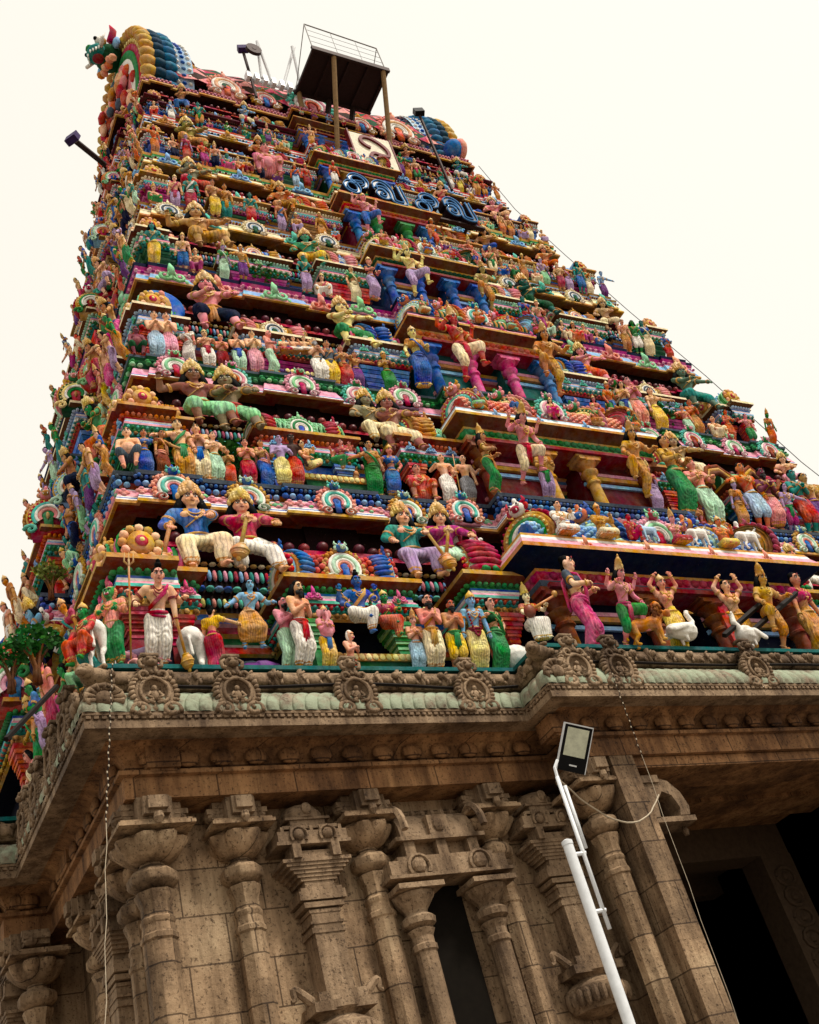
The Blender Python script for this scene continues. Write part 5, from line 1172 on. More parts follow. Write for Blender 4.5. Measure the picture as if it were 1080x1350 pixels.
# ------------------------------------------------------------------ animals, thrones, small trees
def animal_mesh(kind):
    """about 1 long, head towards -x, standing on z = 0"""
    key = ('an', kind)
    if key in _cache: return _cache[key]
    m = MB(); c = m.capsule; ex = MB()
    if kind in ('bull', 'horse', 'lion', 'dog'):
        lg = {'bull': .42, 'horse': .5, 'lion': .34, 'dog': .36}[kind]; r = {'bull': .17, 'horse': .15, 'lion': .15, 'dog': .11}[kind]
        c((-.24, 0, lg+.12), r, (.05, 0, lg+.12), r*.92); c((.05, 0, lg+.12), r*.92, (.26, 0, lg+.13), r*.95)
        hz = {'bull': .70, 'horse': .86, 'lion': .68, 'dog': .62}[kind]; hx = -.46
        c((-.28, 0, lg+.18), r*.8, (hx+.06, 0, hz), r*.52); c((hx+.06, 0, hz), r*.52, (hx-.12, 0, hz-.10), r*.33); m.ball((hx-.13, 0, hz-.11), (r*.35, r*.34, r*.3), 8, 6)
        if kind == 'bull': m.ball((-.2, 0, lg+.30), (.1, .08, .09), 9, 6)
        if kind == 'lion':
            for q in range(12): t = 2*PI*q/12; m.ball((hx+.08, .13*math.cos(t), hz+.02+.15*math.sin(t)), (.07, .07, .07), 7, 5)
            m.ball((hx-.1, 0, hz-.05), (.09, .09, .07), 8, 6)
        for s in (-1, 1):
            y = s*r*.55
            c((-.27, y, lg+.10), r*.45, (-.27, y, lg*.5), r*.27); c((-.27, y, lg*.5), r*.27, (-.26, y, .03), r*.19); c((-.26, y, .03), r*.22, (-.31, y, .025), r*.2)
            c((.25, y, lg+.10), r*.55, (.20, y, lg*.62), r*.33); c((.20, y, lg*.62), r*.33, (.29, y, lg*.36), r*.21); c((.29, y, lg*.36), r*.2, (.27, y, .03), r*.18); c((.27, y, .03), r*.22, (.22, y, .025), r*.2)
            m.ball((hx+.07, s*r*.55, hz+.06), (.03, .05, .04), 7, 5)
            if kind == 'bull': ex.tube([(hx+.02, s*.05, hz+.05), (hx-.01, s*.11, hz+.12), (hx-.02, s*.08, hz+.2)], (.028, .022, .006), 6, K['grey'])
            ex.ball((hx-.06, s*r*.36, hz+.01), (.02, .012, .018), 6, 4, K['black'])
        m.tube([(.34, 0, lg+.16), (.42, 0, lg+.05), (.42, .02, lg*.5)], (.03, .022, .03), 6)
    if kind == 'swan':
        c((-.15, 0, .26), .2, (.22, 0, .28), .14); m.tube([(-.25, 0, .32), (-.38, 0, .5), (-.32, 0, .68), (-.36, 0, .74)], (.09, .06, .05, .055), 9); ex.tube([(-.39, 0, .73), (-.52, 0, .70)], (.035, .01), 6, K['gold'])
        for s in (-1, 1):
            for q in range(5): m.ball((.05+.07*q, s*.17, .30-.02*q), (.16, .04, .06), 8, 5)
            c((0, s*.08, .1), .035, (0, s*.08, .02), .03)
    if kind == 'peacock':
        c((-.1, 0, .3), .13, (.1, 0, .3), .1); m.tube([(-.18, 0, .36), (-.26, 0, .55), (-.22, 0, .68), (-.26, 0, .72)], (.08, .05, .04, .045), 8); ex.tube([(-.29, 0, .71), (-.37, 0, .68)], (.02, .006), 5, K['gold'])
        for q in range(9): t = -.5+q*.16; m.tube([(.12, 0, .3), (.35, (q-4)*.05, .3+.5*math.sin(t+.4)), (.62, (q-4)*.11, .3+.75*math.sin(t+.3))], (.04, .05, .04), 6)
        for s in (-1, 1): c((0, s*.06, .2), .03, (0, s*.06, .02), .025)
    co, fa = to_mesh(m, .016, 2); _cache[key] = fin('body', co, fa, ex); return _cache[key]
def animal(name, label, kind, loc, L, color, rz=0, cat='animal statue', group=None, saddle=None):
    t = thing(name, label, cat, loc, rz, group); t.scale = (L, L, L); ALL_LABELS.add(label); obj('body', animal_mesh(kind), t, K[color])
    if kind == 'lion':
        m = MB(); rr = random.Random(4)
        for q in range(60):
            a = rr.uniform(0, 2*PI); r = rr.uniform(.10, .19); m.ball((-.40+rr.uniform(0, .16), r*math.cos(a), .68+r*math.sin(a)), (.04, .035, .05), 6, 4)
        obj('mane', m.mesh('mane', True, M_PAINT), t, C('7a4418'))
    if saddle:
        m = MB(); m.ball((0, 0, .62), (.17, .2, .1), 10, 6); ring(m, V3(-.3, 0, .68), V3(-1, 0, .6), .13, .02); obj('saddle_cloth', m.mesh('saddle_cloth', True, M_PAINT), t, K[saddle])
    return t
def small_tree(label, loc, h, crown='leaf', group=None, rs=1):
    t = thing('sculpted_tree', label, 'sculpted tree', loc, 0, group); ALL_LABELS.add(label); r = random.Random(rs); m = MB()
    for k in range(5):
        a = k*1.3; m.tube([(.05*math.cos(a)*h, .05*math.sin(a)*h, 0), (.03*math.cos(a+.4)*h, .03*math.sin(a+.4)*h, .28*h), (.10*math.cos(a)*h, .06*math.sin(a)*h, .5*h), (.26*math.cos(a)*h, .14*math.sin(a)*h, .72*h)], (.035*h, .028*h, .024*h, .012*h), 6)
    obj('trunk', m.mesh('trunk', True, M_PAINT), t, K['brown']); m = MB()
    for k in range(330):
        a, b_ = r.random()*2*PI, math.acos(2*r.random()-1); q = .55+.45*r.random(); c = V3(.40*math.sin(b_)*math.cos(a)*q, .22*math.sin(b_)*math.sin(a)*q, .78+.22*math.cos(b_)*q+.05*math.sin(a*3))*h
        d = V3(r.uniform(-1, 1), r.uniform(-1, .2), r.uniform(-1, .6)); d /= np.linalg.norm(d); w_ = np.cross(d, V3(r.random(), r.random(), r.random())); w_ /= np.linalg.norm(w_)+1e-9; L = .115*h; g_ = col_of(crown); k_ = r.uniform(.6, 1.7)
        cc = (g_[0]*k_, g_[1]*k_, g_[2]*k_, 1)
        m.add([c, c+d*L*.5+w_*L*.28, c+d*L, c+d*L*.5-w_*L*.28], [(0, 1, 2, 3)], cc)
    obj('crown', m.mesh('crown', False, M_PAINT), t); return t
def throne(label, loc, w, h, col, back=None, rz=0, name='sculpted_throne', cat='throne'):
    t = thing(name, label, cat, loc, rz); ALL_LABELS.add(label); m = MB()
    m.box(-w/2, w/2, -.25, .25, h*.7, h, K[col]); m.box(-w/2+.05, w/2-.05, -.22, .25, 0, h*.7, K['dgreen']); 
    for k in range(int(w/.1)): m.ball((-w/2+.05+k*.1, -.26, h*.85), (.045, .02, .05), 6, 4, K['lemon'])
    for s in (-1, 1):
        m.tube([(s*(w/2+.04+.10*math.sin(q*.5)), -.15, h*(1-q/8)) for q in range(8)], [.05-.004*q for q in range(8)], 6, K['gold']); m.ball((s*(w/2+.03), -.15, h), .07, 8, 5, K[col])
    obj('seat', m.mesh('seat', math.radians(40), M_PAINT), t)
    if back:
        m = MB(); m.lathe([(w*.42, .12), (w*.42, .04), (w*.3, .02), (.05, .05)], (0, .1, h+w*.33), 20, axis='y', col=K[back])
        for q in range(21): a = math.radians(-25+230*q/20); m.ball((w*.44*math.cos(a), .1, h+w*.33+w*.44*math.sin(a)), (w*.06, .06, w*.06), 6, 4, K['dgold'] if q % 2 else K['ochre'])
        obj('halo', m.mesh('halo', True, M_PAINT), t)
    return t
# ------------------------------------------------------------------ placing by where a figure stands on its ledge
NAMES_T = ['lowest', 'second', 'third', 'fourth', 'fifth', 'sixth', 'topmost']
def S(t, foot, headp, label, dep=.35, floor=True, name='statue', **kw):
    if floor: dep = dep*.5 if dep > 0 else dep-.1
    elif dep < .5 and name == 'statue': dep *= .5
    y = FY[t]+dep; b = at_y(*foot, y); z = ZF[t] if floor else b[2]
    if floor and t == 0: z += .02
    # how far the figure leans out, and how tall it is, from where its head is seen
    best = None
    for k in range(13):
        le = .04+.04*k
        if le > .31 and (name != 'statue' or kw.get('pose') in ('throne', 'veena', 'lotus', 'perch')): break
        ax = V3(0, -math.sin(le), math.cos(le)); o = V3(b[0], y, z); lo, hi = .3, 4.0
        for hh in np.linspace(.4, 3.2, 57):
            q = o+ax*hh-CAM; d_ = q@_f; px = 540+FPX*(q@CR)/d_; py = 675-FPX*(q@CU)/d_; e = math.hypot((px-headp[0])*.8, py-headp[1])+abs(le-.26)*14
            if best is None or e < best[0]: best = (e, le, hh)
    if name != 'statue': kw['rz'] = kw.get('rz', 0)-.42; kw.setdefault('flat', .62)
    else: kw['rz'] = kw.get('rz', 0)-.12
    LEANS.append(best[1]); kw['lean'] = best[1]; kw.setdefault('slim', 1.22 if name != 'statue' else .90)
    x = b[0]
    if name == 'statue' and floor: PLACED.append((t, x))
    if name != 'statue': GPL.append((t, x, True))
    kw.setdefault('group', 'painted statues on the tower ledges' if name == 'statue' else 'colossal seated guards of the tower')
    return figure(name, label, (x, y, z), best[2], **kw)
PLACED = []; GPL = []; LEANS = []
# lowest ledge, from the left corner to the doorway
S(0, (152, 868), (124, 775), 'lion-faced statue with green arms and red ribbed chest at the lowest left corner', .22, skin='green', head='lion', hr='mane', hc='tan', low=('dhoti', 'green'), up=('shirt', 'salmon'), pose='carry', rz=-.5)
S(0, (205, 868), (207, 747), 'tall cream-skinned statue in white dhoti and red shawl holding a gold trident', .30, skin='peach', low=('dhoti', 'white'), sh=('shawl', 'crimson'), pose='staff', hr='knot', ext=(('trident', 0), ('mace', 1)), jw='dred', big=True)
S(0, (333, 857), (322, 765), 'blue-skinned dancing statue in a spotted yellow skirt on a grey rock', .3, floor=False, skin='sky', low=('lungi', 'ochre'), pose='dance', hr='wild', jw='gold')
S(0, (378, 868), (372, 788), 'slim pink-skinned bearded devotee in pale green dhoti beside the rock dancer', .45, skin='rose', low=('dhoti', 'mint'), pose='namaste', hr='bun', bd='b', rz=.5, jw=None)
S(0, (397, 868), (392, 768), 'long-haired bearded sage in white dhoti with a red waistband, palms joined', .30, skin='skin', low=('dhoti', 'white'), sh=('tail', 'red'), pose='namaste', hr='long', bd='b', rz=.45, jw=None, big=True)
S(0, (430, 868), (424, 796), 'pink elephant-headed statue in yellow dhoti with joined palms', .28, skin='rose', head='elephant', fat=1, low=('dhoti', 'yellow'), sh=('tail', 'blue'), pose='namaste', hr=None, cr='cap', rz=.3, bd=None)
S(0, (482, 842), (466, 757), 'blue-skinned seated statue in white trousers with hair knot on the gold throne', .32, floor=False, skin='blue', low=('dhoti', 'white'), sh=('shawl', 'ochre'), pose='throne', hr='knot', big=True)
S(0, (520, 845), (497, 774), 'green-faced seated queen in red sari on the gold throne', .34, floor=False, sex='f', skin='green', low=('sari', 'red'), up=('blouse', 'crimson'), pose='throne', hr='bun', cr='cap', big=True)
throne('gold and green throne bench under the blue god and the green queen', (at_y(497, 850, .7)[0], .78, 8.44), 1.25, .36, 'gold')
S(0, (462, 868), (463, 832), 'small kneeling monkey-like attendant with red cloth beside the throne', .16, skin='peach', head='lion', hr='mane', hc='white', low=('shorts', 'red'), pose='kneel', rz=.5, jw=None)
S(0, (547, 868), (542, 799), 'small cream attendant with yellow crown and blue cloth right of the throne', .42, skin='peach', low=('dhoti', 'lblue'), pose='namaste', cr='tall', hr='short')
S(0, (570, 869), (564, 784), 'black-bearded sage in white and yellow cloth with joined palms', .30, skin='salmon', low=('dhoti', 'cream'), sh=('both', 'ochre'), pose='namaste', hr='short', bd='b', jw=None, big=True)
S(0, (600, 869), (591, 790), 'bare-chested bearded sage in yellow shorts beside a blue god', .34, skin='tan', low=('shorts', 'yellow'), sh=('tail', 'green'), pose='namaste', hr='short', bd='b', jw=None)
S(0, (628, 869), (617, 778), 'blue-faced statue with thick dark red garland and yellow skirt', .28, skin='sky', low=('skirt', 'lemon'), sh=('garland', 'dred'), pose='stand', cr='cap', hr='short', up=None, big=True)
S(0, (655, 869), (641, 790), 'lady in a dark green sari with hand on hip', .36, sex='f', skin='peach', low=('sari', 'green'), up=('blouse', 'dgreen'), sh=('pallu', 'green'), pose='akimbo', hr='bun', rz=.3, big=True)
t = S(0, (712, 850), (686, 764), 'lute-playing seated lady in white sari and red blouse on a white swan', .05, floor=False, sex='f', skin='cream', low=('sari', 'white'), up=('blouse', 'red'), pose='veena', cr='tall', hr='long', big=True)
m = MB(); m.ball((-.14, -.24, .38), (.10, .08, .10), 10, 7, K['rust']); m.tube([(-.14, -.26, .38), (.12, -.27, .50), (.34, -.25, .60)], (.03, .02, .018), 7, K['ochre']); m.ball((.36, -.25, .63), (.05, .05, .05), 8, 5, K['gold'])
obj('lute', m.mesh('lute', True, M_GLOSS), t)
b0 = at_y(690, 850, .3); animal('swan_statue', 'white swan carrying the lute player', 'swan', (b0[0], .42, 8.44), .95, 'white', 0.2)
S(0, (778, 842), (744, 735), 'tall lady in a pink sari reaching right beside the doorway pillar', -.22, sex='f', skin='peach', low=('sari', 'hotpink'), up=('blouse', 'slate'), sh=('pallu', 'hotpink'), pose='carry', hr='bun', rz=.7, big=True)
S(0, (822, 838), (815, 731), 'pink-legged door guardian in green shorts stepping on a golden lion', -.42, skin='rose', low=('shorts', 'green'), sh=('tail', 'crimson'), pose='step', cr='tall', hr='long', rz=.35, big=True, ext=())
S(0, (885, 832), (868, 755), 'attendant with raised arms in yellow skirt before the doorway', -.32, sex='f', skin='salmon', low=('skirt', 'yellow'), pose='armsup', hr='bun', cr='cap')
S(0, (972, 832), (955, 765), 'attendant with arms raised against the red door post', -.20, sex='f', skin='peach', low=('skirt', 'ochre'), pose='armsup', hr='bun')
S(0, (1015, 832), (994, 738), 'golden door guardian with one foot raised on a carved club', -.42, skin='ochre', low=('shorts', 'gold'), pose='step2', cr='tall', hr='long', rz=.1, big=True, crc='gold')
S(0, (1062, 826), (1043, 755), 'lady in mustard skirt and red top right of the golden guardian', -.15, sex='f', skin='tan', low=('sari', 'ochre'), up=('blouse', 'crimson'), pose='stand', hr='bun', rz=.2)
b0 = at_y(850, 838, -.45); animal('lion_statue', 'yellow lion lying under the foot of the door guardian', 'lion', (b0[0], -.50, 8.36), .72, 'ochre', PI-.4)
b0 = at_y(890, 838, -.3); animal('swan_statue', 'white swan at the left edge of the doorway', 'swan', (b0[0], -.45, 8.44), .75, 'white', PI)
b0 = at_y(975, 838, -.3); animal('swan_statue', 'white bird statue fallen against the red door post', 'swan', (b0[0], -.45, 8.40), .75, 'white', .3)
b0 = at_y(262, 866, .7); animal('bull_statue', 'white bull statue seen from behind, with red saddle cloth', 'bull', (b0[0], .78, 8.44), 1.0, 'white', -PI/2-.5, saddle='crimson')
S(0, (283, 866), (272, 800), 'small figure in yellow top and red skirt leaning on the white bull', .34, sex='f', skin='skin', low=('sari', 'crimson'), up=('blouse', 'yellow'), pose='pointl', hr='bun', rz=2.6)
for (fx, sz, lab, rz) in ((166, .42, 'pink dog statue at the left corner, leftmost of the two standing dogs', .3), (184, .5, 'pale lilac dog statue looking back, beside the trident holder', 2.6)):
    b0 = at_y(fx, 868, .42); animal('dog_statue', lab, 'dog', (b0[0], .40, 8.44), sz, 'pink' if fx < 170 else 'lilac', rz)
b0 = at_y(192, 870, .3); d = animal('dog_statue', 'pink dog statue lying at the feet of the trident holder', 'dog', (b0[0], .30, 8.36), .5, 'rose', PI); d.scale = (.5, .5, .28)
m = MB(); rr = random.Random(2)
for k in range(7): m.ball((rr.uniform(-.35, .35), rr.uniform(-.1, .2), .05+.05*rr.random()), (.28, .2, .17), 9, 6, (K['slate'], K['teal'], K['purple'], K['grey'])[k % 4])
b0 = at_y(335, 868, .55); tag(obj('painted_rock', m.mesh('painted_rock', math.radians(50), M_PAINT), None, None, (b0[0], .62, 8.44)), 'grey and teal painted rock under the blue dancer', 'rock')
t = S(0, (112, 880), (96, 790), 'green-faced rider in red robes and yellow hat at the left corner', .1, floor=False, skin='green', low=('dhoti', 'red'), up=('shirt', 'red'), pose='perch', cr='cap', rz=-.9, hr='short', big=True)
b0 = at_y(95, 895, .35); animal('horse_statue', 'white horse under the green-faced rider at the left corner', 'horse', (-9.25, .50, 8.40), .85, 'white', PI/2+2.6)
# colossal seated guards
def GI(t, crown_, foot, label, dep, **kw):
    kw.setdefault('cr', 'leaf'); kw.setdefault('hr', 'long'); kw.setdefault('pose', 'giant')
    return S(t, foot, crown_, label, dep, floor=False, name='guard_statue', cat='seated guard statue', big=True, **kw)
GI(0, (231, 629), (272, 762), 'colossal seated guard in a blue tunic and white leggings with a mace', .62, skin='skin', up=('shirt', 'blue'), low=('dhoti', 'cream'), ext=(('mace', 0),), pose='giant2', rz=.35)
GI(0, (312, 632), (335, 768), 'colossal seated guard in a maroon tunic and white skirt with a mace', .62, skin='skin', up=('shirt', 'crimson'), low=('dhoti', 'white'), ext=(('mace', 0),), pose='giant', rz=.2)
GI(0, (522, 655), (560, 772), 'colossal seated guard in a teal tunic with red-ended mace', .62, skin='peach', up=('shirt', 'teal'), low=('dhoti', 'lilac'), ext=(('mace', 1),), pose='giant2', rz=.45)
GI(0, (574, 656), (600, 772), 'colossal seated guard in a magenta tunic and pale green skirt', .62, skin='skin', up=('shirt', 'magenta'), low=('dhoti', 'mint'), ext=(('mace', 0),), pose='giant', rz=.2)
GI(0, (1005, 700), (1040, 775), 'gold-crowned guard half hidden by the doorway roof, left one of the right pair', .75, skin='skin', up=('shirt', 'blue'), low=('dhoti', 'cream'), pose='giant2')
GI(0, (1032, 712), (1075, 790), 'gold-crowned guard in red at the right edge behind the doorway roof', .75, skin='salmon', up=('shirt', 'rust'), low=('dhoti', 'white'), pose='giant', rz=.2)
GI(1, (231, 470), (272, 572), 'brown-skinned colossal guard with raised right hand on the second ledge', .45, skin=C('8a5648'), low=('shorts', 'lgreen'), pose='giant3', rz=.3)
GI(1, (278, 475), (312, 582), 'olive-grey colossal guard with gold crown, right of the brown one', .42, skin=C('8b7d60'), low=('shorts', 'lgreen'), sh=('tail', 'red'), pose='giant', rz=.1)
GI(1, (479, 507), (503, 592), 'grey-green colossal guard leaning left on the second ledge', .45, skin=C('8d8468'), low=('dhoti', 'cream'), pose='giant2', rz=.5)
GI(1, (505, 508), (530, 606), 'dusky pink colossal guard with long stretched leg near the doorway', .40, skin=C('a4685e'), low=('shorts', 'cream'), pose='giant', rz=.15)
GI(1, (873, 565), (915, 640), 'olive colossal guard right of the yellow door guardian', .45, skin=C('a88a60'), low=('dhoti', 'cream'), pose='giant', rz=.15)
GI(1, (1027, 592), (1050, 648), 'pale pink colossal guard at the right end of the second ledge', .45, skin='peach', low=('dhoti', 'pink'), pose='giant2', rz=.15)
GI(2, (246, 352), (285, 448), 'pink-skinned colossal guard in dark blue shorts on the third ledge', .40, skin='rose', low=('shorts', 'navy'), sh=('tail', 'ochre'), pose='giant', rz=.15)
GI(2, (434, 387), (468, 468), 'pale yellow colossal guard stretching one leg on the third ledge', .40, skin='lemon', low=('shorts', 'green'), pose='giant', rz=.3)
GI(2, (758, 446), (785, 512), 'pink colossal guard beside the right door guardian of the third ledge', .42, skin='rose', low=('shorts', 'orange'), pose='giant', rz=.2)
GI(2, (892, 471), (925, 548), 'dark green colossal guard in front of the small tree on the right', .40, skin=C('5d7a66'), low=('shorts', 'teal'), pose='giant', rz=.25)
GI(3, (238, 263), (272, 336), 'tan colossal guard with outstretched arm on the fourth ledge', .38, skin=C('b98a50'), low=('shorts', 'gold'), pose='giant3', rz=.2)
GI(3, (401, 298), (414, 360), 'bright green colossal guard on the fourth ledge', .38, skin=C('3f9a78'), low=('shorts', 'yellow'), pose='giant2', rz=.15)
GI(3, (676, 358), (712, 422), 'dark teal colossal guard with a long outstretched leg on the fourth ledge', .36, skin=C('245f56'), low=('shorts', 'dgreen'), pose='giant', rz=.3)
GI(3, (793, 388), (806, 440), 'tan colossal guard near the right end of the fourth ledge', .38, skin=C('c29a74'), low=('shorts', 'cream'), pose='giant2', rz=.2)
GI(4, (229, 204), (258, 262), 'grey-green colossal guard with red sash on the fifth ledge', .35, skin=C('84856a'), low=('shorts', 'red'), pose='giant', rz=.25)
GI(4, (368, 236), (378, 286), 'orange colossal guard on the fifth ledge', .35, skin=C('d0702e'), low=('shorts', 'ochre'), pose='giant2', rz=.1)
GI(4, (714, 319), (727, 360), 'orange-brown colossal guard near the right end of the fifth ledge', .35, skin=C('cf7c40'), low=('shorts', 'orange'), pose='giant2', rz=.2)
GI(5, (227, 151), (254, 204), 'olive-gold colossal guard on the sixth ledge near the left corner', .32, skin=C('8f8440'), low=('shorts', 'ochre'), pose='giant', rz=.2)
GI(5, (647, 256), (662, 298), 'pink colossal guard at the right end of the sixth ledge', .32, skin='rose', low=('shorts', 'peach'), pose='giant2', rz=.2)
# second ledge
S(1, (172, 622), (165, 563), 'chubby pale child seated on the corner with a yellow horn', .12, skin='peach', fat=1, low=('shorts', 'slate'), pose='perch', hr='short', jw=None, rz=-.2, big=True)
for a in [((192, 618), (187, 567), 'lady in a blue sari seen from behind near the left corner', dict(sex='f', skin='tan', low=('sari', 'blue'), up=('blouse', 'blue'), pose='point', hr='bun')),
 ((213, 620), (208, 568), 'lady in an orange sari reaching towards a man in yellow', dict(sex='f', skin='tan', low=('sari', 'rust'), up=('blouse', 'rust'), sh=('pallu', 'salmon'), pose='point', hr='bun', rz=.4)),
 ((244, 623), (233, 556), 'man in yellow dhoti with green sash and orange shawl', dict(skin='peach', low=('dhoti', 'ochre'), sh=('both', 'green'), pose='pointl', hr='bun', big=True)),
 ((267, 624), (257, 561), 'bald bare-chested man in white dhoti with blue waistcloth', dict(skin='skin', low=('dhoti', 'cream'), sh=('tail', 'blue'), pose='namaste', hr=None, rz=-.2)),
 ((284, 624), (279, 570), 'young man in pale green dhoti left of the small tree', dict(skin='peach', low=('dhoti', 'mint'), pose='carry', hr='short', rz=.3)),
 ((304, 630), (298, 592), 'short lady in an orange-red sari under the small tree', dict(sex='f', skin='tan', low=('sari', 'orange'), pose='namaste', hr='bun', rz=-.3)),
 ((329, 634), (320, 580), 'devotee in maroon and white dhoti with folded arms', dict(skin='salmon', low=('dhoti', 'crimson'), pose='namaste', hr='short')),
 ((351, 635), (340, 581), 'lady in a bright blue sari right of the maroon devotee', dict(sex='f', skin='tan', low=('sari', 'blue'), sh=('pallu', 'rose'), pose='carry', hr='bun', rz=.4)),
 ((373, 636), (366, 575), 'lilac-skinned man in a yellow lungi', dict(skin='lilac', low=('lungi', 'lemon'), pose='carry', hr='short', jw=None)),
 ((389, 636), (383, 573), 'dark-skinned man in a short red lungi', dict(skin=C('4a3430'), low=('lungi', 'red'), pose='stand', hr='short', jw=None)),
 ((491, 641), (486, 581), 'lady in a green sari right of the gold couch', dict(sex='f', skin='tan', low=('sari', 'green'), sh=('pallu', 'green'), pose='pointl', hr='bun', rz=-.2)),
 ((514, 643), (508, 584), 'figure with yellow headdress and blue skirt over yellow trousers', dict(sex='f', skin='salmon', low=('lungi', 'blue'), up=('blouse', 'blue'), pose='akimbo', hr='short', cr='cap')),
 ((556, 650), (548, 612), 'crouching figure in red beside the two bald men', dict(skin='salmon', low=('shorts', 'red'), up=('shirt', 'red'), pose='squat', hr='short')),
 ((590, 653), (578, 600), 'bare-chested man in a long white dhoti near the inner pavilion', dict(skin='peach', low=('dhoti', 'white'), pose='akimbo', hr=None, jw=None)),
 ((615, 654), (607, 600), 'bald man with a staff in a short grey cloth', dict(skin='skin', low=('lungi', 'grey'), pose='staff', hr=None, jw=None, ext=(('staff', 0),)))]:
    S(1, a[0], a[1], a[2]+' on the second ledge', .30, **a[3])
throne('gold boat-shaped couch with a blue shell halo on the second ledge', (at_y(432, 632, FY[1]+.45)[0], FY[1]+.35, ZF[1]), 1.25, .38, 'gold', 'blue', name='sculpted_couch', cat='couch')
PLACED += [(1, at_y(432, 632, FY[1]+.3)[0]+q) for q in (-.6, -.2, .2, .6)]+[(1, at_y(312, 625, FY[1]+.3)[0])]+[(2, at_y(398, 480, FY[2]+.3)[0]+q) for q in (-.5, -.2, .2, .5)]+[(2, at_y(868, 550, FY[2]+.3)[0]+q) for q in (-.3, .3)]+[(3, at_y(345, 380, FY[3]+.3)[0])]
S(1, (412, 618), (408, 580), 'cream-skinned figure reclining on the left of the gold couch', .22, floor=False, skin='peach', low=('dhoti', 'lemon'), pose='lotus', hr='short', rz=.6, tilt=-.5)
S(1, (452, 622), (445, 578), 'lady in red and green leaning over the right of the gold couch', .22, floor=False, sex='f', skin='salmon', low=('sari', 'green'), up=('blouse', 'red'), pose='throne', hr='bun', rz=-.6)
small_tree('small sculpted tree with dense dark crown among the standing devotees, second ledge left', (at_y(312, 625, FY[1]+.5)[0], FY[1]+.55, ZF[1]), 1.2, rs=4)
S(1, (650, 640), (628, 556), 'lady in orange blouse and green skirt holding out both arms beside the second doorway', -.15, sex='f', skin='tan', low=('skirt', 'green'), up=('blouse', 'rust'), sh=('tail', 'ochre'), pose='carry', cr='tall', hr='long', rz=.8, big=True)
S(1, (690, 632), (689, 527), 'pink door guardian with a discus and red sash on the second ledge', -.42, skin='rose', low=('shorts', 'cream'), sh=('tail', 'red'), pose='step', cr='tall', hr='long', rz=.3, big=True)
S(1, (840, 640), (823, 550), 'ochre-skinned door guardian with folded hand and gold crown on the second ledge', -.42, skin='ochre', low=('dhoti', 'ochre'), pose='step2', cr='tall', hr='long', crc='gold', big=True)
S(1, (890, 640), (872, 575), 'lady in green skirt leaning beside the ochre door guardian', -.05, sex='f', skin='ochre', low=('skirt', 'green'), pose='carry', hr='bun', rz=.3)
for k, a in enumerate([((925, 650), (905, 608), 'man blowing a shell near the curling gold canopy', dict(skin='salmon', low=('dhoti', 'mint'), pose='carry', hr='short')), ((985, 655), (974, 612), 'orange-skinned man in pale blue shorts under the gold canopy', dict(skin='orange', low=('shorts', 'lblue'), pose='pointl', hr='short')), ((1003, 657), (998, 618), 'plum-skinned bearded man right of the man in pale blue shorts', dict(skin=C('7a3f55'), low=('lungi', 'rose'), pose='namaste', bd='b', hr='short')), ((1047, 660), (1041, 620), 'teal-skinned figure in red shorts at the far right', dict(skin='teal', low=('shorts', 'red'), pose='namaste', hr='short')), ((1065, 662), (1056, 625), 'brown-skinned man in dark shorts at the far right', dict(skin='tan', low=('shorts', 'purple'), pose='stand', hr='short'))]):
    S(1, a[0], a[1], a[2]+' on the second ledge', .2, **a[3])
m = MB()
pts = [(-1.2, .2), (-1.0, .55), (-.7, .62), (-.4, .35), (-.15, .18), (0, .55), (.25, .72), (.5, .45), (.62, .12), (.85, .2), (.95, .42), (1.1, .3)]
for o, c in ((0, 'rust'), (.09, 'gold'), (.17, 'brown')): m.tube([(x, -.02*o, z-o) for x, z in pts], .055, 7, K[c])
b0 = at_y(985, 640, FY[1]+.1); tag(obj('curling_canopy', m.mesh('curling_canopy', True, M_PAINT), None, None, (b0[0], FY[1]+.05, ZF[1]+1.0)), 'curling gold and brown serpent-like canopy at the right of the second ledge', 'canopy')
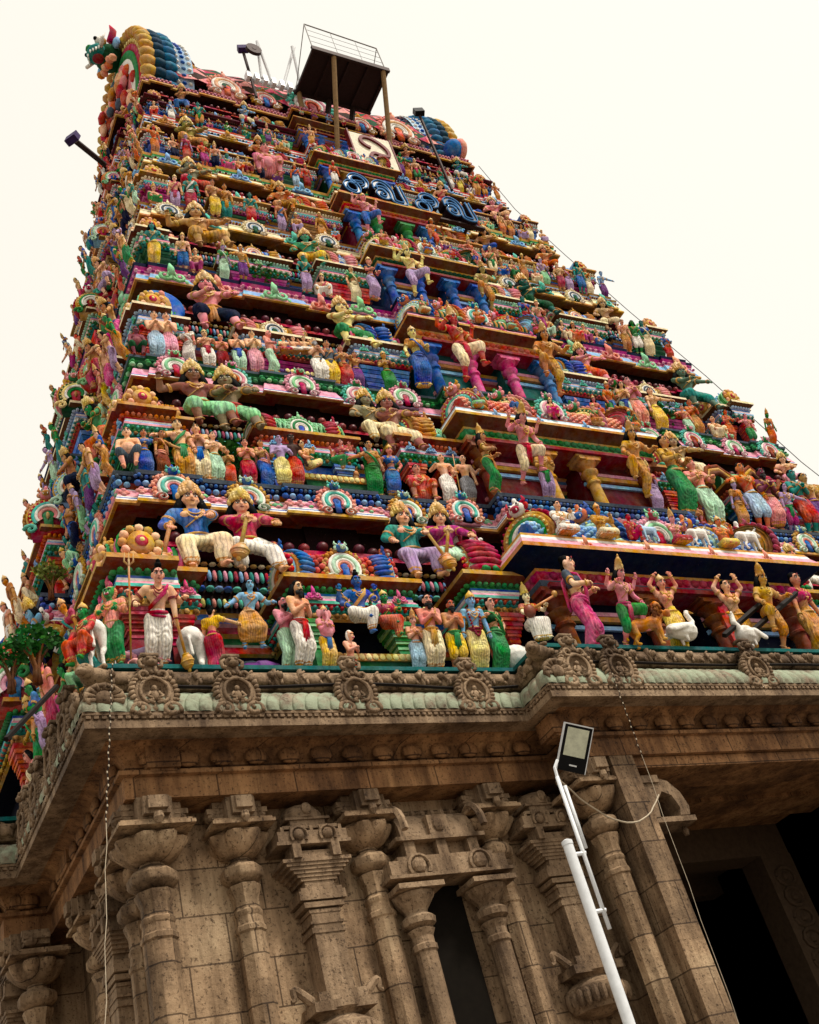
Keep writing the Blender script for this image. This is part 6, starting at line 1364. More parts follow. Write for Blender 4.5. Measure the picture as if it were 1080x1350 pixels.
# third ledge
for a in [((182, 475), (178, 430), 'fat moustached purple-brown man squatting on the left corner', dict(skin=C('8a4a56'), fat=1, low=('shorts', 'dgreen'), pose='perch', hr='short', bd='m', jw=None, big=True)),
 ((206, 464), (201, 412), 'man in pale blue dhoti standing before the round blue shield', dict(skin='peach', low=('dhoti', 'lblue'), pose='namaste', hr='short', jw=None)),
 ((223, 465), (217, 414), 'man in pale pink dhoti standing before the round blue shield', dict(skin='peach', low=('dhoti', 'pink'), pose='namaste', hr=None, jw=None)),
 ((249, 468), (245, 430), 'lady wrapped in white turning away', dict(sex='f', skin='salmon', low=('sari', 'white'), up=('blouse', 'white'), sh=('pallu', 'white'), pose='pointl', hr='bun', rz=-.6)),
 ((275, 475), (267, 434), 'flute player in white dhoti with a red sash', dict(skin='skin', low=('dhoti', 'white'), sh=('tail', 'crimson'), pose='carry', hr='short', cr='cap')),
 ((294, 481), (288, 440), 'short crowned man in a brick red dhoti', dict(skin='salmon', low=('dhoti', 'dred'), pose='namaste', cr='cap')),
 ((316, 484), (309, 438), 'bald man in white dhoti with a blue band', dict(skin='peach', low=('dhoti', 'mint'), sh=('tail', 'blue'), pose='namaste', hr=None, jw=None)),
 ((337, 482), (331, 437), 'bald man in a pale rose dhoti with joined palms', dict(skin='peach', low=('dhoti', 'pink'), pose='namaste', hr=None, jw=None)),
 ((356, 482), (351, 437), 'bald man in a pale green dhoti turned to the right', dict(skin='salmon', low=('dhoti', 'mint'), pose='carry', hr=None, jw=None, rz=.8)),
 ((422, 490), (411, 446), 'old man in white dhoti right of the purple bench', dict(skin='peach', low=('dhoti', 'white'), pose='namaste', hr=None, bd='b', hc='grey')),
 ((436, 492), (428, 450), 'man in grey shirt and yellow dhoti', dict(skin='tan', low=('dhoti', 'yellow'), up=('shirt', 'slate'), pose='stand', hr='short')),
 ((455, 498), (446, 456), 'lady in a red sari right of the purple bench', dict(sex='f', skin='tan', low=('sari', 'red'), pose='carry', hr='bun')),
 ((470, 500), (464, 464), 'lady in a violet sari beside the inner pavilion', dict(sex='f', skin='tan', low=('sari', 'purple'), pose='point', hr='bun')),
 ((512, 505), (503, 462), 'lady in an orange blouse and green skirt holding a drum', dict(sex='f', skin='ochre', low=('skirt', 'green'), up=('blouse', 'rust'), pose='carry', hr='bun', cr='cap')),
 ((830, 528), (825, 498), 'pink-skinned man with joined palms left of the right-hand tree', dict(skin='rose', low=('dhoti', 'salmon'), pose='namaste', hr='short')),
 ((866, 552), (853, 512), 'lady in a yellow sari reaching towards the right-hand tree', dict(sex='f', skin='peach', low=('sari', 'yellow'), pose='point', hr='bun')),
 ((905, 562), (898, 535), 'man in pale green dhoti right of the right-hand tree', dict(skin='salmon', low=('dhoti', 'mint'), pose='pointl', hr='short')),
 ((915, 560), (907, 528), 'orange-skinned man leaning behind the man in pale green', dict(skin='orange', low=('dhoti', 'ochre'), pose='namaste', hr='short')),
 ((945, 572), (938, 548), 'man in pale cloth crouching at the right end', dict(skin='peach', low=('dhoti', 'cream'), pose='squat', hr='short')),
 ((960, 573), (955, 540), 'orange-clad lady at the right end', dict(sex='f', skin='orange', low=('sari', 'orange'), pose='carry', hr='bun')),
 ((990, 580), (982, 545), 'pink-skinned man in green shorts at the far right', dict(skin='rose', low=('shorts', 'green'), pose='pointl', hr='short'))]:
    S(2, a[0], a[1], a[2]+' on the third ledge', .26, **a[3])
throne('purple cloth-covered bench with three small seated figures on the third ledge', (at_y(398, 480, FY[2]+.4)[0], FY[2]+.38, ZF[2]), 1.1, .30, 'purple', name='sculpted_bench', cat='bench')
for q, (px, sk, lo) in enumerate(((376, 'red', 'crimson'), (389, 'skin', 'white'), (403, 'peach', 'white'))):
    S(2, (px, 466), (px-2, 446), ('red-clad', 'bare-chested', 'white-robed')[q]+' little figure seated on the purple bench', .30, floor=False, skin='peach', low=('dhoti', lo), pose='lotus', hr='bun', jw=None)
small_tree('small sculpted tree on the right of the third ledge', (at_y(868, 550, FY[2]+.5)[0], FY[2]+.55, ZF[2]), 1.35, rs=9)
small_tree('small sculpted tree with bent trunk above a dark pot, fourth ledge left', (at_y(345, 380, FY[3]+.5)[0], FY[3]+.5, ZF[3]), 1.15, rs=12)
m = MB(); m.lathe([(.44, .05), (.44, -.02), (.38, -.05), (.05, -.02)], (0, 0, 0), 24, axis='y', col=K['blue']); m.ball((0, -.1, .0), (.16, .08, .2), 9, 6, K['gold']); m.ball((0, -.1, .25), (.07, .06, .08), 8, 5, K['salmon'])
b0 = at_y(213, 405, FY[2]+.45); tag(obj('round_shield', m.mesh('round_shield', True, M_PAINT), None, None, tuple(b0)), 'round blue shield with a tiny gold figure behind two men on the third ledge', 'shield')
S(2, (553, 500), (541, 428), 'lady in a blue sari carrying a shallow basket beside the third doorway', -.05, sex='f', skin='lemon', low=('sari', 'blue'), up=('blouse', 'ochre'), sh=('pallu', 'blue'), pose='sway', cr='cap', hr='bun', big=True)
S(2, (607, 470), (592, 402), 'red-skinned door guardian in cream shorts on the third ledge', -.35, skin='red', low=('shorts', 'cream'), sh=('tail', 'crimson'), pose='step', cr='tall', hr='long', rz=.3, big=True)
S(2, (722, 498), (709, 420), 'orange-gold door guardian on the third ledge', -.35, skin='ochre', low=('shorts', 'gold'), pose='step2', cr='tall', hr='long', crc='gold', big=True)
S(3, (492, 388), (483, 337), 'lady in a lilac sari carrying a plate beside the fourth doorway', -.02, sex='f', skin='salmon', low=('sari', 'lilac'), up=('blouse', 'navy'), pose='carry', hr='bun', cr='cap', rz=.4, big=True)
S(3, (545, 372), (532, 319), 'pale yellow door guardian with a lifted knee on the fourth ledge', -.3, skin='lemon', low=('shorts', 'lilac'), pose='step', cr='tall', hr='long', rz=.2, big=True)
S(3, (640, 398), (630, 340), 'olive door guardian on the fourth ledge', -.3, skin=C('a89a58'), low=('shorts', 'ochre'), pose='step2', cr='tall', hr='long', crc='gold', big=True)
S(4, (487, 302), (478, 254), 'pink-skinned door guardian in blue shorts on the fifth ledge', -.28, skin='rose', low=('shorts', 'blue'), pose='step', cr='cap', hr='short', rz=.2, big=True)
S(4, (575, 330), (566, 286), 'orange-brown door guardian on the fifth ledge', -.28, skin=C('c27a3c'), low=('shorts', 'orange'), pose='step2', cr='cap', hr='long', big=True)
S(5, (355, 235), (348, 188), 'fat pink seated figure on the sixth ledge', .2, floor=False, skin='rose', fat=1, low=('shorts', 'rose'), pose='squat', hr='short', big=True)
# seated row above the lowest doorway roof
zr = ZF[0]+DZ[0]*SS[0]+.50
for k, (px, py, h, lab, kw) in enumerate((
    (738, 692, .62, 'white-robed seated figure at the left end', dict(skin='peach', low=('dhoti', 'white'), up=('shirt', 'white'), pose='lotus', hr='short')),
    (790, 695, .68, 'yellow-clad flute player seated', dict(skin='ochre', low=('dhoti', 'cream'), up=('shirt', 'gold'), pose='lotus', cr='cap', hr='short')),
    (828, 697, .50, 'small crouching red figure', dict(skin='red', low=('shorts', 'crimson'), pose='squat', hr='short')),
    (885, 697, .72, 'pink many-armed figure seated on a lotus', dict(skin='rose', low=('dhoti', 'crimson'), pose='lotus', hr='short', cr='tall')),
    (945, 700, .66, 'plump orange figure seated', dict(skin='orange', fat=1, low=('dhoti', 'yellow'), pose='lotus', hr='short', cr='cap')))):
    b0 = at_y(px, py, FY[0]-.25); figure('statue', lab+' on the lowest doorway roof', (b0[0], FY[0]-.28, zr), h, **kw)
for k, (px, L, c, lab) in enumerate(((852, .45, 'lblue', 'pale blue calf'), (915, .5, 'white', 'white calf'), (978, .55, 'white', 'white cow facing right'))):
    b0 = at_y(px, 695, FY[0]-.3); animal('cow_statue', lab+' on the lowest doorway roof', 'bull', (b0[0], FY[0]-.28, zr), L, c, PI if k else 0)
# ------------------------------------------------------------------ the rest of the sculpted crowd, ledge by ledge
RR = random.Random(21)
SKW = {'skin': 'cream', 'peach': 'pale peach', 'salmon': 'salmon pink', 'rose': 'rose pink', 'tan': 'brown', 'orange': 'orange', 'ochre': 'ochre', 'teal': 'teal', 'sky': 'pale blue', 'green': 'green', 'lilac': 'lilac', 'slate': 'grey'}
GAW = {'white': 'white', 'cream': 'cream', 'ochre': 'mustard', 'yellow': 'yellow', 'red': 'red', 'crimson': 'crimson', 'dred': 'dark red', 'blue': 'blue', 'lblue': 'pale blue', 'teal': 'teal', 'green': 'green', 'lgreen': 'light green', 'mint': 'mint', 'hotpink': 'bright pink', 'purple': 'purple', 'magenta': 'magenta', 'orange': 'orange', 'navy': 'navy', 'lilac': 'lilac'}
GKW = {'dhoti': 'dhoti', 'sari': 'sari', 'skirt': 'long skirt', 'lungi': 'short wrap', 'shorts': 'shorts'}
PSW = {'stand': 'standing', 'namaste': 'with joined palms', 'carry': 'holding out both hands', 'akimbo': 'with hand on hip', 'sway': 'leaning', 'bless4': 'with four arms', 'point': 'pointing right', 'pointl': 'pointing left', 'squat': 'squatting', 'lotus': 'sitting cross-legged', 'perch': 'seated', 'armsup': 'with raised arms', 'giant': 'seated', 'giant2': 'seated'}
def crowd(t, where, side, u, v, z, h, pose=None, big=False):
    for _ in range(60):
        sex = RR.choice('mmf'); sk = RR.choice(('skin', 'peach', 'salmon', 'rose', 'tan', 'orange', 'ochre', 'salmon', 'tan', 'peach', 'skin', 'sky', 'green', 'teal', 'lilac'))
        ga = RR.choice(list(GAW)); ps = pose or RR.choice(('stand', 'namaste', 'carry', 'akimbo', 'sway', 'bless4', 'point', 'pointl', 'squat', 'perch'))
        if ps in ('squat', 'perch', 'bless4') and not big: sex = 'm'
        gk = ('sari' if sex == 'f' else RR.choice(('dhoti', 'dhoti', 'shorts', 'lungi'))) if not big else RR.choice(('dhoti', 'shorts'))
        lab = '%s figure in %s %s %s, %s %s ledge' % (SKW[sk], GAW[ga], GKW[gk], PSW[ps], where, NAMES_T[t])
        if lab not in ALL_LABELS and len(lab.split()) <= 16: break
    M = SIDES[side]; p = M @ Vector((u, v, z)); ang = {'front': 0, 'left': -PI/2, 'right': PI/2}[side]
    kw = dict(pose=ps, sex=sex if not big else 'm', skin=sk, low=(gk, ga), rz=ang+RR.uniform(-.4, .15)-(.25 if big and side == 'front' else 0), lean=RR.uniform(.2, .34), slim=.82 if not big else 1.15, flat=.85 if not big else .62, side_=ang, hr=RR.choice(('short', 'bun', 'long')) if not big else 'long', cr=RR.choice((None, 'cap', 'tall', 'cap')) if not big else 'leaf', jw='gold')
    if sex == 'f' and not big: kw['up'] = ('blouse', RR.choice(('red', 'green', 'blue', 'ochre', 'crimson'))); kw['sh'] = ('pallu', ga); kw['hr'] = 'bun'
    elif RR.random() < .5: kw['sh'] = (RR.choice(('tail', 'shawl', 'both')), RR.choice(('red', 'blue', 'green', 'crimson', 'ochre', 'white')))
    if ps in ('squat', 'perch', 'lotus'): h *= .66
    figure('guard_statue' if big else 'statue', lab, tuple(p), h, group='colossal seated guards of the tower' if big else 'painted statues on the tower ledges', big=big, cat='seated guard statue' if big else 'statue', **kw)
def near(t, x, d): return any(tt == t and abs(xx-x) < d for tt, xx in PLACED)
for t in range(7):
    W = WX[t]; s = SS[t]; F = FY[t]; n0 = len(ALL_LABELS)
    zones = (((-.94, -.90, -.86), 'before the left corner pavilion on the'), ((-.81, -.77, -.73), 'left of the left middle pavilion on the'), ((-.68, -.635, -.59, -.545), 'before the left middle pavilion on the'), ((-.49, -.455, -.42), 'right of the left middle pavilion on the'), ((-.38, -.33, -.28), 'left of the doorway on the'),
             ((-.165, -.115, .115, .165), 'at the doorway of the'), ((.30, .35, .40), 'right of the doorway on the'), ((.45, .50), 'left of the right middle pavilion on the'), ((.55, .60, .65), 'before the right middle pavilion on the'), ((.72, .77, .82), 'right of the right middle pavilion on the'), ((.87, .91, .95), 'at the right end of the'))
    for us, wh in zones:
        for f in us:
            if t == 0: continue
            if t == 1 and f > .86: continue
            if near(t, f*W, .42*s if abs(f) > .2 else .55*s): continue
            if abs(f) < .2 and abs(f) > DH[t]-.02: continue
            if t >= 3 and RR.random() < .06: continue
            o = .34 if abs(f) < DH[t] else .05
            crowd(t, wh, 'front', f*W+RR.uniform(-.05, .05), F+.10-o+RR.uniform(0, .08), ZF[t], s*RR.uniform(1.12, 1.4)*(1.0 if t < 3 else 1.1))
            PLACED.append((t, f*W))
    # large seated guards between the pavilions, where none has been set yet
    for f, wh in ((-.78, 'left of the left middle pavilion on the'), (-.455, 'left of the doorway above the'), (.455, 'right of the doorway above the'), (.78, 'near the right end above the')):
        if t == 0 or (t == 1 and f > .4): continue
        if any(tt == t and abs(xx-f*W) < 1.1*s and g for tt, xx, g in GPL): continue
        crowd(t, wh, 'front', f*W, F+.45*s, ZF[t]+1.45*s, 1.65*s, RR.choice(('giant', 'giant2')), True)
    # figures on the roof of the middle bay
    if t and t not in (4, 5):
        zt = ZF[t]+(DZ[t]+.49)*s
        for f in (-.8, -.45, -.05, .4, .8): crowd(t, 'on the doorway roof of the', 'front', f*DH[t]*W, F-.20*s, zt, .80*s, RR.choice(('lotus', 'squat', 'lotus', 'perch')))
    # the end of the tower, to the left
    h = YC-F
    for f in (.97, .90, .82, .74, .67, .60, .54):
        u = f*h; crowd(t, 'on the left side above the', 'left', u, -W+.08, ZF[t], s*RR.uniform(1.1, 1.4))
    for f in (.42, .32, .18, .0, -.25): crowd(t, 'on the projecting left bay of the', 'left', f*h, -W-.36, ZF[t], s*RR.uniform(1.1, 1.45))
    if t: crowd(t, 'on the left end, seated above the', 'left', .80*h, -W+.42*s, ZF[t]+1.45*s, 1.65*s, 'giant', True)
    crowd(t, 'high on the left end bay above', 'left', .62*h, -W+.2*s, ZF[t]+1.45*s, 1.5*s, 'giant2', True)
# ------------------------------------------------------------------ plants growing on the ledges
p = at_x(52, 935, -9.95); small_tree('dense green leafy bush on the left end of the lowest ledge', (-9.95, p[1], 8.44), .75, 'leaf', rs=31)
p = at_x(20, 1010, -10.2); small_tree('low green leafy bush farther back on the left end of the lowest ledge', (-10.2, p[1], 8.44), .65, 'leaf', rs=33)
p = at_x(68, 790, -9.3); small_tree('yellowish green plant in a brown pot on the left end of the tower', (-9.3, p[1], p[2]), .6, C('6f7a2a'), rs=35)
# ------------------------------------------------------------------ steel platform near the top
pf = thing('steel_platform', 'dark brown steel platform with railing cantilevered near the tower top', 'platform', (.55, 4.2, 31.0))
O = V3(.55, 4.2, 31.0)
m = MB(); m.box(-1.2, 1.22, -.70, .75, 0, .05)
m.build('deck', M_STEEL, pf)
m = MB()
for x in (-1.18, -.6, 0, .6, 1.2): m.box(x-.04, x+.04, -.70, .75, -.10, -.002)
for y in (-.72, .72): m.box(-1.24, 1.26, y-.04, y+.04, -.11, .06)
m.build('deck_frame', M_STEEL, pf)
M_TIMB = plain_mat('weathered_bamboo', C('8a6e4c'), .8)
for a, b_ in (((.02, 3.52, 30.95), (-.10, 5.05, 27.0)), ((1.62, 3.52, 30.95), (1.62, 5.0, 27.0)), ((-.55, 4.9, 30.95), (-.6, 5.2, 27.8))):
    m = MB(); m.tube([V3(*a)-O, V3(*b_)-O], .075, 8); m.build('leg', M_TIMB, pf, smooth=math.radians(40))
for a, b_ in (((.4, 4.85, 30.9), (-.2, 5.3, 28.3)), ((1.2, 4.9, 30.9), (.7, 5.3, 28.6))):
    m = MB(); m.tube([V3(*a)-O, V3(*b_)-O], .09, 4); m.build('brace', M_STEEL, pf)
m = MB()
for a, b_, r in (((-.62, 3.52, 31.05), (-.62, 3.52, 32.35), .017), ((1.72, 3.52, 31.05), (1.72, 3.52, 32.2), .017), ((-.62, 3.52, 32.35), (1.72, 3.52, 32.2), .020), ((-.62, 4.9, 31.05), (-.62, 3.52, 32.35), .014), ((1.72, 4.9, 31.05), (1.72, 3.52, 32.2), .014), ((-.62, 3.52, 31.45), (1.72, 3.52, 31.4), .006), ((-.62, 3.52, 31.75), (1.72, 3.52, 31.68), .006), ((-.62, 3.52, 32.05), (1.72, 3.52, 31.95), .006), ((.2, 3.52, 31.05), (.2, 3.52, 32.3), .008), ((1.0, 3.52, 31.05), (1.0, 3.52, 32.25), .008)): m.tube([V3(*a)-O, V3(*b_)-O], r, 6)
m.build('railing', plain_mat('rail_steel', C('8d8a86'), .5), pf)
# white frame and sheaves left of the platform
fr = thing('winch_frame', 'white angled frame with pulley wheels left of the steel platform', 'winch frame', (-.9, 5.0, 31.4)); m = MB()
for a, b_ in (((0, 0, 0), (.5, -.4, 1.6)), ((.55, 0, -.1), (.35, -.5, 1.4)), ((-.7, 0, 0), (-.75, -.4, 1.3)), ((-.4, 0, 0), (-.75, -.4, 1.3)), ((-1.2, .1, -.1), (.9, .1, 0))): m.tube([a, b_], .045, 6)
for k in range(8): m.box(-1.2+.26*k, -1.08+.26*k, -.1, .1, -.25, .02)
m.build('frame', M_GALV, fr); m = MB(); m.lathe([(.20, -.05), (.24, -.05), (.24, .05), (.20, .05)], (-.95, -.4, .75), 14, axis='y'); m.lathe([(.07, -.06), (.07, .06)], (-.95, -.4, .75), 8, axis='y')
m.build('pulley_wheel', M_STEEL, fr)
# ------------------------------------------------------------------ signs
def strokes(m, pts, w, d0, d1, col=None):
    """flat stroke of width w along pts (x, z), from depth d0 (front) to d1"""
    P = [np.array(p, float) for p in pts]; n = len(P); L = []; R = []
    for i in range(n):
        t = P[min(i+1, n-1)]-P[max(i-1, 0)]; t /= np.linalg.norm(t)+1e-9; q = np.array((-t[1], t[0]))*w/2; L.append(P[i]+q); R.append(P[i]-q)
    vs = []
    for i in range(n): vs += [(L[i][0], d0, L[i][1]), (R[i][0], d0, R[i][1]), (R[i][0], d1, R[i][1]), (L[i][0], d1, L[i][1])]
    m.add(vs, [(i*4+j, i*4+(j+1) % 4, i*4+4+(j+1) % 4, i*4+4+j) for i in range(n-1) for j in range(4)]+[(0, 1, 2, 3), (n*4-4, n*4-1, n*4-2, n*4-3)], col)
def smooth_line(pts, k=5):
    P = [np.array(p, float) for p in pts]; out = []
    for i in range(len(P)-1):
        p0, p1, p2, p3 = P[max(i-1, 0)], P[i], P[i+1], P[min(i+2, len(P)-1)]
        for q in range(k): t = q/k; out.append(.5*((2*p1)+(-p0+p2)*t+(2*p0-5*p1+4*p2-p3)*t*t+(-p0+3*p1-3*p2+p3)*t**3))
    out.append(P[-1]); return out
OMG = [(.44, .56), (.34, .60), (.25, .70), (.27, .84), (.42, .90), (.62, .84), (.80, .68), (.86, .52), (.82, .40), (.66, .38), (.48, .40), (.38, .30), (.40, .17), (.54, .11), (.70, .16), (.74, .28), (.62, .32), (.54, .25)]
bw, bh = 1.32, 1.45
bd_ = thing('sign_board', 'white sign board with a maroon curling letter below the steel platform', 'sign', (.22, 4.35, 27.12)); bd_.rotation_euler = (0, 0, 0)
m = MB(); m.box(0, bw, 0, .06, 0, bh); m.build('panel', plain_mat('sign_white', C('e9e0c8'), .6), bd_)
m = MB(); m.box(-.05, -.004, -.06, .10, -.05, bh+.04); m.box(bw+.004, bw+.05, -.02, .10, -.05, bh+.04); m.build('frame', plain_mat('sign_maroon', C('6e1c20'), .5), bd_)
m = MB(); strokes(m, smooth_line([(x*bw, z*bh) for x, z in OMG]), .10, -.06, -.001); m.build('letter', bpy.data.materials['sign_maroon'], bd_)
CI = [[(.50, .46), (.34, .55), (.14, .50), (.03, .30), (.12, .10), (.34, .03), (.52, .14), (.55, .34), (.46, .50), (.30, .66), (.36, .86), (.58, .97), (.84, .90), (.97, .70), (.90, .48), (.74, .38)], [(.28, .52), (.55, .60), (.80, .62)]]
VA = [[(.30, .34), (.24, .44), (.14, .40), (.10, .26), (.18, .14), (.32, .12), (.43, .24), (.42, .46), (.30, .60), (.14, .58), (.04, .48)], [(.04, .48), (.06, .76), (.24, .92), (.46, .82), (.56, .54), (.58, .06), (.94, .04), (.92, .46), (.88, .90)]]
M_CASE = plain_mat('letter_casing', C('23131c'), .5)
M_FACE = plain_mat('letter_face', C('101a2e'), .3)
def letter(name, label, x, z, w, h, st):
    t = thing(name, label, 'sign letter', (x, 3.50, z)); m = MB(); f = MB(); tb = MB()
    for s_ in st:
        P = smooth_line([(a*w, b_*h) for a, b_ in s_]); strokes(m, P, .21*w, 0, .24)
        strokes(f, P, .19*w, -.012, -.002)
        for o in (-1, 1):
            q = []
            for i in range(len(P)):
                tt = P[min(i+1, len(P)-1)]-P[max(i-1, 0)]; tt /= np.linalg.norm(tt)+1e-9; n_ = P[i]+np.array((-tt[1], tt[0]))*.065*w*o; q.append((n_[0], -.03, n_[1]))
            tb.tube(q, .018, 5)
    m.build('casing', M_CASE, t); f.build('face', M_FACE, t); tb.build('neon_tube', M_TUBE, t, smooth=True)
    return t
for lab, px, py, st, w_ in (('first neon letter from the left, shaped like a figure eight', 457, 252, CI, .70), ('second neon letter, a spiral with an upright, under the white board', 498, 262, VA, .86), ('third neon letter from the left, shaped like a figure eight', 552, 278, CI, .70), ('last neon letter on the right, a spiral with an upright', 592, 284, VA, .86)):
    b0 = at_y(px, py, 3.50); letter('neon_letter', lab+', blue tubes on dark', b0[0], b0[2], w_, .82, st)
m = MB()
b0 = at_y(455, 255, 3.55); b1 = at_y(632, 290, 3.55)
m.box(b0[0]-.1, b1[0]+.1, 3.56, 3.68, b0[2]-.10, b0[2]-.04); m.box(b0[0]-.1, b1[0]+.1, 4.02, 4.08, b0[2]-.10, b0[2]-.04)
for f in (.1, .35, .65, .9): x = b0[0]+(b1[0]-b0[0])*f; m.box(x-.03, x+.03, 3.68, 4.4, b0[2]-.12, b0[2]-.06)
tag(m.build('sign_rail', M_STEEL), 'dark steel rail carrying the four neon letters', 'rail')
# ------------------------------------------------------------------ floodlights, poles, cables
def flood(label, base, tip, size, look, post=.04, col=None):
    t = thing('floodlight', label, 'floodlight', tuple(base), 0, 'floodlights on the tower'); B = V3(*base); T = V3(*tip)
    m = MB(); m.tube([(0, 0, 0), T-B], post, 7); m.build('post', M_STEEL, t, smooth=math.radians(40))
    n = V3(*look); n /= np.linalg.norm(n); rt = np.cross(n, V3(0, 0, 1)); rt /= np.linalg.norm(rt); up = np.cross(rt, n); c = T-B; w_ = size
    def plate(d0, d1, k): return [tuple(c+rt*a*w_*k+up*b_*w_*k+n*d) for d in (d0, d1) for a, b_ in ((-1, -1), (1, -1), (1, 1), (-1, 1))]
    F6 = [(0, 1, 2, 3), (4, 7, 6, 5), (0, 4, 5, 1), (1, 5, 6, 2), (2, 6, 7, 3), (3, 7, 4, 0)]
    m = MB(); m.add(plate(-.12, .05, 1), F6); m.build('lamp_head', M_BLACK if col is None else col, t)
    m = MB(); m.add(plate(.051, .06, .84), F6); m.build('lens', M_GLASS, t)
    return t
M_PURP = plain_mat('dark_violet_paint', C('3a2a58'), .5)
a = at_x(138, 217, -6.0); b_ = at_x(97, 184, -6.0)
a = at_y(138, 217, 5.2); b_ = at_y(97, 184, 4.6); flood('floodlight on a long violet arm reaching left from the tower', a, b_, .15, (.7, .5, -.3), .07, M_PURP)
a = at_y(313, 128, 5.15); b_ = at_y(320, 66, 5.0); flood('floodlight on a thin post left of the steel platform', (b_[0], 5.0, a[2]), b_, .15, (.3, .9, -.25), .045, M_PURP)
a = at_y(545, 238, 4.5); b_ = at_y(552, 149, 4.5); flood('floodlight on a post in front of the right roof gable', (b_[0], 4.5, a[2]), b_, .15, (.3, .9, -.25), .045)
for t, (px, py) in ((1, (716, 640)), (2, (656, 466)), (3, (574, 358)), (4, (527, 285))):
    y = FY[t]+.35; b_ = at_y(px, py, y); flood('grey floodlight on a short stand inside the doorway of the %s ledge' % NAMES_T[t], (b_[0], y, ZF[t]), b_, .15, (-.45, -.75, -.45), .05, plain_mat('lamp_grey', C('6a625c'), .5))
# tall street pole with its lamp, standing before the granite wall
pl = thing('lamp_pole', 'white tubular pole with clamped thin pipes and a floodlight in front of the granite wall', 'lamp post', (-5.60, -2.0, 0)); P0 = V3(-5.60, -2.0, 0)
m = MB(); m.lathe([(.056, 0), (.056, 3.0), (.052, 5.0), (.057, 5.0), (.057, 5.04), (.02, 5.06)], (0, 0, 0), 16); m.build('pole', M_GALV, pl, smooth=math.radians(40))
m = MB(); m.tube([(.13, -.02, 4.15), (.14, -.02, 5.72)], .021, 8); m.build('pipe', M_GALV, pl, smooth=True)
m = MB(); m.tube([(.195, -.01, 4.95), (.205, -.01, 5.62)], .019, 8); m.build('pipe', M_GALV, pl, smooth=True)
for z in (4.33, 4.9): m = MB(); m.tube([(0, 0, z), (.16, -.02, z)], .022, 8); m.build('clamp', M_GALV, pl)
m = MB(); m.tube([(.14, -.02, 5.70), (.15, -.02, 5.82), (.21, -.03, 5.90)], .018, 6); m.build('bracket', M_GALV, pl)
c = at_y(758, 985, -2.05)-P0; n = V3(-.42, -.72, -.42); n /= np.linalg.norm(n); rt = V3(.86, -.50, 0); rt -= n*(rt@n); rt /= np.linalg.norm(rt); up = np.cross(rt, n)
if up[2] < 0: up = -up
q_ = math.radians(27); sg_ = 1 if (rt@CR) > 0 else -1; rt, up = rt*sg_, up; rt, up = rt*math.cos(q_)-up*math.sin(q_), up*math.cos(q_)+rt*math.sin(q_)
def slab(x0, x1, z0, z1, d0, d1): return [tuple(c+rt*x+up*z+n*d) for d in (d0, d1) for x, z in ((x0, z0), (x1, z0), (x1, z1), (x0, z1))]
F6 = [(0, 1, 2, 3), (4, 7, 6, 5), (0, 4, 5, 1), (1, 5, 6, 2), (2, 6, 7, 3), (3, 7, 4, 0)]
m = MB(); m.add(slab(-.145, .145, -.26, .22, -.05, .03), F6)
for k in range(6): m.add(slab(-.13+.048*k, -.118+.048*k, -.2, .2, -.09, -.052), F6)
m.build('lamp_head', M_BLACK, pl)
m = MB(); m.add(slab(-.115, .115, -.10, .195, .031, .036), F6); m.build('lens', M_GLASS, pl)
m = MB(); m.add(slab(-.15, .15, .222, .235, -.05, .034), F6); m.add(slab(-.155, -.147, -.26, .235, -.05, .034), F6); m.add(slab(.147, .155, -.26, .235, -.05, .034), F6); m.build('lamp_rim', M_GALV, pl)
m = MB(); m.add(slab(-.03, .05, -.20, -.185, .031, .033), F6); m.build('badge', M_GALV, pl)
def cable(name, label, pts, r, mat, cat='cable', lights=None, lm=None):
    t = thing(name, label, cat, tuple(pts[0])) if lights else None; o = V3(*pts[0])
    m = MB(); m.tube([V3(*p)-o for p in pts], r, 5)
    if lights:
        m.build('wire', mat, t); L = MB()
        for k in range(lights):
            f = (k+.5)/lights*(len(pts)-1); i = int(f); p_ = V3(*pts[i])*(1-f+i)+V3(*pts[min(i+1, len(pts)-1)])*(f-i)-o
            L.ball(p_, (.009, .009, .017), 6, 4)
        L.build('bulbs', lm or M_WIRE, t); return t
    ob = m.build(name, mat); ob.location = Vector(o); return tag(ob, label, cat)
A_ = at_y(148, 872, -.15); B_ = at_y(140, 1085, -.35); C_ = at_y(139, 1360, -.8)
def lerp(a, b, n, sag=0): return [tuple(a+(b-a)*k/n+V3(.01*math.sin(k*2.1), 0, -sag*4*(k/n)*(1-k/n))) for k in range(n+1)]
cable('light_string', 'string of small white bulbs hanging from the left end of the eave', lerp(A_, B_, 24), .005, M_DWIRE, 'string lights', 26)
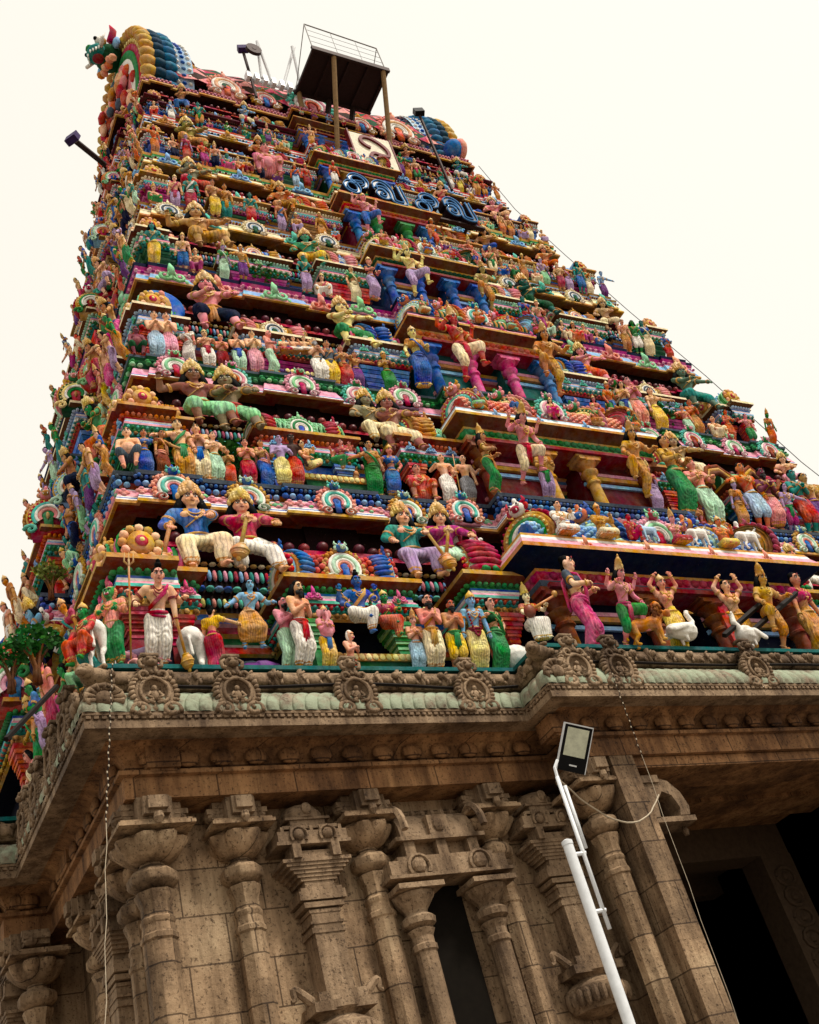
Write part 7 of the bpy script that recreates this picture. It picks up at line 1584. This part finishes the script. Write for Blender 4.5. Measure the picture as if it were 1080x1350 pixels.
cable('hanging_cord', 'pale cord hanging straight down below the left string of bulbs', lerp(B_, C_, 8), .0034, M_WIRE)
A_ = at_y(806, 885, -.75); B_ = at_y(846, 995, -.72); C_ = at_y(980, 1365, -.75)
cable('light_string', 'string of small bulbs hanging over the eave beside the gateway', lerp(A_, B_, 16), .005, M_DWIRE, 'string lights', 14)
cable('hanging_cord', 'pale cord running down along the gateway jamb', lerp(B_, C_, 8), .0034, M_WIRE)
A_ = V3(-5.44, -2.02, 5.68); B_ = at_y(868, 1048, -.25)
cable('lamp_wire', 'sagging pale wire from the lamp pole to the gateway jamb', lerp(A_, B_, 16, .42), .010, M_WIRE)
pts = []
for k in range(13): x = -8.9+k*.42; pts.append((x, .12-.02*math.sin(k), 8.06-.03*math.sin(k*.8)))
cable('power_cable', 'black cable lying in the groove above the mossy eave of the left wing', pts, .022, M_DWIRE)
cable('power_cable', 'black cable lying above the mossy eave of the middle bay', [(-3.7+.6*k, -.48, 8.07+.015*math.sin(k)) for k in range(12)], .02, M_DWIRE)
pts = [(WX[i]+.12, FY[i]-.05, ZE[i-1]+.05) for i in range(7, 0, -1)]+[(9.9, .2, 8.6)]
cable('guy_wire', 'long thin wire running down the right edge of the tower', pts, .010, M_DWIRE)
for a, b_, lab in (((640, 838), (720, 815), 'black plank leaning beside the doorway swan'),):
    pass
for (x0, y0, x1, y1, lab) in ((955, 838, 1010, 790, 'dark wooden batten leaning in the lowest doorway, the lower one'), (985, 838, 1050, 782, 'thick dark wooden batten leaning before the golden guardian')):
    p0 = at_y(x0, y0, -.55); p1 = at_y(x1, y1, -.40); m = MB(); m.tube([p0-p0, p1-p0], .045, 4); ob = m.build('wooden_batten', M_DWIRE); ob.location = Vector(p0); tag(ob, lab, 'batten', 'dark battens leaning by the doorway')
p0 = at_x(75, 905, -9.95); p1 = at_x(8, 975, -10.6)
cable('dark_rod', 'thin dark rod slanting beside the bush at the left end', [tuple(p0), tuple(p1)], .03, M_DWIRE, 'rod')
